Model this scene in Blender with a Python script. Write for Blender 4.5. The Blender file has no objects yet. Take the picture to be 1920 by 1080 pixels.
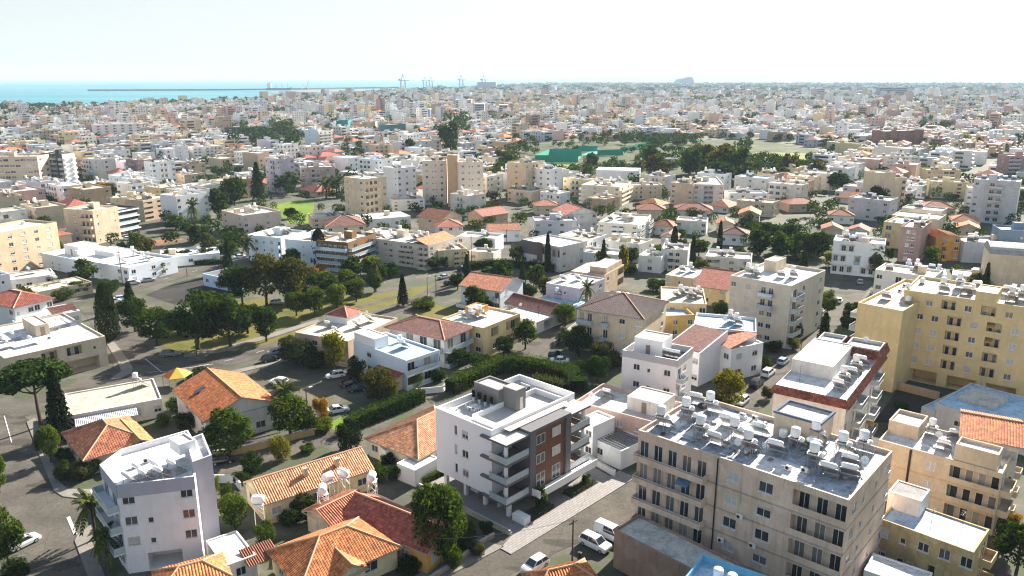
import bpy, math, random
import numpy as np
from mathutils import Vector, Matrix

R = math.radians
rnd = random.Random(11)
scene = bpy.context.scene
COL = scene.collection

# ------------------------------------------------------------------ camera, sky, sun, exposure
FPX, PITCH, CAMH = 1470.0, R(15.0), 62.0          # survey of the place: lens in px of a 1920 wide frame, tilt, height
cam_d = bpy.data.cameras.new('camera')
cam_d.sensor_width = 36.0
cam_d.lens = 36.0 * FPX / 1920.0
cam_d.clip_start, cam_d.clip_end = 1.0, 60000.0
cam = bpy.data.objects.new('camera', cam_d)
cam.location = (0, 0, CAMH)
cam.rotation_euler = (R(90) - PITCH, 0, 0)
COL.objects.link(cam)
scene.camera = cam

SUN_AZ, SUN_EL = R(37), R(30)                      # azimuth clockwise from +Y
world = bpy.data.worlds.new('World')
scene.world = world
world.use_nodes = True
wn = world.node_tree
bg = wn.nodes['Background']
sky = wn.nodes.new('ShaderNodeTexSky')
sky.sky_type = 'NISHITA'
sky.sun_disc = False
sky.sun_elevation = SUN_EL
sky.sun_rotation = SUN_AZ
sky.air_density, sky.dust_density, sky.ozone_density = 1.0, 1.2, 1.2
def vmath(op, x, y):
    n = wn.nodes.new('ShaderNodeVectorMath')
    n.operation = op
    for i, v in enumerate((x, y)):
        if hasattr(v, 'is_output'):
            wn.links.new(v, n.inputs[i])
        else:
            n.inputs[i].default_value = v
    return n.outputs[0]
# milky winter sky: the whole dome is softened evenly, no direction treated differently
SKY_STR, SKY_WHITE = 0.12, 0.37
kk = SKY_STR / SKY_WHITE
soft = vmath('DIVIDE', sky.outputs[0], vmath('ADD', vmath('MULTIPLY', sky.outputs[0], (kk, kk, kk)), (1, 1, 1)))
wn.links.new(soft, bg.inputs[0])
bg.inputs[1].default_value = SKY_STR
sun_d = bpy.data.lights.new('sun', 'SUN')
sun_d.energy = 4.8
sun_d.angle = R(0.6)
sun_d.color = (1.0, 0.91, 0.79)
sun = bpy.data.objects.new('sun', sun_d)
sv = Vector((math.sin(SUN_AZ) * math.cos(SUN_EL), math.cos(SUN_AZ) * math.cos(SUN_EL), math.sin(SUN_EL)))
sun.rotation_euler = sv.to_track_quat('Z', 'Y').to_euler()
sun.location = (0, 0, 300)
COL.objects.link(sun)
vs = scene.view_settings
vs.view_transform, vs.look, vs.exposure, vs.gamma = 'Standard', 'None', 1.9, 1.0
vs.use_curve_mapping = False
scene.render.engine = 'CYCLES'
cy = scene.cycles
cy.max_bounces, cy.diffuse_bounces, cy.glossy_bounces, cy.transmission_bounces = 5, 3, 2, 3
cy.volume_bounces, cy.transparent_max_bounces = 0, 6
cy.caustics_reflective = cy.caustics_refractive = False
cy.use_denoising = True
cy.filter_width = 1.2
scene.render.film_transparent = False

# ------------------------------------------------------------------ survey helpers
CP, SP = math.cos(PITCH), math.sin(PITCH)
def G(px, py, z=0.0):
    """A point of the photograph's survey at height z, in metres on the ground plan."""
    dx, dy = (px - 960) / FPX, (540 - py) / FPX
    t = (z - CAMH) / (-SP + dy * CP)
    return Vector((dx * t, (CP + dy * SP) * t))
def PX(x, y, z):
    z -= CAMH
    d = y * CP - z * SP
    return 960 + FPX * x / d, 540 - FPX * (y * SP + z * CP) / d

# ------------------------------------------------------------------ materials
MATS = {}
def new_mat(name):
    m = bpy.data.materials.new(name)
    m.use_nodes = True
    nt = m.node_tree
    return m, nt, nt.nodes['Principled BSDF']
def N(nt, t, **kw):
    n = nt.nodes.new(t)
    for k, v in kw.items():
        if k.startswith('i_'):
            n.inputs[int(k[2:])].default_value = v
        else:
            setattr(n, k, v)
    return n
def ramp(nt, fac, stops):
    n = nt.nodes.new('ShaderNodeValToRGB')
    el = n.color_ramp.elements
    while len(el) < len(stops):
        el.new(0.5)
    for e, (p, c) in zip(el, stops):
        e.position = p
        e.color = (c[0], c[1], c[2], 1) if isinstance(c, (tuple, list)) else (c, c, c, 1)
    nt.links.new(fac, n.inputs[0])
    return n.outputs[0]
def mixc(nt, a, b, fac, mode='MULTIPLY'):
    n = nt.nodes.new('ShaderNodeMix')
    n.data_type = 'RGBA'
    n.blend_type = mode
    n.clamp_factor = True
    for sock, v in ((6, a), (7, b), (0, fac)):
        if hasattr(v, 'is_output'):
            nt.links.new(v, n.inputs[sock])
        elif sock == 0:
            n.inputs[0].default_value = v
        else:
            n.inputs[sock].default_value = (v[0], v[1], v[2], 1)
    return n.outputs[2]
def noise(nt, vec, scale, detail=4, rough=0.55):
    n = N(nt, 'ShaderNodeTexNoise')
    n.inputs['Scale'].default_value = scale
    n.inputs['Detail'].default_value = detail
    n.inputs['Roughness'].default_value = rough
    if vec is not None:
        nt.links.new(vec, n.inputs['Vector'])
    return n.outputs[0]
def coords(nt, which='Object', scale=None, world=False):
    if world:
        o = N(nt, 'ShaderNodeNewGeometry').outputs['Position']
    else:
        o = N(nt, 'ShaderNodeTexCoord').outputs[which]
    if scale:
        mp = N(nt, 'ShaderNodeMapping')
        mp.inputs['Scale'].default_value = scale
        nt.links.new(o, mp.inputs['Vector'])
        o = mp.outputs[0]
    return o

def plaster(col, stain=0.5):
    key = ('plaster', tuple(round(c, 3) for c in col), stain)
    if key in MATS:
        return MATS[key]
    m, nt, b = new_mat('plaster')
    w = coords(nt, world=True)
    a = ramp(nt, noise(nt, w, 0.22, 6), [(0.28, 1 - 0.30 * stain), (0.6, 1.0)])
    st = coords(nt, world=True, scale=(1.1, 1.1, 0.14))
    s = ramp(nt, noise(nt, st, 1.0, 6, 0.65), [(0.32, 1 - 0.22 * stain), (0.54, 1.0)])
    f = ramp(nt, noise(nt, w, 2.6, 5, 0.7), [(0.25, 1 - 0.22 * stain), (0.65, 1.0)])
    pale = tuple(min(.85, x * 1.12 + .03) for x in col)
    c = mixc(nt, col, pale, ramp(nt, noise(nt, w, 0.5, 3, .4), [(0.56, 0.0), (0.58, min(1.0, stain))]), 'MIX')
    drip = coords(nt, world=True, scale=(2.4, 2.4, 0.22))
    dr = ramp(nt, noise(nt, drip, 1.0, 5, 0.6), [(0.60, 1.0), (0.72, 1 - 0.45 * stain)])
    c = mixc(nt, c, dr, 1.0)
    c = mixc(nt, c, a, 1.0)
    c = mixc(nt, c, s, 1.0)
    c = mixc(nt, c, f, 1.0)
    nt.links.new(c, b.inputs['Base Color'])
    b.inputs['Roughness'].default_value = 0.9
    b.inputs['Specular IOR Level'].default_value = 0.2
    MATS[key] = m
    return m

def roofing(col, stain=0.6):
    key = ('roofing', tuple(round(c, 3) for c in col), stain)
    if key in MATS:
        return MATS[key]
    m, nt, b = new_mat('roofing')
    w = coords(nt, world=True)
    a = ramp(nt, noise(nt, w, 0.55, 7, 0.7), [(0.36, 1 - 0.6 * stain), (0.5, 1 - 0.18 * stain), (0.62, 1.0)])
    f = ramp(nt, noise(nt, w, 2.2, 6, 0.7), [(0.3, 1 - 0.35 * stain), (0.6, 1.0)])
    warm = mixc(nt, col, (0.50, 0.42, 0.33), ramp(nt, noise(nt, w, 0.33, 4), [(0.5, 0.0), (0.72, 0.55 * stain)]), 'MIX')
    br = N(nt, 'ShaderNodeTexBrick')
    for k_, v_ in (('Scale', 1.0), ('Brick Width', 5.0), ('Row Height', 1.05), ('Mortar Size', .035), ('Mortar Smooth', .3)):
        br.inputs[k_].default_value = v_
    br.inputs['Color1'].default_value = (1, 1, 1, 1); br.inputs['Color2'].default_value = (.86, .87, .88, 1); br.inputs['Mortar'].default_value = (.55, .55, .55, 1)
    mp = N(nt, 'ShaderNodeMapping')
    mp.inputs['Rotation'].default_value = (0, 0, -R(47))
    nt.links.new(w, mp.inputs[0]); nt.links.new(mp.outputs[0], br.inputs['Vector'])
    c = mixc(nt, mixc(nt, mixc(nt, warm, a, 1.0), f, 1.0), br.outputs[0], .8 * stain)
    nt.links.new(c, b.inputs['Base Color'])
    b.inputs['Roughness'].default_value = 0.75
    b.inputs['Specular IOR Level'].default_value = 0.3
    MATS[key] = m
    return m

def tilemat(col, wear=0.5):
    key = ('tile', tuple(round(c, 3) for c in col), wear)
    if key in MATS:
        return MATS[key]
    m, nt, b = new_mat('roof_tile')
    uv = N(nt, 'ShaderNodeUVMap').outputs[0]
    def mth(op, a, v=None):
        n = N(nt, 'ShaderNodeMath', operation=op)
        nt.links.new(a, n.inputs[0]) if hasattr(a, 'is_output') else None
        if v is not None:
            if hasattr(v, 'is_output'):
                nt.links.new(v, n.inputs[1])
            else:
                n.inputs[1].default_value = v
        return n.outputs[0]
    sx = N(nt, 'ShaderNodeSeparateXYZ')
    nt.links.new(uv, sx.inputs[0])
    cx, cyy = mth('DIVIDE', sx.outputs[0], 0.36), mth('DIVIDE', sx.outputs[1], 0.42)
    fl = N(nt, 'ShaderNodeCombineXYZ')
    nt.links.new(mth('FLOOR', cx), fl.inputs[0])
    nt.links.new(mth('FLOOR', cyy), fl.inputs[1])
    wn_ = N(nt, 'ShaderNodeTexWhiteNoise')
    wn_.noise_dimensions = '3D'
    nt.links.new(fl.outputs[0], wn_.inputs['Vector'])
    per = ramp(nt, wn_.outputs['Value'], [(0.0, (.55, .5, .5)), (0.45, (.92, .92, .92)), (0.8, (1.1, 1.1, 1.1)), (1.0, (1.25, 1.45, 1.7))])
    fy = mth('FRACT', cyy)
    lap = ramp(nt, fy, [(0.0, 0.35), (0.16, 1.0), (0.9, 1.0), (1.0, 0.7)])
    w = coords(nt, world=True)
    big = ramp(nt, noise(nt, w, 0.5, 5, 0.7), [(0.3, 1 - 0.4 * wear), (0.6, 1.05)])
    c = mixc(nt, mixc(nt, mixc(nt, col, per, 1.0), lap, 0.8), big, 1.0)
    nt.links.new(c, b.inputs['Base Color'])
    b.inputs['Roughness'].default_value = 0.8
    bm = N(nt, 'ShaderNodeBump')
    bm.inputs['Strength'].default_value = 0.6
    bm.inputs['Distance'].default_value = 0.06
    s1 = mth('SINE', mth('MULTIPLY', cx, 6.2832))
    hh = mth('ADD', s1, mth('MULTIPLY', fy, -1.2))
    nt.links.new(hh, bm.inputs['Height'])
    nt.links.new(bm.outputs[0], b.inputs['Normal'])
    MATS[key] = m
    return m

def flat(name, col, rough=0.6, metal=0.0, spec=0.4, var=0.12, scale=3.0):
    key = ('flat', name)
    if key in MATS:
        return MATS[key]
    m, nt, b = new_mat(name)
    c = mixc(nt, col, ramp(nt, noise(nt, coords(nt, world=True), scale, 4), [(0.3, 1 - 2 * var), (0.65, 1.0)]), 1.0)
    nt.links.new(c, b.inputs['Base Color'])
    b.inputs['Roughness'].default_value = rough
    b.inputs['Metallic'].default_value = metal
    b.inputs['Specular IOR Level'].default_value = spec
    MATS[key] = m
    return m

def glassmat():
    if 'glass' in MATS:
        return MATS['glass']
    m, nt, b = new_mat('window_glass')
    oi = N(nt, 'ShaderNodeObjectInfo')
    c = ramp(nt, oi.outputs['Random'], [(0.0, (0.02, 0.026, 0.034)), (0.55, (0.045, 0.05, 0.055)), (0.72, (0.10, 0.10, 0.10)), (0.86, (0.24, 0.22, 0.2)), (1.0, (0.38, 0.36, 0.33))])
    nt.links.new(c, b.inputs['Base Color'])
    b.inputs['Roughness'].default_value = 0.12
    b.inputs['Specular IOR Level'].default_value = 0.6
    MATS['glass'] = m
    return m

def leafmat(name, dark, light, trans=0.35):
    key = ('leaf', name)
    if key in MATS:
        return MATS[key]
    m = bpy.data.materials.new('foliage_' + name)
    m.use_nodes = True
    nt = m.node_tree
    nt.nodes.clear()
    out = N(nt, 'ShaderNodeOutputMaterial')
    ge = N(nt, 'ShaderNodeNewGeometry')
    oi = N(nt, 'ShaderNodeObjectInfo')
    c = ramp(nt, ge.outputs['Random Per Island'], [(0.0, dark), (0.55, tuple((a + b_) / 2 for a, b_ in zip(dark, light))), (1.0, light)])
    c = mixc(nt, c, ramp(nt, oi.outputs['Random'], [(0, (0.72, 0.8, 0.75)), (1, (1.15, 1.1, 0.95))]), 1.0)
    d, t = N(nt, 'ShaderNodeBsdfDiffuse'), N(nt, 'ShaderNodeBsdfTranslucent')
    nt.links.new(c, d.inputs[0])
    nt.links.new(mixc(nt, c, (1.5, 1.45, 0.5), 1.0), t.inputs[0])
    mx = N(nt, 'ShaderNodeMixShader')
    mx.inputs[0].default_value = trans
    nt.links.new(d.outputs[0], mx.inputs[1])
    nt.links.new(t.outputs[0], mx.inputs[2])
    nt.links.new(mx.outputs[0], out.inputs[0])
    MATS[key] = m
    return m

PAL = dict(white=(.80, .80, .80), offwhite=(.72, .69, .64), cream=(.66, .54, .39), beige=(.55, .42, .30), sand=(.46, .35, .23), yellow=(.68, .45, .16),
           paleyellow=(.74, .60, .36), pink=(.60, .42, .36), rose=(.42, .27, .25), grey=(.36, .36, .38), palegrey=(.56, .56, .58), lavender=(.60, .56, .63),
           orange=(.66, .34, .09), brown=(.22, .13, .09), dark=(.05, .05, .06), skyblue=(.50, .66, .82), slate=(.16, .19, .23), teal=(.03, .30, .27), ochre=(.70, .42, .08))
RPAL = dict(white=(.78, .78, .78), pale=(.62, .59, .54), beige=(.56, .48, .38), grey=(.34, .34, .35), blue=(.38, .52, .68), darkgrey=(.16, .16, .17), skyblue=(.42, .62, .80), cream=(.68, .60, .48))
TPAL = dict(orange=(.56, .19, .055), red=(.36, .09, .055), maroon=(.17, .055, .042), rust=(.42, .14, .065), darkbrown=(.085, .05, .05), pink=(.60, .20, .16), brick=(.24, .075, .045), faded=(.47, .21, .10), burnt=(.50, .15, .04))
def wallm(n): return plaster(PAL[n], 0.22 if n in ('white', 'skyblue') else 0.55)
def roofm(n): return roofing(RPAL[n])
def tilem(n): return tilemat(TPAL[n])
M = dict(glass=glassmat(), frame=flat('white_frame', (.78, .78, .78), .4), darkframe=flat('dark_frame', (.05, .05, .055), .4), shutter=flat('shutter', (.55, .53, .50), .6),
         brownshutter=flat('brown_shutter', (.10, .05, .03), .6), concrete=plaster((.42, .40, .37), .7), tank=flat('tank_white', (.82, .82, .82), .35, 0, .5, .05),
         panel=flat('collector_glass', (.025, .04, .075), .15, 0, .7, .1), steel=flat('galvanised_steel', (.35, .35, .36), .45, .6), bark=flat('bark', (.10, .07, .05), .95, 0, .1, .3, 6),
         whitewall=plaster((.78, .78, .79), .15), awning=flat('awning', (.42, .46, .40), .7), tyre=flat('tyre', (.02, .02, .02), .9), rail=flat('balcony_rail', (.60, .62, .64), .4),
         darkmetal=flat('dark_metal', (.04, .035, .03), .5, .3), wood=flat('pole_wood', (.12, .08, .055), .9, 0, .1, .25, 5), doorw=flat('painted_door', (.30, .22, .16), .5),
         railglass=flat('rail_glass', (.42, .50, .54), .1, 0, .6), awn_yellow=flat('awning_yellow', (.48, .30, .10), .8), awn_blue=flat('awning_blue', (.10, .22, .36), .8))

# ------------------------------------------------------------------ mesh builder and object helpers
class MB:
    def __init__(s):
        s.v, s.f, s.m, s.uv = [], [], [], []
    def poly(s, pts, mi=0, uv=None):
        k = len(s.v)
        s.v.extend(tuple(p) for p in pts)
        s.f.append(tuple(range(k, k + len(pts))))
        s.m.append(mi)
        s.uv.append(uv)
    def box(s, x0, x1, y0, y1, z0, z1, mi=0, bottom=True):
        k = len(s.v)
        s.v.extend([(x0, y0, z0), (x1, y0, z0), (x1, y1, z0), (x0, y1, z0), (x0, y0, z1), (x1, y0, z1), (x1, y1, z1), (x0, y1, z1)])
        fs = [(4, 5, 6, 7), (0, 1, 5, 4), (1, 2, 6, 5), (2, 3, 7, 6), (3, 0, 4, 7)] + ([(3, 2, 1, 0)] if bottom else [])
        for f in fs:
            s.f.append(tuple(k + i for i in f)); s.m.append(mi); s.uv.append(None)
    def obox(s, c, ax, hx, hy, z0, z1, mi=0):
        """box centred at c, rotated ax about z, half sizes hx hy"""
        ca, sa = math.cos(ax), math.sin(ax)
        k = len(s.v)
        for z in (z0, z1):
            for a, b in ((-hx, -hy), (hx, -hy), (hx, hy), (-hx, hy)):
                s.v.append((c[0] + a * ca - b * sa, c[1] + a * sa + b * ca, z))
        for f in [(4, 5, 6, 7), (0, 1, 5, 4), (1, 2, 6, 5), (2, 3, 7, 6), (3, 0, 4, 7), (3, 2, 1, 0)]:
            s.f.append(tuple(k + i for i in f)); s.m.append(mi); s.uv.append(None)
    def tube(s, pts, rads, n=8, mi=0, cap=True):
        k0 = len(s.v)
        pts = [Vector(p) for p in pts]
        for i, p in enumerate(pts):
            t = (pts[min(i + 1, len(pts) - 1)] - pts[max(i - 1, 0)]).normalized()
            a = t.orthogonal().normalized() if abs(t.z) < 0.95 else Vector((1, 0, 0))
            a = (a - t * a.dot(t)).normalized()
            b = t.cross(a)
            for j in range(n):
                th = 2 * math.pi * j / n
                s.v.append(tuple(p + (a * math.cos(th) + b * math.sin(th)) * rads[i]))
        for i in range(len(pts) - 1):
            for j in range(n):
                j2 = (j + 1) % n
                s.f.append((k0 + i * n + j, k0 + i * n + j2, k0 + (i + 1) * n + j2, k0 + (i + 1) * n + j)); s.m.append(mi); s.uv.append(None)
        if cap:
            s.f.append(tuple(k0 + (len(pts) - 1) * n + j for j in range(n))); s.m.append(mi); s.uv.append(None)
            s.f.append(tuple(k0 + j for j in reversed(range(n)))); s.m.append(mi); s.uv.append(None)
    def beam(s, a, b, w, mi=0):
        s.tube([a, b], [w, w], 4, mi)
    def mesh(s, name, mats, smooth=False):
        me = bpy.data.meshes.new(name)
        me.from_pydata(s.v, [], s.f)
        for m in mats:
            me.materials.append(m)
        if len(mats) > 1:
            me.polygons.foreach_set('material_index', s.m)
        if any(u is not None for u in s.uv):
            lay = me.uv_layers.new(name='UVMap')
            buf = []
            for f, u in zip(s.f, s.uv):
                for i in range(len(f)):
                    buf.extend(u[i] if u is not None else (0.0, 0.0))
            lay.data.foreach_set('uv', buf)
        if smooth:
            me.polygons.foreach_set('use_smooth', [True] * len(s.f))
        return me

def ob(name, me, parent=None, loc=(0, 0, 0), rz=0.0, scale=None):
    o = bpy.data.objects.new(name, me)
    COL.objects.link(o)
    o.parent = parent
    o.location = loc
    if rz:
        o.rotation_euler = (0, 0, rz)
    if scale:
        o.scale = scale
    return o
def tag(o, label=None, cat=None, group=None, kind=None):
    for k, v in (('label', label), ('category', cat), ('group', group), ('kind', kind)):
        if v:
            o[k] = v
    return o
def struct(name, me, label=None):
    return tag(ob(name, me), label=label, kind='structure')
def thing(name, label, cat, loc=(0, 0, 0), rz=0.0, group=None, scale=None):
    return tag(ob(name, None, None, loc, rz, scale), label, cat, group)
def copy_tree(o, parent=None):
    c = o.copy()
    COL.objects.link(c)
    c.parent = parent
    for ch in o.children:
        copy_tree(ch, c)
    return c
CACHE = {}
def cached(key, fn):
    if key not in CACHE:
        CACHE[key] = fn()
    return CACHE[key]
FOOT = []          # occupied ground: (cx, cy, radius)
# ------------------------------------------------------------------ building kit
def inset_poly(poly, t):
    out = []
    n = len(poly)
    for i in range(n):
        p, a, b = poly[i], poly[i - 1], poly[(i + 1) % n]
        d1, d2 = (p - a).normalized(), (b - p).normalized()
        n1, n2 = Vector((-d1.y, d1.x)), Vector((-d2.y, d2.x))
        k = 1 + n1.dot(n2)
        out.append(p + (n1 + n2) * (t / max(k, 0.3)))
    return out

def rect(p0, p1, p2, h):
    """footprint from roof corners seen at height h: front edge p0-p1, p2 a corner of the back edge (or a depth in metres)"""
    A, B = G(*p0, h), G(*p1, h)
    d = (B - A).normalized()
    nl = Vector((-d.y, d.x))
    D = p2 if isinstance(p2, (int, float)) else max(4.0, (G(*p2, h) - A).dot(nl))
    return [A, B, B + nl * D, A + nl * D]

def window_mesh(kind, w, h):
    key = ('win', kind, round(w, 1), round(h, 1))
    def mk():
        mb = MB()
        t = 0.07
        hw = w / 2
        if kind in ('sill', 'plain'):
            mb.box(-hw, hw, 0.05, 0.10, 0, t); mb.box(-hw, hw, 0.05, 0.10, h - t, h)
            mb.box(-hw, -hw + t, 0.05, 0.10, t, h - t); mb.box(hw - t, hw, 0.05, 0.10, t, h - t)
            if w > 1.0:
                mb.box(-t / 2, t / 2, 0.05, 0.10, t, h - t)
            if kind == 'sill':
                mb.box(-hw - .1, hw + .1, -0.08, 0.048, -0.10, 0.0)
        return mb.mesh('window_frame', [M['frame']])
    return cached(key, mk)
def pane_mesh(w, h, mat='glass', y=0.075):
    def mk():
        mb = MB()
        mb.box(-w / 2 + .03, w / 2 - .03, y, y + .02, .03, h - .03)
        return mb.mesh('pane', [M[mat]])
    return cached(('pane', round(w, 1), round(h, 1), mat, y), mk)
def wpane_mesh(w, h, mat):
    """frame and pane of a small far window in one mesh"""
    def mk():
        mb = MB()
        t, hw = .07, w / 2
        mb.box(-hw, hw, 0.04, 0.10, 0, t); mb.box(-hw, hw, 0.04, 0.10, h - t, h)
        mb.box(-hw, -hw + t, 0.04, 0.10, t, h - t); mb.box(hw - t, hw, 0.04, 0.10, t, h - t)
        if w > 1.2:
            mb.box(-t / 2, t / 2, 0.04, 0.10, t, h - t)
        mb.box(-hw + t, hw - t, 0.08, 0.10, t, h - t, 1)
        return mb.mesh('window', [M['frame'], M[mat]])
    return cached(('wpane', round(w, 1), round(h, 1), mat), mk)

def facet(mb, pts, corr, mi=0, lift=0.0):
    """one roof slope: flat, or ribbed tile courses when it is near"""
    pts = [Vector(p) for p in pts]
    n = (pts[1] - pts[0]).cross(pts[2] - pts[0]).normalized()
    if n.z < 0:
        n = -n
        pts = pts[::-1]
    w = (Vector((0, 0, -1)) + n * n.z).normalized()
    u = w.cross(n)
    o = pts[0]
    ab = [((p - o).dot(u), (p - o).dot(w)) for p in pts]
    if not corr:
        mb.poly([p + n * lift for p in pts], mi, ab)
        return
    amin, amax = min(a for a, b in ab), max(a for a, b in ab)
    k = max(2, int((amax - amin) / 0.09))
    prof = (0.0, 0.05, 0.075, 0.05)
    def span(a):
        bs = []
        for i in range(len(ab)):
            (a0, b0), (a1, b1) = ab[i], ab[(i + 1) % len(ab)]
            if abs(a1 - a0) < 1e-6:
                if abs(a - a0) < 1e-4:
                    bs += [b0, b1]
            elif min(a0, a1) - 1e-6 <= a <= max(a0, a1) + 1e-6:
                bs.append(b0 + (b1 - b0) * (a - a0) / (a1 - a0))
        return min(bs), max(bs)
    base = len(mb.v)
    row = []
    for i in range(k + 1):
        a = amin + (amax - amin) * i / k
        lo, hi = span(min(max(a, amin + 1e-5), amax - 1e-5))
        hgt = prof[i % 4] + lift
        for b in (lo, hi):
            mb.v.append(tuple(o + u * a + w * b + n * hgt))
        row.append((a, lo, hi))
    for i in range(k):
        j = base + 2 * i
        mb.f.append((j, j + 1, j + 3, j + 2)); mb.m.append(mi)
        mb.uv.append([(row[i][0], row[i][1]), (row[i][0], row[i][2]), (row[i + 1][0], row[i + 1][2]), (row[i + 1][0], row[i + 1][1])])

def hip_roof(root, x0, x1, y0, y1, z, pitch, tile, lod, axis=None, kind='hip', gable=(True, True), e=0.55, name='roof'):
    """tiled hip or gable roof over a rectangle of a building's own frame; returns the ridge height"""
    x0, x1, y0, y1 = x0 - e, x1 + e, y0 - e, y1 + e
    L, S = x1 - x0, y1 - y0
    axis = axis or ('x' if L >= S else 'y')
    zb = z - e * pitch
    corr = lod == 0
    mb = MB()
    caps = []
    def P(a, b, c):
        return (a, b, c)
    if axis == 'x':
        cyy = (y0 + y1) / 2
        rise = pitch * S / 2
        i0 = S / 2 if kind == 'hip' else 0
        r0, r1 = (x0 + min(i0, L / 2 - .01), cyy, zb + rise), (x1 - min(i0, L / 2 - .01), cyy, zb + rise)
        c = [(x0, y0, zb), (x1, y0, zb), (x1, y1, zb), (x0, y1, zb)]
        fs = [[c[0], c[1], r1, r0], [c[2], c[3], r0, r1]]
        if kind == 'hip':
            fs += [[c[1], c[2], r1], [c[3], c[0], r0]]
            caps = [(r0, r1), (r0, c[0]), (r0, c[3]), (r1, c[1]), (r1, c[2])]
        else:
            caps = [(r0, r1)]
    else:
        cx = (x0 + x1) / 2
        rise = pitch * L / 2
        i0 = L / 2 if kind == 'hip' else 0
        r0, r1 = (cx, y0 + min(i0, S / 2 - .01), zb + rise), (cx, y1 - min(i0, S / 2 - .01), zb + rise)
        c = [(x0, y0, zb), (x1, y0, zb), (x1, y1, zb), (x0, y1, zb)]
        fs = [[c[1], c[2], r1, r0], [c[3], c[0], r0, r1]]
        if kind == 'hip':
            fs += [[c[0], c[1], r0], [c[2], c[3], r1]]
            caps = [(r0, r1), (r0, c[0]), (r0, c[1]), (r1, c[2]), (r1, c[3])]
        else:
            caps = [(r0, r1)]
    for f in fs:
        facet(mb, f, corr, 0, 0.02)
        mb.poly([(p[0], p[1], p[2] - 0.16) for p in reversed(f)], 1)
    for a, b in ((0, 1), (1, 2), (2, 3), (3, 0)):
        p, q = c[a], c[b]
        mb.poly([(p[0], p[1], p[2] - .17), (q[0], q[1], q[2] - .17), q, p], 1)
    if kind == 'gable':
        for (p, q, r) in ((c[0], c[3], r0), (c[1], c[2], r1)) if axis == 'x' else ((c[0], c[1], r0), (c[3], c[2], r1)):
            for u_, v_ in ((p, r), (q, r)):
                mb.poly([u_, v_, (v_[0], v_[1], v_[2] - .17), (u_[0], u_[1], u_[2] - .17)], 1)
    o = ob(name, mb.mesh('tiled_roof', [tile, M['concrete']]), root)
    if lod <= 1:
        mc = MB()
        for a, b in caps:
            mc.tube([(a[0], a[1], a[2] + .05), (b[0], b[1], b[2] + .05)], [.14, .14], 6)
        ob('ridge_cap', mc.mesh('ridge_cap', [cached('ridgecap', lambda: plaster((.62, .36, .22), .4))]), o)
    return zb + rise, r0, r1

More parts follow.
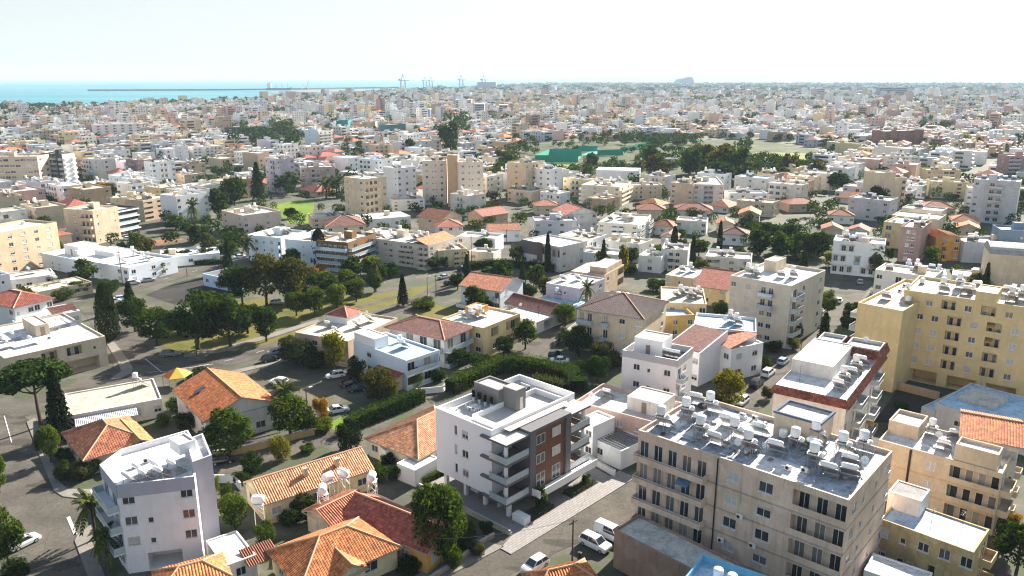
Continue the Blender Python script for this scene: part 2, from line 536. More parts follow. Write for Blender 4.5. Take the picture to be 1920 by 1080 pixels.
class Bld:
    pass
REG = []
def building(name, label, cat, poly, h, floors, wall, fac=None, roof='flat', rc='pale', par=0.7, lod=1, group=None, short=None, tile='orange', pitch=0.42,
             axis=None, bands=False, band_col=None, ground=None, eave=0.55, z0=0.0, trim=None, wallmat=None):
    fac = fac or {}
    d0 = poly[1] - poly[0]
    ang = math.atan2(d0.y, d0.x)
    root = thing(name, label, cat, (poly[0].x, poly[0].y, z0), ang, group)
    ca, sa = math.cos(-ang), math.sin(-ang)
    loc = [Vector(((p - poly[0]).x * ca - (p - poly[0]).y * sa, (p - poly[0]).x * sa + (p - poly[0]).y * ca)) for p in poly]
    n = len(loc)
    cx, cyy = sum(p.x for p in poly) / n, sum(p.y for p in poly) / n
    FOOT.append((cx, cyy, max((p - Vector((cx, cyy))).length for p in poly)))
    OCC.append([Vector(p) for p in poly])
    wm = wallmat or wallm(wall)
    tr = trim and (wallm(trim) if isinstance(trim, str) else trim) or wm
    if roof != 'flat':
        par = 0.0
    fh = (h - par) / floors
    mb = MB()
    pend = []
    for ei in range(n):
        S, T = loc[ei], loc[(ei + 1) % n]
        wd = (T - S).length
        d = (T - S) / wd
        nn = Vector((d.y, -d.x))
        ea = math.atan2(d.y, d.x)
        def pt(s, z, t=0.0, S=S, d=d, nn=nn):
            p = S + d * s - nn * t
            return (p.x, p.y, z)
        rows = fac.get(ei)
        ops = []
        if rows:
            rows = rows if isinstance(rows, (list, tuple)) else rows.split('/')
            for k in range(floors):
                st = ground if (ground and k == floors - 1 and ei in (0, 1, 3) and fac.get(ei)) else rows[min(k, len(rows) - 1)]
                zk = h - par - (k + 1) * fh
                cw = wd / len(st)
                i = 0
                while i < len(st):
                    ch = st[i]
                    j = i
                    while j + 1 < len(st) and st[j + 1] == ch and ch in 'bgrBoe':
                        j += 1
                    c0, c1 = i * cw, (j + 1) * cw
                    mid = (c0 + c1) / 2
                    if ch in 'wsWnv':
                        ww = {'w': min(1.5, cw * .7), 's': min(1.6, cw * .7), 'W': min(2.8, cw * .85), 'n': .7, 'v': min(1.0, cw * .6)}[ch]
                        wh = {'w': 1.25, 's': 1.3, 'W': 1.35, 'n': .75, 'v': 1.5}[ch]
                        wh = min(wh, fh * .5)
                        if ww < 1.25 and ch in 'wsW' and (i == 0 or st[i - 1] == '.') and (i + 1 == len(st) or st[i + 1] == '.'):
                            ww = min(1.3, cw * 1.3)
                        zs = zk + fh * .34
                        ops.append((mid - ww / 2, mid + ww / 2, zs, zs + wh, 0.14, None))
                        pend.append((ch, pt(mid, zs), ea, ww, wh))
                    elif ch in 'bgB':
                        nd = j - i + 1
                        for q in range(nd):
                            m_ = c0 + (q + .5) * cw
                            ww, wh = min(2.1, cw * .62), fh * .72
                            ops.append((m_ - ww / 2, m_ + ww / 2, zk + .12, zk + .12 + wh, 0.14, None))
                            pend.append(('d', pt(m_, zk + .12), ea, ww, wh))
                        pend.append((ch, (c0 + .15, c1 - .15, zk), (S, d, nn), 0, 0))
                    elif ch in 're':
                        z1 = zk + fh - .32
                        ops.append((c0 + .12, c1 - .12, zk + (.95 if ch == 'r' else .1), z1, 1.35, zk + .02))
                        for q in range(j - i + 1):
                            m_ = c0 + (q + .5) * cw
                            ww = min(1.9, cw * .6)
                            pend.append(('D', pt(m_, zk + .06, 1.22), ea, ww, fh * .7))
                        if ch == 'e':
                            pend.append(('q', (c0 + .15, c1 - .15, zk + .05), (S, d, nn), 0, 0))
                    elif ch == 'o':
                        ops.append((c0 + .2, c1 - .2, zk + .02, zk + fh - .35, 3.5, zk + .02))
                    i = j + 1
        xs = sorted({0.0, wd} | {o[0] for o in ops} | {o[1] for o in ops})
        zs_ = sorted({0.0, h} | {o[2] for o in ops} | {o[3] for o in ops})
        if not ops:
            mb.poly([pt(0, 0), pt(wd, 0), pt(wd, h), pt(0, h)])
        else:
            # merge along the row where nothing is open
            for zi in range(len(zs_) - 1):
                za, zb = zs_[zi], zs_[zi + 1]
                zm = (za + zb) / 2
                live = [o for o in ops if o[2] < zm < o[3]]
                cuts = sorted([(o[0], o[1]) for o in live])
                s = 0.0
                for a, b in cuts + [(wd, wd)]:
                    if a - s > 1e-4:
                        mb.poly([pt(s, za), pt(a, za), pt(a, zb), pt(s, zb)])
                    s = b
            for (a, b, za, zb, t, fz) in ops:
                z_ = fz if fz is not None else za
                mb.poly([pt(a, z_), pt(a, zb), pt(a, zb, t), pt(a, z_, t)][::-1])
                mb.poly([pt(b, z_, t), pt(b, zb, t), pt(b, zb), pt(b, z_)][::-1])
                mb.poly([pt(a, zb), pt(b, zb), pt(b, zb, t), pt(a, zb, t)])
                mb.poly([pt(a, z_, t), pt(b, z_, t), pt(b, z_), pt(a, z_)])
                mb.poly([pt(a, z_, t), pt(b, z_, t), pt(b, zb, t), pt(a, zb, t)])
    if roof in ('flat', 'mansard') or isinstance(roof, tuple):
        rz_ = h - par if par else h - .25
        ins = inset_poly(loc, 0.22)
        for i in range(n):
            a, b, c, d_ = loc[i], loc[(i + 1) % n], ins[(i + 1) % n], ins[i]
            mb.poly([(a.x, a.y, h), (b.x, b.y, h), (c.x, c.y, h), (d_.x, d_.y, h)])
            mb.poly([(d_.x, d_.y, h), (c.x, c.y, h), (c.x, c.y, rz_), (d_.x, d_.y, rz_)])
        mr = MB()
        mr.poly([(p.x, p.y, rz_) for p in ins])
        ob('roof', mr.mesh('roof', [roofm(rc) if isinstance(rc, str) else rc]), root)
    W, D = loc[1].x, loc[min(2, n - 1)].y
    b = Bld()
    b.root, b.W, b.D, b.h, b.rz, b.ang, b.loc, b.short, b.lod, b.fh, b.poly = root, W, D, h, h - par, ang, loc, short, lod, fh, poly
    if roof in ('hip', 'gable'):
        top, r0, r1 = hip_roof(root, 0, W, 0, D, h, pitch, tilem(tile), lod, axis, roof, e=eave)
        if roof == 'gable':
            ax = axis or ('x' if W >= D else 'y')
            hz = h + pitch * (D if ax == 'x' else W) / 2 - .12
            if ax == 'x':
                for x in (0, W):
                    mb.poly([(x, 0, h), (x, D, h), (x, D / 2, hz)])
            else:
                for y in (0, D):
                    mb.poly([(0, y, h), (W, y, h), (W / 2, y, hz)])
    if roof == 'mansard':
        mr = MB()
        o1, i1 = inset_poly(loc, -0.6), inset_poly(loc, 0.1)
        for i in range(n):
            a, b_, c, d_ = o1[i], o1[(i + 1) % n], i1[(i + 1) % n], i1[i]
            facet(mr, [(a.x, a.y, h - 1.15), (b_.x, b_.y, h - 1.15), (c.x, c.y, h + .12), (d_.x, d_.y, h + .12)], lod == 0)
            mr.poly([(loc[i].x, loc[i].y, h - 1.2), (loc[(i + 1) % n].x, loc[(i + 1) % n].y, h - 1.2), (b_.x, b_.y, h - 1.17), (a.x, a.y, h - 1.17)], 1)
        ob('tiled_skirt', mr.mesh('tiled_skirt', [tilem(tile), M['concrete']]), root)
    ob('wall', mb.mesh('wall', [wm]), root)
    if bands:
        mbd = MB()
        ou = inset_poly(loc, -0.06)
        for k in range(1, floors + 1):
            zb = h - par - k * fh + (0 if k < floors else .1)
            for i in range(n):
                a, b_ = ou[i], ou[(i + 1) % n]
                mbd.poly([(a.x, a.y, zb - .12), (b_.x, b_.y, zb - .12), (b_.x, b_.y, zb + .12), (a.x, a.y, zb + .12)])
                mbd.poly([(a.x, a.y, zb + .12), (b_.x, b_.y, zb + .12), (loc[(i + 1) % n].x, loc[(i + 1) % n].y, zb + .12), (loc[i].x, loc[i].y, zb + .12)])
        ob('floor_band', mbd.mesh('floor_band', [band_col or M['concrete']]), root)
    rr = random.Random(int(cx * 7 + cyy * 13))
    for (ch, a, e, ww, wh) in pend:
        if ch in 'wWnv':
            put_window(root, a, e, ww, wh, lod)
        elif ch == 's':
            put_window(root, a, e, ww, wh, lod, 'shutter')
        elif ch in 'dD':
            put_window(root, a, e, ww, wh, lod, None, 'plain')
        elif ch in 'bgB':
            s0, s1, zk = a
            S, d, nn = e
            dep = 1.35
            def mk(L_, ch=ch, tr=tr):
                m2 = MB()
                m2.box(0, L_, -dep, 0, -.08, .1)
                if ch == 'b':
                    m2.box(0, L_, -dep, -dep + .1, .1, .95); m2.box(0, .1, -dep + .1, 0, .1, .95); m2.box(L_ - .1, L_, -dep + .1, 0, .1, .95)
                elif ch == 'B':
                    m2.box(0, L_, -dep, -dep + .1, .1, .72); m2.box(0, .1, -dep + .1, 0, .1, .95); m2.box(L_ - .1, L_, -dep + .1, 0, .1, .95)
                    m2.box(0.1, L_ - .1, -dep, -dep + .06, .92, .99, 1)
                else:
                    m2.box(0, L_, -dep, -dep + .05, 1.0, 1.07, 1)
                    m2.box(0.02, L_ - .02, -dep + .02, -dep + .04, .12, 1.0, 2)
                    m2.box(0, .04, -dep, 0, .12, 1.05, 2); m2.box(L_ - .04, L_, -dep, 0, .12, 1.05, 2)
                return m2.mesh('balcony', [tr, M['rail'], M['railglass']])
            L_ = round((s1 - s0) * 2) / 2
            me = cached(('balc', ch, L_, id(tr)), lambda: mk(L_))
            p = S + d * s0
            o = ob('balcony', me, root, (p.x, p.y, zk), math.atan2(d.y, d.x))
            o.scale.x = (s1 - s0) / L_
        elif ch == 'q':
            s0, s1, zk = a
            S, d, nn = e
            L_ = round((s1 - s0) * 2) / 2
            def mkq(L_):
                m2 = MB()
                m2.box(0, L_, -.02, .03, .95, 1.02)
                m2.box(0, L_, 0, .02, .1, .95, 1)
                return m2.mesh('railing', [M['rail'], M['railglass']])
            me = cached(('rail', L_), lambda: mkq(L_))
            p = S + d * s0 - nn * .05
            o = ob('railing', me, root, (p.x, p.y, zk), math.atan2(d.y, d.x))
            o.scale.x = (s1 - s0) / L_
    ppx = PX(cx, cyy, h / 2)
    b.px = ppx
    REG.append(b)
    return b

rw = random.Random(77)
def shutter_mesh(w, k):
    def mk():
        mb = MB()
        for i in range(max(1, int(k / .11))):
            mb.box(-w / 2 + .04, w / 2 - .04, .02, .045, -.11 * (i + 1) + .012, -.11 * i)
        return mb.mesh('roller_shutter', [M['shutter']])
    return cached(('shut', round(w, 1), round(k, 1)), mk)
def awning_mesh(w, c):
    def mk():
        mb = MB()
        mb.poly([(-w / 2, -1.25, -.55), (w / 2, -1.25, -.55), (w / 2, -.02, 0), (-w / 2, -.02, 0)]); mb.poly([(-w / 2, -1.25, -.75), (w / 2, -1.25, -.75), (w / 2, -1.25, -.55), (-w / 2, -1.25, -.55)])
        return mb.mesh('awning', [M[c]])
    return cached(('awn', round(w, 1), c), mk)
def put_window(root, a, e, ww, wh, lod, pane=None, kind='sill'):
    r = rw.random()
    if kind == 'sill' and pane is None and wh > .9 and r < .35 and lod < 2:
        ob('roller_shutter', shutter_mesh(ww, wh * rw.choice((.3, .55, .9))), root, (a[0], a[1], a[2] + wh), e)
    elif kind == 'sill' and pane is None and r < .22:
        pane = 'shutter'
    elif kind == 'plain' and r < .05 and lod < 2:
        ob('awning', awning_mesh(round(ww + .5, 1), rw.choice(('awn_yellow', 'awning', 'awning', 'awn_blue'))), root, (a[0], a[1], a[2] + wh + .15), e)
    if lod >= 2:
        return ob('window', wpane_mesh(round(ww, 1), round(wh, 1), pane or 'glass'), root, a, e)
    f = ob('window', window_mesh(kind, round(ww, 1), round(wh, 1)), root, a, e)
    ob('pane', pane_mesh(round(ww, 1), round(wh, 1), pane or 'glass'), f)
    return f

def annex(b, x0, x1, y0, y1, z0, z1, wall, rc='pale', name='stair_tower', door='F', lip=.18, win=None):
    """a roof box of a building (stair tower, lift house, upper room) with its own roof, lip and door"""
    mb = MB()
    w = wallm(wall) if isinstance(wall, str) else wall
    t = .18
    for (ax, ay, bx, by) in ((x0, y0, x1, y0), (x1, y0, x1, y1), (x1, y1, x0, y1), (x0, y1, x0, y0)):
        mb.poly([(ax, ay, z0), (bx, by, z0), (bx, by, z1), (ax, ay, z1)])
    o, i = [(x0, y0), (x1, y0), (x1, y1), (x0, y1)], [(x0 + t, y0 + t), (x1 - t, y0 + t), (x1 - t, y1 - t), (x0 + t, y1 - t)]
    for k in range(4):
        a, b_, c, d = o[k], o[(k + 1) % 4], i[(k + 1) % 4], i[k]
        mb.poly([(*a, z1), (*b_, z1), (*c, z1), (*d, z1)])
        mb.poly([(*d, z1), (*c, z1), (*c, z1 - lip), (*d, z1 - lip)])
    mb.poly([(*p, z1 - lip) for p in i], 1)
    ot = ob(name, mb.mesh(name, [w, roofm(rc) if isinstance(rc, str) else rc]), b.root)
    def dm():
        m2 = MB()
        m2.box(-.45, .45, -.05, -.003, 0, 2.0)
        return m2.mesh('door', [M['doorw']])
    if door:
        dl = {'F': (((x0 + x1) / 2, y0, z0 + .02), 0), 'L': ((x0, (y0 + y1) / 2, z0 + .02), -math.pi / 2), 'R': ((x1, (y0 + y1) / 2, z0 + .02), math.pi / 2)}[door]
        ob('door', cached('annexdoor', dm), ot, dl[0], dl[1])
    if win:
        for (face, s, zz, ww, wh) in win:
            if face == 'F':
                p, e = (x0 + s, y0 - .06, zz), 0
            elif face == 'L':
                p, e = (x0 - .06, y1 - s, zz), -math.pi / 2
            else:
                p, e = (x1 + .06, y0 + s, zz), math.pi / 2
            ob('window', wpane_mesh(ww, wh, 'glass'), ot, p, e)
    return ot

# ------------------------------------------------------------------ roof equipment
def cyl_mesh(mb, c, axis, r, L, n=12, dome=True, mi=0):
    c = Vector(c)
    a = Vector(axis).normalized()
    pts, rad = [], []
    prof = [(-.5, .0), (-.47, .6), (-.40, .93), (-.34, 1), (.34, 1), (.40, .93), (.47, .6), (.5, .0)] if dome else [(-.5, 1), (.5, 1)]
    for t, k in prof:
        pts.append(c + a * (t * L)); rad.append(max(r * k, .01))
    mb.tube(pts, rad, n, mi)
TANK_COLS = ['tank']
def heater_parts(kind):
    """meshes of a solar water heater: dict name -> list of meshes; the collectors face +y"""
    def mk():
        out = []
        st = MB()
        for x in (-.95, .95):
            st.beam((x, -.75, 0), (x, -.75, 1.45), .03); st.beam((x, .75, 0), (x, .75, .25), .03); st.beam((x, -.75, 1.45), (x, .75, .2), .03); st.beam((x, -.75, .1), (x, .75, .1), .03)
        st.beam((-.95, -.75, 1.45), (.95, -.75, 1.45), .03)
        if kind == 'tall':
            for x in (-.45, .45):
                for y in (-1.75, -1.0):
                    st.beam((x, y, 0), (x, y, 2.1), .035)
            st.box(-.6, .6, -1.9, -.85, 2.1, 2.16)
        out.append(('stand', st.mesh('heater_stand', [M['steel']])))
        t = MB()
        cyl_mesh(t, (0, -.78, 1.78), (1, 0, 0), .30, 1.75)
        out.append(('water_tank', t.mesh('heater_tank', [M['tank']], True)))
        if kind == 'tall':
            t = MB()
            cyl_mesh(t, (0, -1.38, 2.75), (0, 0, 1), .52, 1.2, 14)
            out.append(('cold_water_tank', t.mesh('cold_tank', [M['tank']], True)))
        for s in (-1, 1):
            p = MB()
            y0, z0, y1, z1 = .78, .22, -.72, 1.42
            x0, x1 = (.03, .93) if s > 0 else (-.93, -.03)
            dn = Vector((0, 1.2, 1.5)).normalized() * .08
            p.poly([(x0, y0, z0 + .05), (x0, y1, z1 + .05), (x1, y1, z1 + .05), (x1, y0, z0 + .05)][::-1], 0)
            p.poly([(x0, y0 - dn.y, z0 - dn.z + .05), (x0, y1 - dn.y, z1 - dn.z + .05), (x1, y1 - dn.y, z1 - dn.z + .05), (x1, y0 - dn.y, z0 - dn.z + .05)], 1)
            for (a, b_) in (((x0, y0, z0), (x0, y1, z1)), ((x1, y0, z0), (x1, y1, z1)), ((x0, y1, z1), (x1, y1, z1)), ((x0, y0, z0), (x1, y0, z0))):
                p.beam((a[0], a[1] - .02, a[2] + .01), (b_[0], b_[1] - .02, b_[2] + .01), .045, 1)
            out.append(('collector_panel', p.mesh('collector_panel', [M['panel'], M['steel']])))
        return out
    return cached(('heater', kind), mk)
def dish_parts():
    def mk():
        d = MB()
        n = 14
        rings = [(0.0, 0.0), (.2, .02), (.36, .07), (.5, .14)]
        k = len(d.v)
        ax = Matrix.Rotation(R(55), 3, 'X')
        for r, y in rings:
            for j in range(n):
                th = 2 * math.pi * j / n
                d.v.append(tuple(ax @ Vector((r * math.cos(th), r * math.sin(th), y)) + Vector((0, -.1, 1.3))))
        for i in range(len(rings) - 1):
            for j in range(n):
                d.f.append((i * n + j, i * n + (j + 1) % n, (i + 1) * n + (j + 1) % n, (i + 1) * n + j)); d.m.append(0); d.uv.append(None)
        m = MB()
        m.beam((0, 0, 0), (0, 0, 1.25), .035)
        m.beam((0, 0, 1.2), tuple(ax @ Vector((0, 0, .6)) + Vector((0, -.1, 1.3))), .02)
        return [('dish', d.mesh('dish', [M['tank']], True)), ('mast', m.mesh('mast', [M['steel']]))]
    return cached('dish', mk)
def ac_parts():
    def mk():
        a = MB()
        a.box(-.42, .42, -.16, .16, .08, .68)
        f = MB()
        f.tube([(-.1, -.165, .38), (-.1, -.18, .38)], [.22, .22], 14)
        l, l2 = MB(), MB()
        l.box(-.36, -.30, -.18, .18, 0, .08); l2.box(.30, .36, -.18, .18, 0, .08)
        return [('casing', a.mesh('casing', [M['frame']])), ('fan_grille', f.mesh('fan', [M['darkmetal']])), ('foot', l.mesh('foot', [M['steel']])), ('foot', l2.mesh('foot', [M['steel']]))]
    return cached('ac', mk)
def barrel_parts():
    def mk():
        t = MB()
        cyl_mesh(t, (0, 0, 1.15), (0, 0, 1), .55, 1.25, 14)
        s = MB()
        for x in (-.4, .4):
            for y in (-.4, .4):
                s.beam((x, y, 0), (x, y, .6), .04)
        s.box(-.5, .5, -.5, .5, .5, .56)
        return [('water_tank', t.mesh('barrel', [M['tank']], True)), ('stand', s.mesh('stand', [M['steel']]))]
    return cached('barrel', mk)
def antenna_parts():
    def mk():
        s = MB()
        s.beam((0, 0, 0), (0, 0, 3.2), .025)
        for z, w in ((3.1, .5), (2.8, .65), (2.5, .8)):
            s.beam((-w / 2, 0, z), (w / 2, 0, z), .015)
        s.beam((0, -.5, 2.8), (0, .5, 2.8), .015)
        return [('mast', s.mesh('antenna', [M['darkmetal']]))]
    return cached('antenna', mk)
KIT = dict(heater=lambda: heater_parts('low'), tallheater=lambda: heater_parts('tall'), dish=dish_parts, ac=ac_parts, barrel=barrel_parts, antenna=antenna_parts)
KNAME = dict(heater='solar_water_heater', tallheater='solar_water_heater', dish='satellite_dish', ac='air_conditioner', barrel='water_tank', antenna='antenna')
KTEXT = dict(heater='solar water heater', tallheater='tall-tank solar heater', dish='white satellite dish', ac='white air conditioner unit', barrel='white upright water tank', antenna='thin television antenna')
KCAT = dict(heater='water heater', tallheater='water heater', dish='satellite dish', ac='air conditioner', barrel='water tank', antenna='antenna')
ROOFKIT = []
def kit(b, kind, x, y, z=None, rz=None, scale=1.0):
    """a piece of equipment standing on the roof of b, in b's own frame: a thing of its own"""
    z = b.rz if z is None else z
    ca, sa = math.cos(b.ang), math.sin(b.ang)
    w = Vector((b.poly[0].x + x * ca - y * sa, b.poly[0].y + x * sa + y * ca, z))
    r = (-SUN_AZ if kind in ('heater', 'tallheater', 'dish') else b.ang) if rz is None else rz
    t = thing(KNAME[kind], None, KCAT[kind], w, r + rnd.uniform(-.12, .12), 'roof equipment', (scale,) * 3)
    for n_, me in KIT[kind]():
        ob(n_, me, t)
    ROOFKIT.append((b, kind, t))
    return t
def far_heater_mesh(k):
    def mk():
        mb = MB()
        mb.tube([(-.8, -.7, 1.7), (.8, -.7, 1.7)], [.36, .36], 8)
        mb.poly([(-.95, .8, .2), (.95, .8, .2), (.95, -.7, 1.4), (-.95, -.7, 1.4)], 1)
        mb.poly([(-.95, .75, .1), (-.95, -.75, 1.3), (.95, -.75, 1.3), (.95, .75, .1)], 2)
        for x in (-.9, .9):
            mb.beam((x, -.7, 0), (x, -.7, 1.4), .05, 2)
        if k:
            mb.tube([(0, -1.4, 2.0), (0, -1.4, 3.1)], [.5, .5], 8)
            for x in (-.4, .4):
                mb.beam((x, -1.4, 0), (x, -1.4, 2.0), .06, 2)
        return mb.mesh('water_heater', [M['tank'], M['panel'], M['steel']])
    return cached(('farheater', k), mk)
def clutter_parts(b, n, seed, x0=None, x1=None, y0=None, y1=None, z=None):
    """small equipment on a distant roof, as parts of the building"""
    r = random.Random(seed)
    x0, x1, y0, y1 = (.12 * b.W if x0 is None else x0), (.88 * b.W if x1 is None else x1), (.15 * b.D if y0 is None else y0), (.85 * b.D if y1 is None else y1)
    z = b.rz if z is None else z
    for i in range(n):
        x, y = r.uniform(x0, x1), r.uniform(y0, y1)
        k = r.random()
        if k < .75:
            ob('water_heater', far_heater_mesh(r.random() < .5), b.root, (x, y, z), -SUN_AZ - b.ang + r.uniform(-.15, .15), (1.1,) * 3)
        elif k < .88:
            def mk():
                mb = MB(); mb.box(-.5, .5, -.4, .4, 0, .9); return mb.mesh('roof_unit', [M['frame']])
            ob('roof_unit', cached('roofunit', mk), b.root, (x, y, z), r.uniform(0, 3))
        else:
            def mk2():
                mb = MB(); mb.box(-1.1, 1.1, -.8, .8, 0, 1.9); mb.box(-1.2, 1.2, -.9, .9, 1.9, 2.0, 1); return mb.mesh('roof_hut', [wallm('cream'), roofm('pale')])
            ob('roof_hut', cached('roofhut', mk2), b.root, (x, y, z), r.uniform(-.1, .1))
OCC = []
# ------------------------------------------------------------------ ground, roads, sea
def groundmat(name, stops, scale=.06, fine=1.6, rough=.95, green=None, fine_amt=.3):
    m, nt, b = new_mat(name)
    w = coords(nt, world=True)
    c = ramp(nt, noise(nt, w, scale, 6, .65), stops)
    if green:
        c = mixc(nt, c, green, ramp(nt, noise(nt, w, scale * 2.3, 5, .6), [(.52, 0.0), (.62, .9)]), 'MIX')
    c = mixc(nt, c, ramp(nt, noise(nt, w, fine, 6, .75), [(.25, 1 - fine_amt), (.7, 1.08)]), 1.0)
    if 'asphalt' in name:
        vo = N(nt, 'ShaderNodeTexVoronoi')
        vo.distance = 'CHEBYCHEV'
        vo.inputs['Scale'].default_value = .16
        mp = N(nt, 'ShaderNodeMapping')
        mp.inputs['Rotation'].default_value = (0, 0, -R(46)); mp.inputs['Scale'].default_value = (1, 2.2, 1)
        nt.links.new(w, mp.inputs[0]); nt.links.new(mp.outputs[0], vo.inputs['Vector'])
        sp = N(nt, 'ShaderNodeSeparateColor')
        nt.links.new(vo.outputs['Color'], sp.inputs[0])
        c = mixc(nt, c, ramp(nt, sp.outputs[0], [(.0, .66), (.13, .70), (.15, 1.0), (.9, 1.0), (.92, 1.15)]), 1.0)
        cr = N(nt, 'ShaderNodeTexVoronoi')
        cr.feature = 'DISTANCE_TO_EDGE'
        cr.inputs['Scale'].default_value = .35
        nt.links.new(w, cr.inputs['Vector'])
        c = mixc(nt, c, ramp(nt, cr.outputs[0], [(.0, .55), (.018, 1.0)]), .6)
    nt.links.new(c, b.inputs['Base Color'])
    b.inputs['Roughness'].default_value = rough
    b.inputs['Specular IOR Level'].default_value = .15
    return m
MG = dict(
    city=groundmat('city_ground', [(.3, (.13, .12, .10)), (.45, (.26, .23, .19)), (.6, (.33, .29, .24)), (.75, (.20, .18, .15))], .07, 1.2, green=(.07, .085, .03)),
    asphalt=groundmat('asphalt', [(.3, (.072, .066, .057)), (.5, (.105, .096, .082)), (.62, (.125, .114, .096)), (.75, (.09, .082, .071))], .16, 2.2, fine_amt=.45),
    darkasphalt=groundmat('dark_asphalt', [(.3, (.03, .029, .028)), (.7, (.055, .052, .05))], .12, 3.0),
    pave=groundmat('pavement', [(.3, (.17, .16, .145)), (.7, (.25, .23, .205))], .2, 2.0),
    dirt=groundmat('dirt_lot', [(.3, (.06, .055, .045)), (.5, (.10, .09, .07)), (.75, (.15, .13, .10))], .09, 1.2, green=(.06, .075, .03)),
    drygrass=groundmat('dry_grass', [(.3, (.07, .08, .02)), (.5, (.13, .125, .025)), (.75, (.15, .12, .06))], .12, 1.5),
    grass=groundmat('grass', [(.3, (.07, .13, .012)), (.5, (.12, .20, .018)), (.75, (.17, .23, .03))], .05, 1.0),
    pitch=groundmat('sports_pitch', [(.3, (.13, .17, .04)), (.6, (.20, .23, .06)), (.8, (.25, .21, .11))], .04, .6),
    earth=groundmat('red_earth', [(.3, (.17, .08, .045)), (.7, (.28, .14, .08))], .2, 1.0),
    tilepave=groundmat('paving_plain', [(.3, (.22, .21, .195)), (.7, (.28, .265, .25))], .3, 2.5),
    far=groundmat('far_land', [(.3, (.08, .09, .06)), (.5, (.16, .15, .12)), (.7, (.24, .21, .17))], .004, .05),
)
def sheet(name, pts, z, mat, world_pts=False, label=None):
    mb = MB()
    P = [Vector(p) if world_pts else G(*p) for p in pts]
    a = sum(P[i].x * P[(i + 1) % len(P)].y - P[(i + 1) % len(P)].x * P[i].y for i in range(len(P)))
    if a < 0:
        P.reverse()
    mb.poly([(p.x, p.y, z) for p in P])
    OPEN.append(P)
    return struct(name, mb.mesh(name, [mat]), label)
OPEN, ROADS, GREEN = [], [], []
def offset_line(P, d):
    out = []
    for i, p in enumerate(P):
        t = (P[min(i + 1, len(P) - 1)] - P[max(i - 1, 0)]).normalized()
        out.append(p + Vector((-t.y, t.x)) * d)
    return out
def smooth(P, n=3):
    out = []
    for i in range(len(P) - 1):
        p0, p1, p2, p3 = P[max(i - 1, 0)], P[i], P[i + 1], P[min(i + 2, len(P) - 1)]
        for k in range(n):
            t = k / n
            out.append(.5 * ((2 * p1) + (p2 - p0) * t + (2 * p0 - 5 * p1 + 4 * p2 - p3) * t * t + (3 * p1 - p0 - 3 * p2 + p3) * t ** 3))
    return out + [P[-1]]
def strip(name, P, d0, d1, z, mat, kerb=0.0, label=None, reg=False):
    """a ribbon between two offsets of a line; kerb > 0 makes it a raised slab with side faces"""
    a, b = offset_line(P, d0), offset_line(P, d1)
    if d0 < d1:
        a, b = b, a
    mb = MB()
    for i in range(len(P) - 1):
        mb.poly([(a[i].x, a[i].y, z), (b[i].x, b[i].y, z), (b[i + 1].x, b[i + 1].y, z), (a[i + 1].x, a[i + 1].y, z)])
        if kerb:
            mb.poly([(a[i + 1].x, a[i + 1].y, z), (a[i + 1].x, a[i + 1].y, z - kerb), (a[i].x, a[i].y, z - kerb), (a[i].x, a[i].y, z)])
            mb.poly([(b[i].x, b[i].y, z), (b[i].x, b[i].y, z - kerb), (b[i + 1].x, b[i + 1].y, z - kerb), (b[i + 1].x, b[i + 1].y, z)])
    return struct(name, mb.mesh(name, [mat]), label)
RZ = [0.02]
def road(name, px, w, mat='asphalt', left=0.0, right=0.0, sm=4, label=None):
    P = smooth([G(*p) if not isinstance(p, Vector) else p for p in px], sm)
    RZ[0] += .004
    o = strip(name, P, -w / 2, w / 2, RZ[0], MG[mat], label=label)
    ROADS.append((P, w / 2 + max(left, right)))
    if left:
        strip('pavement', P, w / 2, w / 2 + left, .14, MG['pave'], .14)
    if right:
        strip('pavement', P, -w / 2 - right, -w / 2, .143, MG['pave'], .14)
    return P
mb = MB()
S_ = 26000
mb.poly([(-S_, -300, 0), (S_, -300, 0), (S_, S_, 0), (-S_, S_, 0)])
m_, nt_, b_ = new_mat('ground')
w_ = coords(nt_, world=True)
near_c = ramp(nt_, noise(nt_, w_, .07, 6, .65), [(.3, (.035, .033, .028)), (.45, (.065, .06, .05)), (.6, (.105, .095, .075)), (.75, (.05, .046, .04))])
near_c = mixc(nt_, near_c, (.045, .06, .02), ramp(nt_, noise(nt_, w_, .13, 5, .6), [(.45, 0.0), (.55, .9)]), 'MIX')
near_c = mixc(nt_, near_c, ramp(nt_, noise(nt_, w_, 1.2, 6, .75), [(.25, .7), (.7, 1.08)]), 1.0)
nt_.links.new(near_c, b_.inputs['Base Color'])
b_.inputs['Roughness'].default_value = .95
struct('ground', mb.mesh('ground', [m_]))

# sea beyond the coast
m_, nt_, b_ = new_mat('sea')
w_ = coords(nt_, world=True, scale=(.0012, .004, 1))
c_ = ramp(nt_, noise(nt_, w_, 1.0, 5), [(.35, (.015, .15, .19)), (.65, (.045, .25, .28))])
nt_.links.new(c_, b_.inputs['Base Color'])
b_.inputs['Roughness'].default_value = .38
b_.inputs['Specular IOR Level'].default_value = .25
sea_pts = [G(-160, 209), G(0, 206.5), G(150, 203), G(330, 197), G(480, 189), G(500, 183), G(640, 177), G(760, 170), G(930, 161), G(1010, 157), G(1100, 153)]
sea_pts = sea_pts + [Vector((2500, 25900)), Vector((-25900, 25900)), Vector((-25900, 1600))]
sheet('sea', sea_pts, .35, m_, True)
SEA = OPEN.pop()

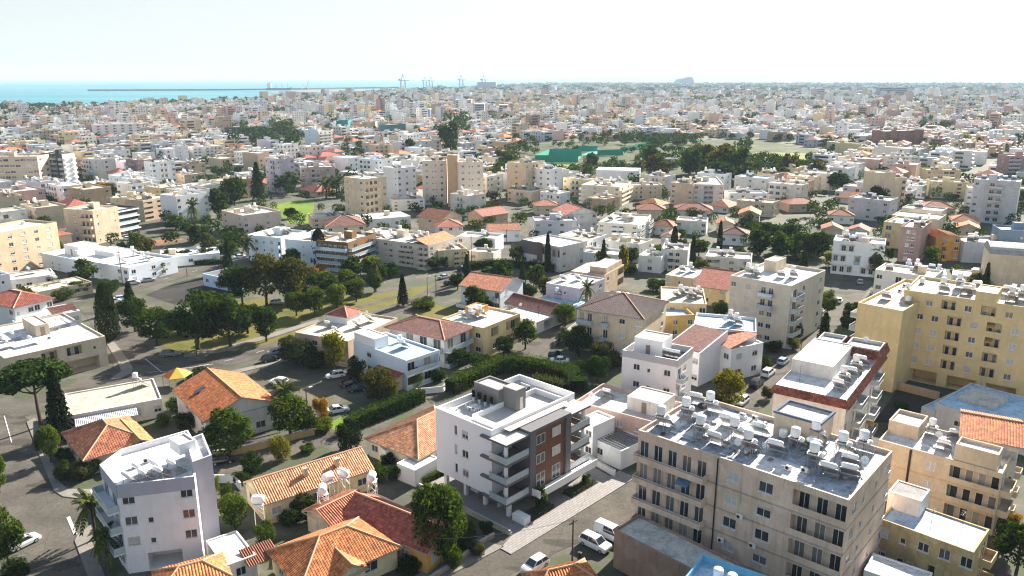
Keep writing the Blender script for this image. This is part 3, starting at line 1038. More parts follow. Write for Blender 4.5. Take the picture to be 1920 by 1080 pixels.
# streets
street = road('road', [(700, 1200), (915, 1052), (1080, 978), (1205, 915), (1300, 838), (1405, 738), (1478, 672), (1543, 600), (1586, 556), (1605, 530), (1612, 500), (1625, 470)], 8.6, left=0)
left_road = road('road', [(150, 1180), (95, 1050), (62, 950), (35, 865), (-10, 800), (-80, 760)], 10.5)
cross_lane = road('road', [(60, 1000), (185, 955), (300, 912), (420, 878), (530, 845), (635, 812)], 6.0)
west_road = road('road', [(-120, 805), (0, 779), (120, 742), (215, 712), (262, 690)], 8.5)
park_road = road('road', [(235, 705), (330, 692), (420, 678), (540, 644), (640, 612), (720, 586), (800, 556), (870, 513), (930, 478), (985, 444), (1010, 428), (1040, 405)], 7.0)
school_road = road('road', [(268, 700), (232, 645), (205, 600), (180, 570)], 9.0)
north_road = road('road', [(40, 600), (140, 566), (250, 539), (360, 510), (450, 487), (560, 455)], 7.5)
side_street = road('road', [(955, 682), (1005, 650), (1085, 600), (1130, 572), (1180, 545)], 6.5)
back_road = road('road', [(150, 470), (260, 440), (345, 424), (430, 405)], 6.0)

# pavements with kerbs
def kerb_sheet(pts, z=.14):
    P = [G(*p) for p in pts]
    a = sum(P[i].x * P[(i + 1) % len(P)].y - P[(i + 1) % len(P)].x * P[i].y for i in range(len(P)))
    if a < 0:
        P.reverse()
    mb = MB()
    mb.poly([(p.x, p.y, z) for p in P])
    for i in range(len(P)):
        p, q = P[i], P[(i + 1) % len(P)]
        mb.poly([(p.x, p.y, 0), (q.x, q.y, 0), (q.x, q.y, z), (p.x, p.y, z)])
    return struct('pavement', mb.mesh('pavement', [MG['pave']]))
kerb_sheet([(50, 792), (66, 784), (92, 850), (112, 905), (128, 918), (190, 918), (196, 928), (150, 936), (118, 932), (102, 922), (84, 880)])
kerb_sheet([(140, 1015), (146, 1004), (172, 984), (178, 992), (170, 1010), (185, 1050), (198, 1085), (168, 1090)])
kerb_sheet([(200, 645), (213, 640), (238, 672), (249, 690), (247, 700), (222, 712), (205, 712), (228, 697), (222, 682)])
kerb_sheet([(395, 705), (470, 688), (555, 665), (640, 634), (644, 639), (560, 671), (475, 693), (398, 711)], .12)
kerb_sheet([(345, 670), (420, 660), (520, 630), (600, 604), (596, 599), (515, 624), (415, 653), (345, 663)], .12)
kerb_sheet([(700, 1134), (806, 1062), (838, 1040), (900, 1008), (926, 1020), (945, 1026), (850, 1076), (735, 1150)], .13)
# open plots
sheet('car_park', [(420, 700), (560, 668), (680, 640), (765, 690), (700, 770), (600, 800), (560, 800)], .008, MG['dirt'])
sheet('asphalt_yard', [(272, 553), (330, 530), (400, 514), (452, 522), (430, 560), (330, 572)], .012, MG['darkasphalt'])
sheet('park', [(300, 640), (330, 590), (480, 560), (620, 556), (700, 552), (800, 535), (830, 535), (720, 580), (600, 620), (500, 648), (380, 662), (320, 660)], .010, MG['drygrass'])
sheet('footpath', [(500, 628), (560, 606), (620, 588), (690, 568), (760, 548), (764, 552), (694, 574), (624, 596), (566, 616), (508, 636)], .014, MG['dirt'])
sheet('lawn', [(505, 386), (550, 376), (590, 376), (585, 418), (540, 418)], .012, MG['grass'])
MG['parkland'] = groundmat('parkland', [(.3, (.03, .045, .015)), (.5, (.06, .075, .03)), (.7, (.14, .14, .10))], .05, .5)
sheet('sports_ground', [(960, 340), (985, 270), (1235, 264), (1420, 262), (1550, 284), (1560, 310), (1425, 350), (1200, 345), (1100, 330)], .006, MG['parkland']); GREEN.append(OPEN[-1])
sheet('sports_pitch', [(992, 322), (1002, 306), (1085, 303), (1080, 322)], .012, MG['pitch'])
sheet('sports_pitch', [(1400, 302), (1418, 285), (1535, 288), (1560, 304), (1500, 306)], .012, MG['pitch'])
sheet('earth_plot', [(240, 463), (330, 440), (345, 450), (260, 468)], .012, MG['earth'])
sheet('orchard', [(1400, 490), (1408, 430), (1558, 424), (1562, 490)], .012, MG['parkland']); GREEN.append(OPEN[-1])
sheet('yard', [(770, 590), (800, 568), (860, 575), (850, 600)], .012, MG['drygrass'])
sheet('yard', [(610, 800), (640, 780), (660, 800), (620, 815)], .016, MG['grass'])
sheet('yard', [(1640, 790), (1690, 720), (1760, 740), (1720, 800)], .012, MG['darkasphalt'])

# painted lines
def line(P0, P1, w=.12, z=.075):
    d = (P1 - P0).normalized()
    n_ = Vector((-d.y, d.x)) * w / 2
    return [(P0 - n_), (P1 - n_), (P1 + n_), (P0 + n_)], z
mb = MB()
for a, b, w in [((128, 970), (142, 1003), .45), ((272, 673), (303, 698), .14), ((303, 698), (400, 683), .14), ((48, 882), (60, 876), .3), ((8, 780), (22, 830), .14)]:
    q, z = line(G(*a), G(*b), w)
    mb.poly([(p.x, p.y, z) for p in q])
for P_ in (park_road, north_road):
    for i in range(2, len(P_) - 2, 2):
        q, z = line(P_[i], P_[i].lerp(P_[i + 1], min(1, 2.2 / max((P_[i + 1] - P_[i]).length, .1))), .12)
        mb.poly([(p.x, p.y, z) for p in q])
struct('road_markings', mb.mesh('road_markings', [flat('road_paint', (.72, .72, .70), .8, 0, .2, .2)]))
# ------------------------------------------------------------------ the new apartment house in the middle
def frame_poly(o, ang, x0, x1, y0, y1):
    ex, ey = Vector((math.cos(ang), math.sin(ang))), Vector((-math.sin(ang), math.cos(ang)))
    return [o + ex * a + ey * b for a, b in ((x0, y0), (x1, y0), (x1, y1), (x0, y1))]
A47 = R(47)
OM = Vector((-.8, 100.1))
def LM(x, y):
    return OM + Vector((math.cos(A47), math.sin(A47))) * x + Vector((-math.sin(A47), math.cos(A47))) * y
slate = flat('grey_cladding', (.13, .13, .14), .6, 0, .3, .08)
woodc = flat('brown_cladding', (.16, .07, .04), .6, 0, .3, .15, 1.5)
stairgrey = plaster((.20, .19, .185), .15)
terr = roofing((.50, .47, .44), .15)
deckwood = flat('balcony_floor', (.26, .17, .12), .7, 0, .3, .15)
hero = building('apartment_building', 'new white four-level apartment house with brown cladding panel and glass corner balconies', 'building',
                frame_poly(OM, A47, .5, 19.5, 3.4, 15.4), 10.4, 3, 'white', {3: '....v.w.....', 0: '....w.w.d.', 1: '.w..w.'}, par=1.0, lod=0, rc=terr, short='new white apartment house', z0=3.0,
                wallmat=plaster((.80, .80, .82), .06))
OCC[-1] = [LM(-3, -6), LM(22, -6), LM(22, 17), LM(-3, 17)]
hr = hero.root
# root frame: origin at local (.5, 3.4, 3)
def hb(name, boxes, mats, parent=None):
    mb = MB()
    for bx in boxes:
        x0, x1, y0, y1, z0, z1 = bx[:6]
        mb.box(x0 - .5, x1 - .5, y0 - 3.4, y1 - 3.4, z0 - 3, z1 - 3, bx[6] if len(bx) > 6 else 0)
    return ob(name, mb.mesh(name, mats), parent or hr)
hb('underside', [(.5, 19.5, 3.4, 15.4, 2.8, 2.998)], [M['whitewall']])
hb('facade_block', [(6.0, 13.0, .05, 3.39, 2.99, 12.35)], [woodc])
hb('grey_pier', [(4.8, 6.0, -.25, 3.39, 2.6, 12.38)], [slate])
hb('grey_pier', [(13.0, 14.2, -.25, 3.39, 2.6, 12.38)], [slate])
hb('grey_lintel', [(4.8, 14.2, -.25, 3.38, 12.382, 12.85)], [slate])
for z in (3.0, 6.13, 9.26, 12.4):
    dz = .3 if z > 3 else .2
    top = z >= 12
    hb('balcony_slab', [(-.1, 4.79, -.1, 3.39, z - dz, z - .02), (-.1, .49, 3.39, 5.2, z - dz, z - .02)], [slate])
    hb('balcony_slab', [(14.21, 19.2, -.1, 3.39, z - dz, z - .02)], [slate])
    for dk in ((-.05, 4.78), (14.22, 19.15)):
        hb('balcony_deck' if not top else 'ledge_cover', [(dk[0], dk[1], -.05, 3.38, z - .018, z + .02)], [deckwood if not top else terr])
    if not top:
        for (x0, x1, nm) in ((-.05, 4.75, 0), (14.25, 19.15, 1)):
            r_ = hb('glass_railing', [(x0, x1, -.05, -.02, z + .06, z + 1.05), (x0 if not nm else x1 - .03, x0 + .03 if not nm else x1, -.02, 3.38, z + .06, z + 1.05)], [M['railglass']])
            hb('handrail', [(x0 - .02, x1 + .02, -.07, 0, z + 1.05, z + 1.1), (x0 - .02 if not nm else x1 - .05, x0 + .05 if not nm else x1 + .02, 0, 3.38, z + 1.05, z + 1.1)], [M['steel']], r_)
        hb('corner_column', [(.55, .95, .55, .95, z + .02, z + 2.8)], [M['whitewall']])
        hb('corner_column', [(18.2, 18.6, .55, .95, z + .02, z + 2.8)], [M['whitewall']])
        for (xa, ww) in ((2.7, 3.6), (16.8, 3.4)):
            w_ = ob('window', window_mesh('plain', ww, 2.3), hr, (xa - .5, -.06, z - 3 + .05))
            ob('pane', pane_mesh(ww, 2.3), w_)
for z in (3.0, 6.13, 9.26):
    for xa in (7.4, 11.0):
        hgt = 2.25 if z < 4 else 1.5
        zz = z + (.1 if z < 4 else .8)
        w_ = ob('window', window_mesh('plain', 1.9, hgt), hr, (xa - .5, -3.40 - .06, zz - 3))
        ob('pane', pane_mesh(1.9, hgt, 'shutter' if xa > 9 and z > 4 else 'glass'), w_)
hb('terrace', [(5.2, 19.2, -1.6, -.26, 2.6, 3.0), (5.2, 19.2, -1.72, -1.6, 2.5, 3.7), (5.2, 5.32, -1.6, -.26, 3.0, 3.7)], [M['whitewall']])
for k, (x, y) in enumerate([(1.8, 1.2), (1.8, 6.0), (1.8, 10.2), (1.8, 14.6), (8, 1.2), (13.5, 1.2), (18.5, 1.2), (18.5, 7), (18.5, 14.6)]):
    hb('pilotis_column', [(x - .28, x + .28, y - .28, y + .28, .06, 2.8)], [M['whitewall']])
hb('ground_core', [(6.5, 15.5, 4.0, 12.5, .06, 2.8)], [M['whitewall']])
hb('screen_wall', [(2.4, 6.49, 3.9, 4.1, .06, 2.8)], [M['whitewall']])
hb('stair_tower', [(8.4, 12.0, 9.6, 15.0, 12.4, 15.1), (9.4, 11.6, 6.8, 9.599, 12.4, 15.8)], [stairgrey])
hb('stair_tower_roof', [(8.7, 11.7, 9.9, 14.7, 15.1, 15.13)], [terr])
hb('lift_house_roof', [(9.6, 11.4, 7.0, 9.4, 15.8, 15.83)], [terr])
hb('stair_tower_lip', [(8.4, 12, 9.6, 9.88, 15.1, 15.4), (8.4, 8.68, 9.88, 15.0, 15.1, 15.4), (11.72, 12, 9.88, 15, 15.1, 15.4), (8.68, 11.72, 14.72, 15, 15.1, 15.4)], [stairgrey])
hb('stair_door', [(10.2, 10.9, 6.74, 6.79, 12.45, 14.5)], [flat('cream_door', (.62, .58, .50), .5)])
hb('inner_parapet', [(2.7, 9.39, 9.4, 9.6, 12.42, 13.3), (2.7, 2.9, 3.63, 9.4, 12.42, 13.3)], [M['whitewall']])
hb('inner_parapet', [(13.5, 17.0, 9.4, 9.6, 12.42, 13.3), (16.8, 17.0, 3.63, 9.4, 12.42, 13.3)], [M['whitewall']])
hb('roof_deck', [(2.9, 16.8, 2.0, 3.38, 12.86, 12.9)], [terr])
mbr = MB()
for i in range(23):
    x = 2.9 + i * .6 - .5
    mbr.beam((x, 2.0 - 3.4, 9.9), (x, 2.0 - 3.4, 10.85), .025)
mbr.beam((2.4, -1.4, 10.85), (16.2, -1.4, 10.85), .035); mbr.beam((2.4, -1.4, 10.3), (16.2, -1.4, 10.3), .015)
ob('roof_railing', mbr.mesh('roof_railing', [M['darkmetal']]), hr)

# furniture on the roof terrace and the balconies
def table_set(x, y, z, label, ang=A47, n=4):
    w = LM(x, y)
    t = thing('garden_table', 'white garden table ' + label, 'table', (w.x, w.y, z), ang)
    mb = MB(); mb.box(-.8, .8, -.45, .45, .70, .75)
    ob('table_top', mb.mesh('table_top', [M['frame']]), t)
    for a in (-.7, .7):
        for b in (-.36, .36):
            m2 = cached('tleg', lambda: (lambda q: (q.box(-.03, .03, -.03, .03, 0, .7), q.mesh('leg', [M['frame']]))[1])(MB()))
            ob('leg', m2, t, (a, b, 0))
    for i in range(n):
        a, b = ((-.45, -.8), (.45, -.8), (-.45, .8), (.45, .8))[i]
        chair(LM(x, y) + Vector((math.cos(ang) * a - math.sin(ang) * b, math.sin(ang) * a + math.cos(ang) * b)), z, ang + (0 if b < 0 else math.pi), ('front left', 'front right', 'far left', 'far right')[i] + ' white chair at the table ' + label)
def chair(w, z, ang, label, group='garden chairs at the tables'):
    c = thing('garden_chair', label, 'chair', (w.x, w.y, z), ang, group)
    def seat():
        mb = MB(); mb.box(-.23, .23, -.23, .23, .42, .47); return mb.mesh('seat', [M['frame']])
    def back():
        mb = MB(); mb.box(-.23, .23, -.26, -.22, .47, .88); return mb.mesh('backrest', [M['frame']])
    def leg():
        mb = MB(); mb.box(-.02, .02, -.02, .02, 0, .42); return mb.mesh('leg', [M['frame']])
    ob('seat', cached('cseat', seat), c); ob('backrest', cached('cback', back), c)
    for a in (-.2, .2):
        for b in (-.2, .2):
            ob('leg', cached('cleg', leg), c, (a, b, 0))
table_set(2.2, 13.4, 12.42, 'on the open end of the new apartment roof')
table_set(5.2, 12.0, 12.42, 'beside the potted plants on the new apartment roof')
for i, z in enumerate((3.0, 6.13, 9.26)):
    f = ('lowest', 'middle', 'top')[i]
    chair(LM(1.7, 2.0), z + .02, A47 + 2.2, f'white chair on the {f} corner balcony of the new white apartment house')
    chair(LM(16.2, 1.5), z + .02, A47 + 2.6, f'white chair on the {f} far-end balcony of the new white apartment house')
def sofa(x, y, z, label, ang):
    w = LM(x, y)
    t = thing('outdoor_sofa', label, 'sofa', (w.x, w.y, z), ang)
    for nm, bx, mt in (('base', (-1, 1, -.4, .4, .05, .3), M['darkmetal']), ('seat_cushion', (-.95, .95, -.3, .38, .3, .45), M['frame']), ('backrest', (-1, 1, -.42, -.3, .3, .8), M['frame']), ('armrest', (-1.05, -.96, -.4, .4, .3, .6), M['darkmetal']), ('armrest', (.96, 1.05, -.4, .4, .3, .6), M['darkmetal'])):
        mb = MB(); mb.box(*bx); ob(nm, mb.mesh(nm, [mt]), t)
sofa(14.6, 13.4, 12.42, 'pale outdoor sofa behind the grey stair tower of the new apartment house', A47 + math.pi)
sofa(16.9, 12.0, 12.42, 'pale outdoor sofa against the far parapet of the new apartment house', A47 + 1.57)

# forecourt
mb = MB()
def lsheet(name, pts, z, mat, kerb=0, label=None):
    P = [LM(*p) for p in pts]
    mb = MB()
    mb.poly([(p.x, p.y, z) for p in P])
    if kerb:
        for i in range(len(P)):
            p, q = P[i], P[(i + 1) % len(P)]
            mb.poly([(p.x, p.y, z - kerb), (q.x, q.y, z - kerb), (q.x, q.y, z), (p.x, p.y, z)])
    return struct(name, mb.mesh(name, [mat]), label)
def pavermat():
    m, nt, b = new_mat('pavers')
    br = N(nt, 'ShaderNodeTexBrick')
    br.inputs['Scale'].default_value = 1.0
    br.inputs['Brick Width'].default_value = .9
    br.inputs['Row Height'].default_value = .45
    br.inputs['Mortar Size'].default_value = .03
    br.inputs['Color1'].default_value = (.26, .245, .235, 1); br.inputs['Color2'].default_value = (.22, .205, .20, 1); br.inputs['Mortar'].default_value = (.11, .10, .10, 1)
    mp = N(nt, 'ShaderNodeMapping')
    mp.inputs['Rotation'].default_value = (0, 0, -A47)
    nt.links.new(coords(nt, world=True), mp.inputs[0]); nt.links.new(mp.outputs[0], br.inputs['Vector'])
    nt.links.new(br.outputs[0], b.inputs['Base Color'])
    b.inputs['Roughness'].default_value = .9
    return m
PAV = pavermat()
lsheet('forecourt', [(-1.6, -2.6), (21.5, -2.6), (22.5, 3), (21, 17), (-1.6, 17)], .10, MG['tilepave'], .1)
lsheet('pavement', [(-5, -5.6), (24, -5.9), (24, -2.61), (-1.6, -2.61), (-5, -3.6)], .13, PAV, .13)
def bed(name, x0, x1, y0, y1, seed, label):
    w = LM(x0, y0)
    t = thing(name, label, 'flower bed', (w.x, w.y, .1), A47)
    mb = MB(); mb.box(0, x1 - x0, 0, y1 - y0, 0, .12)
    ob('soil', mb.mesh('soil', [flat('soil', (.06, .045, .03), .95)]), t)
    r = random.Random(seed)
    for (mat, n, nm) in ((leafmat('bed_green', (.03, .06, .015), (.08, .14, .03)), 900, 'planting'), (leafmat('lavender', (.10, .06, .14), (.22, .14, .28), .2), 420, 'flowers')):
        mb = MB()
        for i in range(n):
            x, y, z = r.uniform(.1, x1 - x0 - .1), r.uniform(.1, y1 - y0 - .1), r.uniform(.1, .45)
            if nm == 'planting' and (x < .5 or y < .5):
                z += .2
            a, s = r.uniform(0, 6.28), r.uniform(.07, .14)
            c, sn, tl = math.cos(a) * s, math.sin(a) * s, r.uniform(-.06, .1)
            mb.poly([(x - c, y - sn, z), (x + sn, y - c, z + tl), (x + c, y + sn, z + .04), (x - sn, y + c, z - tl)])
        o = ob(nm, mb.mesh(nm, [mat]), t)
        o['kind'] = 'stuff'
bed('flower_bed', 2.9, 8.2, -2.4, -.1, 3, 'planted bed with lavender beside the white block at the forecourt corner')
bed('flower_bed', 12.0, 18.6, -2.5, -.4, 4, 'planted bed with purple flowers below the terrace, nearer the white side wall')
w = LM(1.3, -2.3)
mb = MB(); mb.box(0, 1.3, 0, 2.4, 0, 1.1)
bmesh_block = ob('entrance_block', mb.mesh('entrance_block', [M['whitewall']]), None, (w.x, w.y, .1), A47)
tag(bmesh_block, 'white rendered gate block at the forecourt corner of the new apartment house', 'wall')
def low_wall(P, hgt, thick, mat, label, name='garden_wall', cope=True):
    """a free-standing wall along a line of ground points: one thing with its coping"""
    t = thing(name, label, 'wall', (P[0].x, P[0].y, 0))
    mb, mc = MB(), MB()
    for i in range(len(P) - 1):
        d = P[i + 1] - P[i]
        c = (P[i] + P[i + 1]) / 2 - P[0]
        mb.obox((c.x, c.y), math.atan2(d.y, d.x), d.length / 2, thick / 2, 0, hgt)
        mc.obox((c.x, c.y), math.atan2(d.y, d.x), d.length / 2 + .04, thick / 2 + .04, hgt + .002, hgt + .07)
    ob('masonry', mb.mesh('masonry', [mat]), t)
    if cope:
        ob('coping', mc.mesh('coping', [M['concrete']]), t)
    return t
low_wall([LM(23.6, 4.5), LM(22.0, -3.2)], 1.1, .2, M['whitewall'], 'low white boundary wall beside the sunlit drive of the new apartment house')
low_wall([LM(-1.8, -2.4), LM(-1.8, 8), LM(-1.8, 17)], .8, .2, plaster((.55, .48, .36), .6), 'low beige wall between the new forecourt and the orange-walled house garden')
# ------------------------------------------------------------------ neighbouring buildings, near row
def B(name, label, cat, p0, p1, p2, h, floors, wall, front='', left='', right='', **kw):
    fac = {}
    if front: fac[0] = front
    if right: fac[1] = right
    if left: fac[3] = left
    return building(name, label, cat, rect(p0, p1, p2, h), h, floors, wall, fac, **kw)
def polyB(name, label, cat, pts, h, floors, wall, fac, **kw):
    return building(name, label, cat, [G(*p, h) for p in pts], h, floors, wall, fac, **kw)

# white trapezoid block, lower left
b1 = polyB('apartment_building', 'white four-storey wedge-shaped block with a lilac band under its roof edge', 'building',
           [(218, 910), (364, 893), (379, 852), (352, 806), (226, 842), (187, 871)], 12.7, 4, 'white',
           {0: ['w..w', 'wn.w', 'wn.w', '.oo.'], 5: ['gg', 'gg', 'gg', '.w']}, rc='white', par=.9, lod=0, short='white wedge-shaped block',
           wallmat=plaster((.78, .76, .79), .3))
lilac = plaster((.42, .42, .50), .25)
mbq = MB()
for i in (0, 5):
    a, c = b1.loc[i], b1.loc[(i + 1) % 6]
    d = (c - a).normalized(); n_ = Vector((d.y, -d.x)) * .05
    p, q = a + n_, c + n_
    mbq.poly([(p.x, p.y, 10.9), (q.x, q.y, 10.9), (q.x, q.y, 12.72), (p.x, p.y, 12.72)])
    mbq.poly([(p.x, p.y, 12.72), (q.x, q.y, 12.72), (c.x, c.y, 12.72), (a.x, a.y, 12.72)])
ob('roof_band', mbq.mesh('roof_band', [lilac]), b1.root)
tw = [G(*p, 14.2) for p in ((361, 866), (397, 853), (380, 812), (348, 824))]
b1t = building('apartment_building', 'tall grey stair shaft standing against the white wedge-shaped block', 'building', tw, 14.2, 4, 'palegrey', {}, par=.5, lod=0, rc='white', short='grey stair shaft',
               wallmat=plaster((.46, .46, .52), .25))
annex(b1t, .2, b1t.W - .2, b1t.D * .55, b1t.D - .1, 13.7, 15.2, 'white', 'pale', door=None)
for (x, y) in ((1.6, 1.4), (3.4, 1.7), (5.2, 2.0), (2.4, 3.6), (4.5, 3.9), (6.6, 3.6)):
    kit(b1, 'heater', x, y)
kit(b1, 'ac', 1.0, 6.2); kit(b1, 'ac', 2.2, 7.4)

# orange hip-roofed house at the bottom edge
h1 = B('house', 'yellow bungalow under a wide orange hip roof with a small front gable', 'house', (566, 1096), (744, 1022), (508, 1030), 3.4, 1, 'paleyellow', '.w.W.', '.w.w.', '.W.', roof='hip', tile='orange', lod=0, pitch=.5, short='yellow bungalow with front gable')
t_ = hip_roof(h1.root, h1.W * .30, h1.W * .58, -1.6, h1.D * .45, 3.5, .62, tilem('orange'), 0, 'y', 'gable', e=.4, name='porch_roof')
mb = MB(); x0, x1 = h1.W * .30, h1.W * .58
mb.poly([(x0, -1.6, 0), (x1, -1.6, 0), (x1, -1.6, 3.5), ((x0 + x1) / 2, -1.6, 3.5 + .62 * (x1 - x0) / 2 - .1), (x0, -1.6, 3.5)])
mb.poly([(x0, -.01, 0), (x0, -1.6, 0), (x0, -1.6, 3.5), (x0, -.01, 3.5)]); mb.poly([(x1, -1.6, 0), (x1, -.01, 0), (x1, -.01, 3.5), (x1, -1.6, 3.5)])
ob('porch_wall', mb.mesh('porch_wall', [wallm('paleyellow')]), h1.root)
ob('window', wpane_mesh(1.0, .6, 'glass'), h1.root, ((x0 + x1) / 2, -1.66, 3.3))
h2 = B('house', 'long yellow house under a plain orange gable roof behind the steel roof frames', 'house', (496, 943), (697, 878), (462, 902), 3.6, 1, 'paleyellow', 'w.W.w', 'w.', 'w', roof='gable', axis='x', tile='faded', lod=0, pitch=.5, eave=.35, short='long yellow gabled house')
for x in (.42, .72):
    mb = MB(); mb.box(-.3, .3, -.3, .3, 0, 1.7); mb.box(-.36, .36, -.36, .36, 1.7, 1.82)
    ob('chimney', mb.mesh('chimney', [wallm('beige')]), h2.root, (h2.W * x, h2.D * .28, 4.1))
h3 = B('house', 'orange-walled cottage with dark red gable roof half hidden by the round tree', 'house', (800, 1032), (856, 990), (706, 926), 3.6, 1, 'orange', 'w.', '.w..w.', '', roof='gable', axis='y', tile='red', lod=0, pitch=.6, short='orange-walled cottage', eave=.4)
h4 = B('house', 'two-storey white house with one dark and one bright orange roof slope', 'house', (385, 786), (518, 752), (338, 727), 5.2, 2, 'offwhite', ['.w...w', 'WW..W.'], '.w.w', '', roof='gable', axis='y', tile='burnt', lod=0, pitch=.40, short='white house with two-tone orange roof')
mb = MB(); mb.box(-1.0, 1.0, -.6, .6, 0, .06)
o_ = ob('skylight', mb.mesh('skylight', [M['panel']]), h4.root, (h4.W * .20, h4.D * .62, 6.5)); o_.rotation_euler = (0, -math.atan(.40), 0)
h5 = B('house', 'low house with a dark red and orange hipped roof behind the white wedge-shaped block', 'house', (160, 858), (280, 824), (136, 806), 3.2, 1, 'cream', 'w.w.', '.w.', '', roof='hip', tile='rust', lod=0, pitch=.5, short='low dark red hipped house')
t_ = hip_roof(h5.root, h5.W * .62, h5.W * 1.02, -1.2, h5.D * .7, 3.3, .5, tilem('orange'), 0, 'y', 'gable', e=.4, name='wing_roof')
mb = MB(); mb.box(h5.W * .62, h5.W * 1.02, -1.1, -.01, 0, 3.3); ob('wing_wall', mb.mesh('wing_wall', [wallm('cream')]), h5.root)
h6 = B('house', 'flat beige-roofed white bungalow beside the umbrella pine', 'house', (126, 780), (303, 747), (98, 742), 3.7, 1, 'offwhite', '.w.w..w.w', '', 'w', rc='beige', par=.25, lod=0, short='flat-roofed white bungalow')
kit(h6, 'tallheater', h6.W * .86, h6.D * .75); kit(h6, 'barrel', h6.W * .78, -1.3, 3.2) if False else None
aw = MB()
for i in range(34):
    x0 = h6.W * .06 + i * .3
    aw.poly([(x0, -2.6, 2.35), (x0 + .15, -2.6, 2.45), (x0 + .15, -.02, 3.15), (x0, -.02, 3.05)]); aw.poly([(x0 + .15, -2.6, 2.45), (x0 + .3, -2.6, 2.35), (x0 + .3, -.02, 3.05), (x0 + .15, -.02, 3.15)])
ob('corrugated_awning', aw.mesh('corrugated_awning', [flat('corrugated_steel', (.55, .58, .62), .4, .3)]), h6.root)
b8 = B('shop_building', 'worn two-storey beige building with shops below and cluttered white roof', 'building', (8, 672), (197, 630), (-10, 612), 6.8, 2, 'cream', ['.WW.rr.rr.n.', 'oo.oooooooo.'], '', '.', rc='white', par=.35, lod=0, short='worn beige shop building')
annex(b8, b8.W * .48, b8.W * .62, b8.D * .45, b8.D * .8, 6.4, 9.0, 'cream', 'pale')
for (x, y) in ((.16, .3), (.3, .5), (.38, .25), (.72, .55), (.86, .6)):
    kit(b8, 'tallheater' if x < .3 else 'heater', b8.W * x, b8.D * y)
kit(b8, 'dish', b8.W * .8, b8.D * .7); kit(b8, 'ac', b8.W * .55, b8.D * .3)
h9 = B('villa', 'white villa with stepped red tiled roofs at the left edge', 'house', (26, 575), (97, 558), (-30, 560), 7.0, 2, 'white', ['n.WW.W', '.WW.s.'], '.w.w', '', roof='hip', tile='red', lod=0, pitch=.42, short='white villa with stepped red roofs')
h9b = B('villa', 'low white wing with a small maroon lean-to roof in front of the red-roofed villa', 'house', (32, 606), (150, 582), (10, 592), 3.6, 1, 'white', '.w.W.w', '', '', rc='white', lod=0, par=.4, short='low white villa wing')
facet_m = MB(); facet(facet_m, [(h9b.W * .55, .5, 3.9), (h9b.W * .98, .5, 3.9), (h9b.W * .98, 3.4, 5.0), (h9b.W * .55, 3.4, 5.0)], True)
ob('lean_to_roof', facet_m.mesh('lean_to_roof', [tilem('maroon')]), h9b.root)
facet_m = MB(); facet(facet_m, [(.2, h9b.D - 2.2, 3.7), (h9b.W * .55, h9b.D - 2.2, 3.7), (h9b.W * .55, h9b.D + .2, 4.9), (.2, h9b.D + .2, 4.9)], True)
ob('lower_tiled_roof', facet_m.mesh('lower_tiled_roof', [tilem('red')]), h9b.root)

# big weathered apartment block, lower right
peach = plaster((.76, .56, .43), .7)
big = B('apartment_building', 'large weathered pinkish-beige apartment block with long balconies and cluttered roof', 'building', (1197, 806), (1592, 938), (1304, 740), 16.6, 5, 'beige',
        ['BBBBB.s.W.rrr', 'BBBBB.s.W.rrr', 'BBBBB.W.W.rrr', 'BBBBB.s.W.eee', '...s..W.W.rrr'], '..w..', '.w.n..n..w', rc=roofing((.50, .56, .64), .9), par=.55, lod=0,  # roof blue puts the sky-tinted shade into its colour
        short='large weathered beige block', wallmat=peach, trim=peach, bands=True, band_col=plaster((.50, .40, .33), .8))
annex(big, big.W * .50, big.W * .72, big.D * .72, big.D * 1.02, 16.05, 19.3, 'cream', 'white', lip=.15)
mb = MB(); w0, w1, d0, d1 = big.W * .50 - .15, big.W * .72 + .15, big.D * .72 - .15, big.D * 1.02 + .15
for a in ((w0, w1, d0, d0 + .3), (w0, w1, d1 - .3, d1), (w0, w0 + .3, d0 + .3, d1 - .3), (w1 - .3, w1, d0 + .3, d1 - .3)):
    mb.box(*a, 19.302, 19.6)
ob('stair_tower_coping', mb.mesh('coping', [plaster((.10, .13, .20), .3)]), big.root)
# white membrane sheets on the roof, whose blue colour paints in sky-tinted shade
for (x0, x1, y0, y1) in ((.17, .42, .25, .85), (.55, .78, .06, .34), (.80, .985, .45, .94), (.03, .12, .3, .7)):
    mb = MB(); mb.poly([(big.W * x0, big.D * y0, 16.06), (big.W * x1, big.D * y0, 16.06), (big.W * x1, big.D * y1, 16.06), (big.W * x0, big.D * y1, 16.06)])
    ob('roof_membrane', mb.mesh('roof_membrane', [roofm('white')]), big.root)
for (k, x, y) in [('tallheater', .06, .25), ('tallheater', .10, .55), ('tallheater', .16, .80), ('heater', .20, .45), ('heater', .35, .22), ('tallheater', .40, .45), ('heater', .46, .62), ('tallheater', .66, .58), ('heater', .73, .62), ('tallheater', .78, .42), ('tallheater', .84, .75), ('tallheater', .90, .88), ('heater', .86, .30), ('heater', .93, .38), ('heater', .90, .55), ('tallheater', .26, .30), ('heater', .30, .6), ('tallheater', .50, .30), ('heater', .60, .40), ('tallheater', .70, .82), ('heater', .05, .85)]:
    kit(big, k, big.W * x, big.D * y, 16.07, None, 1.15)
for (k, x, y) in [('barrel', .565, .66), ('barrel', .62, .64), ('barrel', .70, .70), ('dish', .45, .25), ('dish', .95, .6), ('ac', .30, .88), ('ac', .36, .9), ('ac', .48, .4), ('ac', .70, .2), ('ac', .76, .25), ('antenna', .5, .5), ('antenna', .92, .7), ('antenna', .84, .5)]:
    kit(big, k, big.W * x, big.D * y, 16.07)
rj = random.Random(4)
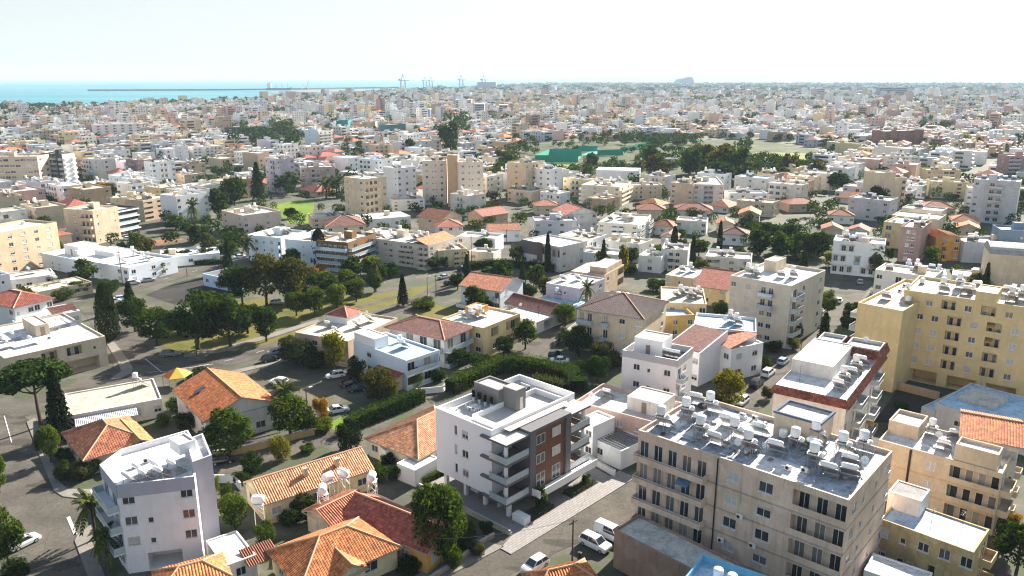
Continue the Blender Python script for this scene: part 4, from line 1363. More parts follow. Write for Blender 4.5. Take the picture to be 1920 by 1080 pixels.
for i in range(9):
    mb = MB()
    x, y = big.W * rj.uniform(.05, .9), big.D * rj.uniform(.1, .85)
    pts = [(x, y, 16.16)]
    for k in range(3):
        x += rj.uniform(-2.5, 2.5) if k % 2 else 0; y += 0 if k % 2 else rj.uniform(-2, 2)
        pts.append((min(max(x, .4), big.W - .4), min(max(y, .4), big.D - .4), 16.16))
    mb.tube(pts, [.05] * 4, 5); ob('roof_pipe', mb.mesh('roof_pipe', [M['steel'] if i % 2 else M['wood']]), big.root)
for i in range(16):
    x, y = big.W * rj.uniform(.04, .95), big.D * rj.uniform(.08, .9)
    mb = MB(); a, c = rj.uniform(.2, .7), rj.uniform(.15, .5); mb.obox((0, 0), rj.uniform(0, 3), a, c, 0, rj.uniform(.15, .6))
    ob('roof_junk', mb.mesh('roof_junk', [[M['wood'], M['frame'], M['concrete'], M['steel'], M['doorw']][i % 5]]), big.root, (x, y, 16.07))
mb = MB(); mb.tube([(big.W * .425, -.14, 0), (big.W * .425, -.14, 16.4)], [.09, .09], 6); ob('drainpipe', mb.mesh('drainpipe', [M['darkmetal']]), big.root)
for i, (x, z) in enumerate([(.23, 2.0), (.55, 9.4), (.62, 6.2), (.47, 5.2)]):
    o_ = ob('air_conditioner', ac_parts()[0][1], big.root, (big.W * x, -.30, z)); ob('fan_grille', ac_parts()[1][1], o_)
for i, k in enumerate((1, 2, 3)):
    mb = MB(); mb.box(0, big.W * .24, 0, .04, 0, 2.0)
    if k == 2:
        mb = MB(); mb.box(0, big.W * .07, 0, .04, 0, 2.1); ob('balcony_screen', mb.mesh('balcony_screen', [flat('teal_screen', (.02, .32, .30), .5)]), big.root, (big.W * .92, -.09, 16.05 - 4 * big.fh + .1))
# brown annex and blue roof below it
ann = B('building_annex', 'dark brown rendered low building in the shade of the large weathered block', 'building', (1152, 992), (1345, 1092), (1190, 960), 5.6, 1, 'rose', '....', '', '', rc='pale', par=.3, lod=0, short='brown rendered low building', wallmat=plaster((.36, .24, .18), .7))
blu = B('building', 'low building with a bright blue roof carrying three white tanks at the bottom edge', 'building', (1272, 1098), (1440, 1160), (1352, 1050), 9.4, 3, 'skyblue', 'w.w.w', '', '', rc='skyblue', par=.9, lod=0, short='bright blue roof', wallmat=plaster((.16, .42, .60), .3))
for i in range(3):
    kit(blu, 'barrel', blu.W * (.30 + .17 * i), blu.D * (.60 - .02 * i))
wr = B('building', 'low building with stained white flat roof below the end of the large weathered block', 'building', (1620, 1068), (1735, 1108), (1660, 1044), 4.0, 1, 'white', 'w.w', '', '', rc='white', par=.2, lod=0, short='stained white low roof')
orr = B('house', 'orange pyramid roof poking up at the bottom edge by the parked hatchback', 'house', (1010, 1110), (1118, 1085), (1030, 1072), 3.4, 1, 'cream', 'w.w', '', '', roof='hip', tile='orange', lod=0, pitch=.55, short='orange pyramid roof')

# right edge
cb = B('apartment_building', 'three-storey cream block with cut-in balconies and open roof boxes on the right', 'building', (1648, 824), (1880, 888), (1704, 790), 9.6, 3, 'cream', ['n...s.rrrr', 'n...s.rrrr', '....W.rrrr'], '', 'bb.b', rc='white', par=.5, lod=0, short='cream block with roof boxes', bands=True, band_col=plaster((.66, .46, .25), .6))
annex(cb, 0, cb.W * .26, cb.D * .45, cb.D * 1.0, 9.1, 11.3, 'cream', 'pale', door=None, lip=.5)
annex(cb, cb.W * .62, cb.W * .95, .3, cb.D * .35, 9.1, 12.0, 'cream', 'white', door=None, lip=.5)
for (k, x, y) in [('tallheater', .34, .8), ('heater', .52, .85), ('heater', .50, .35), ('dish', .42, .6), ('barrel', .9, .6)]:
    kit(cb, k, cb.W * x, cb.D * y)
mb = MB(); mb.tube([(cb.W * .28, -.12, 0), (cb.W * .28, -.12, 9.4)], [.16, .16], 6); ob('drainpipe', mb.mesh('drainpipe', [M['darkmetal']]), cb.root)
rb = B('house', 'penthouse with orange-red tiled roof behind the cream block', 'house', (1806, 815), (1912, 835), (1815, 770), 11.4, 3, 'offwhite', ['.W.W', '.w.w'], '', '', roof='gable', axis='x', tile='burnt', lod=0, pitch=.3, short='penthouse with orange-red roof')
yb = B('building', 'stained yellow two-storey house with a blue-grey flat roof in the lower right corner', 'building', (1650, 972), (1826, 1036), (1690, 936), 6.8, 2, 'paleyellow', ['W.n.w.W.W', 'W.ww.o.W.'], '', '.b', rc='blue', par=.2, lod=0, short='stained yellow house', wallmat=plaster((.62, .46, .24), .95))
kit(yb, 'antenna', yb.W * .5, yb.D * .3); kit(yb, 'antenna', yb.W * .78, yb.D * .55)
hut = B('roof_hut', 'small white tin-roofed store standing against the cream block', 'shed', (1666, 920), (1728, 940), (1676, 905), 9.0, 2, 'offwhite', '....', '', '', rc='darkgrey', par=.12, lod=0, short='small white store')
bl = B('building', 'wide low building with a weathered pale blue roof in front of the yellow tower', 'building', (1754, 756), (1990, 826), (1800, 712), 4.6, 1, 'palegrey', '.w.w.w.', '', '', rc='skyblue', par=.25, lod=0, short='wide pale blue roof')
mb = MB(); mb.box(bl.W * .08, bl.W * .40, bl.D * .35, bl.D * .80, 4.352, 4.9); ob('raised_rooflight', mb.mesh('raised_rooflight', [roofm('pale')]), bl.root)
bl2 = B('building', 'narrow blue-roofed lean-to beside the wide pale blue roof', 'shed', (1728, 762), (1752, 770), (1760, 722), 3.4, 1, 'palegrey', '..', '', '', rc='skyblue', par=.15, lod=0, short='narrow blue lean-to')
mans = B('apartment_building', 'four-storey white block with red tiled roof skirts beside the street', 'building', (1452, 722), (1588, 752), (1544, 640), 13.0, 4, 'offwhite', '.......', '', ['w.gg.w.gg.w', 'w.gg.w.gg.w'], roof='mansard', tile='brick', rc='white', par=.0, lod=0, short='white block with red tiled skirts')
annex(mans, mans.W * .02, mans.W * .62, mans.D * .30, mans.D * .80, 12.76, 15.2, 'offwhite', 'white', name='upper_storey', door=None)
for (x0, x1, y0, y1) in ((.05, .42, .84, .99), (.50, 1.0, .80, .99)):
    annex(mans, mans.W * x0, mans.W * x1, mans.D * y0, mans.D * y1, 12.76, 15.0, 'offwhite', 'grey', name='stair_tower', door=None, lip=.6)
fm = MB()
for (x0, x1, y0, y1) in ((.03, .44, .80, 1.0), (.48, 1.02, .76, 1.0)):
    x0, x1, y0, y1 = mans.W * x0, mans.W * x1, mans.D * y0, mans.D * y1
    e_ = .7
    for f in ([(x0 - e_, y0 - e_, 13.6), (x1 + e_, y0 - e_, 13.6), (x1, y0, 15.1), (x0, y0, 15.1)], [(x1 + e_, y0 - e_, 13.6), (x1 + e_, y1, 13.6), (x1, y1, 15.1), (x1, y0, 15.1)], [(x0 - e_, y1, 13.6), (x0 - e_, y0 - e_, 13.6), (x0, y0, 15.1), (x0, y1, 15.1)]):
        facet(fm, f, True)
ob('tower_tiled_skirt', fm.mesh('tower_tiled_skirt', [tilem('brick')]), mans.root)
for i in range(5):
    kit(mans, 'tallheater' if i % 2 else 'heater', mans.W * (.80 + .01 * i), mans.D * (.16 + .125 * i), 12.8, None, 1.1)
kit(mans, 'antenna', mans.W * .25, mans.D * .15, 12.8); kit(mans, 'dish', mans.W * .75, mans.D * .9, 14.5)

ye = plaster((.74, .56, .29), .4)
yel = B('apartment_building', 'long yellow seven-storey apartment tower with small kitchen balconies', 'building', (1696, 543), (1985, 585), 15, 19.4, 6, 'yellow',
        ['n..w.rr.w.rr.w..w..', 'n.w.w.rr.w.rr.s..n.', 'n.s.s.rr.w.rr.s..w.', 'n.s.s.rr.w.rr.s..n.', 'n.w.s.rr.w.rr.w..w.', 'n.s.s.rr.w.rr.s..n.'], '.n.', '', rc='pale', par=.6, lod=0, short='long yellow tower', wallmat=ye, ground='.ooooo.oooo.oooo.o.')
annex(yel, yel.W * .48, yel.W * .62, -.02 + .1, yel.D * .45, 18.8, 21.2, ye, 'blue', door=None)
yw = B('apartment_building', 'yellow corner wing with white curved balconies facing the street', 'building', (1609, 567), (1693, 583), (1640, 513), 17.4, 6, 'yellow', ['.......', '.......'], ['gg.gg', 'gg.gg'], '', rc='cream', par=.6, lod=0, short='yellow corner wing', wallmat=ye)
for (k, x, y) in [('tallheater', .25, .3), ('heater', .40, .35), ('tallheater', .33, .7), ('heater', .44, .75), ('tallheater', .70, .3), ('tallheater', .76, .5), ('heater', .84, .35), ('tallheater', .9, .55), ('heater', .65, .7), ('dish', .36, .5), ('barrel', .42, .55)]:
    kit(yel, k, yel.W * x, yel.D * y, None, None, 1.1)
for (k, x, y) in [('heater', .3, .3), ('tallheater', .6, .5), ('tallheater', .65, .75), ('ac', .3, .6), ('ac', .2, .8), ('barrel', .8, .3)]:
    kit(yw, k, yw.W * x, yw.D * y)

# houses between the new house and the street
wa = B('apartment_building', 'white three-storey block with grey roof band and set-back stair tower', 'building', (1167, 656), (1270, 676), (1196, 632), 11.6, 3, 'white', ['..w.n..w.', '..w.n..w.', '..w....w.'], '', 'gw.', rc='darkgrey', par=1.2, lod=0, short='white block with grey roof band', wallmat=plaster((.70, .68, .70), .2))
mbq = MB()
for (p, q, n_) in (((0, 0), (wa.W, 0), (0, -.05)), ((wa.W, 0), (wa.W, wa.D), (.05, 0))):
    p, q = Vector(p) + Vector(n_), Vector(q) + Vector(n_)
    mbq.poly([(p.x, p.y, 10.3), (q.x, q.y, 10.3), (q.x, q.y, 11.62), (p.x, p.y, 11.62)])
ob('roof_band', mbq.mesh('roof_band', [plaster((.38, .38, .40), .2)]), wa.root)
annex(wa, wa.W * .10, wa.W * .62, wa.D * .35, wa.D * .95, 10.4, 13.6, 'white', 'grey', door='F')
for x in (.70, .78, .86):
    kit(wa, 'heater', wa.W * x, wa.D * .45)
ph = B('house', 'pinkish-white flat-roofed house with a small tin-roofed hut on top', 'house', (1078, 752), (1236, 794), (1112, 714), 6.4, 2, 'pink', ['.d.w.w.n..', '.w.w...w..'], '', '.w.', rc='pale', par=.7, lod=0, short='pinkish-white house with tin hut')
annex(ph, ph.W * .52, ph.W * .92, ph.D * .35, ph.D * .9, 5.7, 8.2, 'offwhite', M['awning'], name='roof_room', door='F')
kit(ph, 'heater', ph.W * .2, ph.D * .6); kit(ph, 'dish', ph.W * .1, ph.D * .3)
wg = B('house', 'small white house with dark slatted pergola over its yard behind the new apartment house', 'house', (1080, 787), (1112, 800), (1110, 765), 6.2, 2, 'white', '.w', '', '', rc='white', par=.25, lod=0, short='small white house with pergola')
wg2 = B('house', 'white walled lower wing below the dark slatted pergola', 'house', (1102, 818), (1165, 846), (1132, 790), 3.4, 1, 'white', '.w.d', '', 'd.', rc='grey', par=.4, lod=0, short='white wing below the pergola')
for i in range(9):
    mb = MB(); mb.box(.3, wg2.W - .3, 0, .12, 0, .12); ob('pergola_slat', cached('perg%f' % wg2.W, lambda: mb.mesh('slat', [slate])), wg2.root, (0, .3 + i * (wg2.D - .6) / 9, 3.45))
bigor = B('house', 'large bungalow under a broad faded orange hip roof beside the clipped hedge', 'house', (784, 856), (905, 792), (706, 812), 3.5, 1, 'offwhite', '.w.w.', 'w..w', '', roof='hip', tile='faded', lod=0, pitch=.45, short='large orange hipped bungalow')
gar = B('garage', 'small white flat-roofed garage against the new white apartment house', 'shed', (778, 882), (822, 858), (764, 868), 2.9, 1, 'white', '...', '', '', rc='white', par=.12, lod=0, short='small white garage')
gar2 = B('garage', 'white lean-to at the hedge end of the large orange hipped bungalow', 'shed', (722, 846), (752, 838), (686, 824), 2.8, 1, 'white', '..', '', '', rc='white', par=.12, lod=0, short='white lean-to')

# row behind the hedge
bh = B('house', 'pale blue-white flat-roofed house with upper porch beside the car park', 'house', (762, 676), (823, 656), (688, 632), 6.6, 2, 'skyblue', ['ee', 'ee'], '.w...', '', rc='blue', par=.4, lod=0, short='pale blue-white house', wallmat=plaster((.62, .72, .82), .2))
annex(bh, .3, bh.W * .45, bh.D * .6, bh.D, 6.2, 8.6, 'white', 'white', door=None)
kit(bh, 'heater', bh.W * .6, bh.D * .4); kit(bh, 'barrel', bh.W * .8, bh.D * .6); kit(bh, 'heater', bh.W * .5, bh.D * .75)
bh2 = B('shed', 'dark red tiled lean-to roof below the pale blue-white house', 'shed', (742, 708), (770, 700), (712, 688), 3.0, 1, 'cream', '..', '', '', roof='gable', tile='red', lod=0, pitch=.3, short='dark red lean-to')
br = B('house', 'two-storey house under a dark brown hip roof with wrap-around balcony', 'house', (832, 632), (880, 611), (746, 604), 7.2, 2, 'offwhite', ['gg', 'gg'], ['.ggg', '.www'], '', roof='hip', tile='maroon', lod=0, pitch=.34, short='house with dark brown hip roof', eave=1.0)
yf = B('house', 'yellow flat-roofed two-storey house with stacked junk on its white roof', 'house', (906, 615), (976, 587), (836, 594), 7.2, 2, 'paleyellow', ['.r.rr', '.w.rr'], '...w', '', rc='white', par=.5, lod=0, short='yellow flat-roofed house', wallmat=plaster((.74, .56, .30), .4))
for i, (x, y) in enumerate(((.35, .55), (.45, .6), (.55, .5), (.3, .75))):
    kit(yf, 'heater' if i % 2 else 'tallheater', yf.W * x, yf.D * y)
annex(yf, yf.W * .55, yf.W * .85, yf.D * .65, yf.D * .95, 6.7, 8.4, 'orange', 'beige', name='roof_room', door=None)
bc = B('building', 'rambling beige house with patched white roofs beside the park road', 'building', (652, 640), (745, 596), (588, 608), 6.2, 2, 'beige', ['..n..', 'W.W..'], ['.w..', '.w.w'], '', rc='cream', par=.4, lod=0, short='rambling beige house')
annex(bc, bc.W * .55, bc.W * .85, bc.D * .55, bc.D * .95, 5.8, 7.8, 'white', 'white', name='roof_room', door=None)
hip_roof(bc.root, bc.W * .55, bc.W * .85, bc.D * .55, bc.D * .95, 7.8, .5, tilem('red'), 1, None, 'hip', e=.3, name='roof_room_tiles')
for (x, y) in ((.2, .4), (.35, .7), (.5, .3), (.75, .3)):
    kit(bc, 'heater', bc.W * x, bc.D * y)
kit(bc, 'dish', bc.W * .9, bc.D * .5)
wv = B('villa', 'white villa with a red tiled gable roof and blue-white balcony beside the park road', 'house', (864, 534), (938, 545), (882, 512), 6.0, 2, 'white', ['.ggg.g', '.w.w.w'], '', 'w.', roof='gable', axis='x', tile='rust', lod=0, pitch=.36, short='white villa with red gable roof', wallmat=plaster((.70, .76, .82), .15))
db = B('house', 'long low house with a dark maroon roof across from the yellow flat-roofed house', 'house', (950, 566), (1038, 588), (962, 552), 3.6, 1, 'offwhite', 'w.w.w.', '', '', roof='gable', axis='x', tile='maroon', lod=0, pitch=.5, short='long low maroon-roofed house')
cn = B('carport', 'flat white carport canopy in front of the long maroon-roofed house', 'carport', (938, 588), (1006, 604), (978, 572), 3.1, 1, 'white', 'ooo', '', 'o', rc='white', par=.15, lod=0, short='flat white carport')
kit(cn, 'dish', 1.5, cn.D * .7, 2.95)
lv = B('house', 'lilac-grey flat-roofed house with white roof and side tiled patch', 'house', (1024, 530), (1087, 541), (1050, 508), 6.4, 2, 'lavender', '...nn...', '', 'w.w', rc='white', par=.4, lod=0, short='lilac-grey house')
lv2 = B('house', 'low block with a pale blue-white roof terrace in front of the lilac-grey house', 'house', (996, 563), (1082, 580), (1020, 545), 3.2, 1, 'offwhite', 'w..w.', '', '', rc='skyblue', par=.6, lod=0, short='low pale blue terrace block')
kit(lv2, 'tallheater', lv2.W * .25, lv2.D * .8); kit(lv, 'heater', lv.W * .5, lv.D * .6); kit(lv, 'heater', lv.W * .2, lv.D * .4)
bg_ = B('house', 'beige two-storey house with overhanging pale flat roof beyond the lilac-grey house', 'house', (1070, 508), (1134, 516), (1096, 487), 6.6, 2, 'beige', '.w.w..', '', 'w.r', rc='cream', par=.2, lod=0, short='beige house with overhanging roof')
annex(bg_, bg_.W * .5, bg_.W * .98, bg_.D * .1, bg_.D * .9, 6.4, 8.4, 'beige', 'white', name='roof_room', door=None)
dk = B('house', 'dark grey modern house with slatted stair window beside the park road', 'house', (978, 449), (1050, 463), (1000, 434), 8.6, 2, 'offwhite', ['..rrrrr', 'W.W....'], '', 'w.w', rc='white', par=.5, lod=0, short='dark grey modern house')
mb = MB(); mb.box(-.08, dk.W * .42, -.08, -.003, 4.2, 8.7); ob('dark_cladding', mb.mesh('dark_cladding', [slate]), dk.root)
mb = MB(); mb.box(dk.W * .42, dk.W * .56, -.18, -.083, 2.5, 8.9)
ob('stair_screen', mb.mesh('stair_screen', [flat('brown_slats', (.18, .08, .06), .6)]), dk.root)
dh = B('apartment_building', 'three-storey cream block with charcoal hip roofs and corner balconies', 'building', (1084, 577), (1206, 596), (1140, 549), 10.2, 3, 'cream', ['gg.g.w.s', 'gg.g.s.s', 'oo.w.s.s'], '', 'w.w', roof='hip', tile='darkbrown', lod=0, pitch=.36, short='cream block with charcoal roofs', wallmat=plaster((.66, .54, .38), .5))
for i in range(3):
    kit(dh, 'barrel', dh.W * (.40 + .07 * i), dh.D * .55, 11.2)
kit(dh, 'dish', dh.W * .36, dh.D * .4, 11.0)
mh1 = B('house', 'white house with a dark red lean-to roof between white upstand walls', 'house', (1252, 645), (1312, 662), (1270, 616), 7.4, 2, 'white', '.w.w', '', '', rc='white', par=.3, lod=0, short='white house with dark red lean-to')
fm = MB(); facet(fm, [(.25, .1, 7.5), (mh1.W - .25, .1, 7.5), (mh1.W - .25, mh1.D - .3, 9.6), (.25, mh1.D - .3, 9.6)], True); ob('lean_to_roof', fm.mesh('lean_to_roof', [tilem('maroon')]), mh1.root)
mb = MB()
for x in (-.1, mh1.W - .2):
    mb.poly([(x, 0, 7.4), (x + .3, 0, 7.4), (x + .3, mh1.D, 9.9), (x, mh1.D, 9.9)]); mb.poly([(x, 0, 7.0), (x, 0, 7.4), (x, mh1.D, 9.9), (x, mh1.D, 7.0)]); mb.poly([(x + .3, 0, 7.4), (x + .3, 0, 7.0), (x + .3, mh1.D, 7.0), (x + .3, mh1.D, 9.9)])
ob('upstand_wall', mb.mesh('upstand_wall', [M['whitewall']]), mh1.root)
mh2 = B('house', 'white house with a bright rust sloping roof facing the tree-lined street', 'house', (1335, 640), (1372, 655), (1352, 612), 7.2, 2, 'white', '.w', '', 'ww', rc='white', par=.3, lod=0, short='white house with rust slope')
fm = MB(); facet(fm, [(.2, -.3, 7.3), (mh2.W - .2, -.3, 7.3), (mh2.W - .2, mh2.D * .8, 9.2), (.2, mh2.D * .8, 9.2)], True); ob('lean_to_roof', fm.mesh('lean_to_roof', [tilem('rust')]), mh2.root)
mh3 = B('house', 'tall white modern house with blue roof basins and a charcoal corner strip', 'house', (1300, 612), (1418, 622), (1330, 588), 9.2, 3, 'white', ['......', '.w...w'], '', 'w.w', rc='blue', par=.6, lod=0, short='tall white modern house')
for i, (x, y) in enumerate(((.5, .5), (.62, .7), (.72, .5))):
    kit(mh3, 'tallheater' if i else 'dish', mh3.W * x, mh3.D * y)
mb = MB(); mb.box(mh3.W + .003, mh3.W + .1, mh3.D * .05, mh3.D * .35, 0, 8.4); ob('charcoal_strip', mb.mesh('charcoal_strip', [slate]), mh3.root)
tb = B('apartment_building', 'five-storey beige and white block with rounded balconies behind the tall white modern house', 'building', (1370, 516), (1484, 536), (1420, 486), 15.4, 5, 'beige', ['w.w.gg..', 's.s.gg..', '..s.ww..', '....ww..'], '', ['gw.w', 'gw.w'], rc='white', par=.7, lod=0, short='beige and white balcony block', wallmat=plaster((.66, .58, .48), .4))
annex(tb, tb.W * .18, tb.W * .38, tb.D * .6, tb.D * .9, 14.7, 17.6, 'cream', 'white', door=None)
for (k, x, y) in [('tallheater', .12, .3), ('heater', .2, .35), ('tallheater', .3, .25), ('heater', .6, .4), ('tallheater', .75, .5), ('ac', .5, .6)]:
    kit(tb, k, tb.W * x, tb.D * y)
yl = B('house', 'yellow-beige flat-roofed house crowded with white tanks', 'house', (1240, 566), (1325, 570), (1265, 538), 6.8, 2, 'paleyellow', '.w.n.W', '', '.w', rc='pale', par=.4, lod=0, short='yellow-beige house crowded with tanks')
for i, (x, y) in enumerate(((.35, .4), (.5, .55), (.6, .7), (.7, .4), (.78, .65), (.88, .5))):
    kit(yl, 'tallheater' if i % 2 else 'heater', yl.W * x, yl.D * y)
yl2 = B('house', 'low yellow house with railed blue roof terrace below the tank-crowded house', 'house', (1246, 592), (1302, 590), (1268, 568), 5.8, 2, 'yellow', '.w.w', '', 'w.', rc='blue', par=.8, lod=0, short='low yellow house with blue terrace')
rg = B('house', 'house with a plain red gable roof beside the beige and white balcony block', 'house', (1304, 534), (1362, 542), (1316, 508), 5.4, 2, 'paleyellow', '.w.w', '', '', roof='gable', axis='x', tile='red', lod=0, pitch=.4, short='plain red gable house')
bf = B('house', 'beige flat-roofed house with white tanks next to the plain red gable', 'house', (1248, 515), (1300, 522), (1268, 495), 6.0, 2, 'cream', 's.nd.', '', '', rc='white', par=.4, lod=0, short='beige house next to the red gable')
kit(bf, 'tallheater', bf.W * .6, bf.D * .6); kit(bf, 'heater', bf.W * .3, bf.D * .5)
# ------------------------------------------------------------------ buildings of the middle distance
def HT(x, yb, yt):
    """height of something whose foot is seen at (x, yb) and whose top is seen at yt"""
    g = G(x, yb)
    lo, hi = 0.0, 80.0
    for _ in range(40):
        m = (lo + hi) / 2
        if PX(g.x, g.y, m)[1] > yt: lo = m
        else: hi = m
    return lo
AP, HO = 'apartment_building', 'house'
def Mid(label, p0, p1, p2, h, fl, wall, front='', left='', right='', n=3, short=None, seed=None, cat=None, name=None, lod=1, **kw):
    nm = name or (AP if h > 8 else HO)
    b = B(nm, label, cat or ('building' if nm == AP else 'house'), p0, p1, p2, h, fl, wall, front, left, right, lod=lod, short=short, **kw)
    if kw.get('roof', 'flat') == 'flat' and n:
        clutter_parts(b, n, seed or int(p0[0] * 3 + p0[1]))
        if h > 8 and b.W > 9 and b.D > 6:
            annex(b, b.W * .4, b.W * .4 + 3.2, b.D * .5, b.D * .5 + 3.0, b.rz, b.rz + 2.5, wall if not kw.get('wallmat') else kw['wallmat'], 'pale', door=None)
    return b
Mid('wide beige apartment block with small shuttered windows at the left edge', (-70, 449), (106, 416), 15, HT(60, 503, 425), 5, 'beige', 'w.s.n.w.s.w.s.', '', 'w.s', 5, 'wide beige edge block', wallmat=plaster((.64, .50, .34), .4))
Mid('cream apartment block with stacked balconies beside the dark glass office', (118, 391), (173, 395), 12, HT(150, 456, 393), 4, 'cream', '..w.bbb', '', 'n.n', 2, 'cream block beside the glass office')
dko = Mid('dark glass office with white floor frames and grey side piers', (203, 397), (257, 387), 12, HT(210, 448, 396), 4, 'slate', ['.eeeeeee', '.eeeeeee', '.eeeeeee', '.WWWWWW.'], 'n..n.', '', 4, 'dark glass office', wallmat=plaster((.05, .055, .065), .1), trim='white')
mb = MB()
for k in range(4):
    z = dko.rz - (k) * dko.fh
    mb.box(dko.W * .12, dko.W + .3, -.6, -.003, z - .3, z + .1)
ob('floor_frame', mb.mesh('floor_frame', [M['whitewall']]), dko.root)
Mid('yellow-beige flats with a stair tower behind the dark glass office', (206, 371), (266, 370), 11, HT(262, 405, 370), 4, 'paleyellow', '.w.bb.w', '', 'n.w', 3, 'yellow-beige flats')
Mid('beige flats with open verandas between the yellow flats and the white cube block', (268, 376), (326, 366), 11, HT(300, 410, 371), 4, 'beige', 'rr.rr.r', '', '', 3, 'beige veranda flats')
Mid('white cube-shaped block with one yellow side wall near the tall palm', (330, 368), (389, 360), 12, HT(360, 416, 364), 4, 'white', 'w.nw..w', '', 'n.n', 4, 'white cube block')
Mid('pinkish-beige three-storey block beside the bright green lawn', (455, 404), (526, 395), (421, 393), HT(455, 441, 404), 3, 'pink', ['w.n.w.d', 'w.n.w.d'], 'w.w', '', 3, 'pinkish block by the lawn', wallmat=plaster((.70, .56, .48), .3))
Mid('bluish-white flats with a brown balcony strip, farthest from the tall cypress', (462, 440), (526, 446), (478, 424), HT(500, 490, 442), 3, 'white', 'n.w.n.w.b', '', '', 3, 'bluish-white flats', wallmat=plaster((.68, .75, .80), .15), lod=0)
Mid('bluish-white flats directly behind the tall dark cypress', (534, 448), (592, 453), (552, 430), HT(585, 500, 450), 3, 'white', 'd..n.d', '', '', 3, 'white flats behind the cypress', wallmat=plaster((.70, .76, .80), .15), lod=0)
Mid('white stacked-balcony flats with an ochre corner pier beside the cypress', (594, 450), (652, 455), (618, 430), HT(640, 506, 452), 4, 'ochre', 'gggggg', '', 'gg', 2, 'stacked-balcony flats', trim='white', wallmat=plaster((.22, .12, .05), .3), lod=0)
lb = Mid('long cream four-storey apartment block with rows of balconies and one red roof', (656, 441), (803, 460), (836, 440), HT(800, 505, 459), 4, 'cream', ['bb.eee.ww.bbb.bb', 'b..rrr.ww.rrr.bb', 'bb.rrr.ww.rrr.bb'], '', 'w.n.w', 8, 'long cream balcony block', lod=0, wallmat=plaster((.66, .57, .47), .4))
hip_roof(lb.root, lb.W * .74, lb.W * .98, 0, lb.D * .9, lb.rz + .8, .35, tilem('orange'), 1, 'y', 'gable', e=.2, name='tiled_roof')
tw1 = Mid('pale twin tower slab nearer the stacked-balcony flats, joined to a brown shaft', (791, 301), (836, 301), 12, HT(800, 384, 301), 7, 'cream', '.w.nn.w.', '', '', 3, 'near pale twin slab', wallmat=plaster((.74, .64, .54), .3))
Mid('tall brown windowless shaft between the two pale tower slabs', (838, 291), (858, 291), 13, HT(840, 388, 291), 7, 'sand', '', '', '', 1, 'brown tower shaft', wallmat=plaster((.55, .38, .24), .3))
Mid('pale twin tower slab with dark balconies down its far end', (859, 304), (906, 303), 12, HT(870, 390, 304), 7, 'cream', '.w.nn.w.', '', 'rrr', 3, 'far pale twin slab', wallmat=plaster((.74, .64, .54), .3))
Mid('grey-lilac three-storey flats with darker stair strip', (1003, 414), (1082, 413), 10, HT(1060, 454, 413), 3, 'palegrey', 'w.w.w.w', '', 'bb', 4, 'grey-lilac flats', wallmat=plaster((.48, .48, .52), .2))
Mid('white flats with two pink-red gable roofs behind the grey-lilac flats', (1062, 402), (1120, 398), 13, HT(1110, 442, 399), 3, 'offwhite', 'w.w.w', '', 'bb.b', 0, 'white flats with red gables', roof='gable', axis='y', tile='pink', pitch=.35)
Mid('cream four-storey block with central balconies and roof terrace room', (1122, 416), (1196, 421), (1150, 398), HT(1190, 460, 421), 4, 'offwhite', 'w.gg.w', '', 'g.g', 4, 'cream block with central balconies', wallmat=plaster((.72, .66, .58), .35))
Mid('pale cream apartment block just in front of the white sports hall', (1090, 346), (1162, 350), (1096, 336), HT(1140, 386, 350), 4, 'cream', 's.w.s.w', 'b', 'bb', 4, 'pale cream block by the sports hall', wallmat=plaster((.76, .68, .54), .3))
Mid('small beige block with four dark stair openings beside the round trees', (1181, 347), (1242, 347), 11, HT(1200, 374, 347), 3, 'cream', '.vv.vv.', '', '', 4, 'small beige block by the round trees', wallmat=plaster((.72, .60, .42), .3))
Mid('white five-storey flats with dark balconies behind a small cypress', (1302, 345), (1357, 346), (1300, 330), HT(1350, 386, 346), 4, 'offwhite', 'w.ee.w', '', '', 3, 'white flats behind the small cypress')
Mid('cream wing with many tanks joined to the white flats by the small cypress', (1258, 342), (1300, 345), 11, HT(1290, 385, 344), 4, 'cream', 'w..w', 'w', '', 5, 'cream wing with tanks')
Mid('white house row with cluttered terraces below the big round trees', (1368, 362), (1440, 362), 10, HT(1400, 384, 362), 2, 'white', 'w.w.w.w', '', '', 5, 'white terrace row')
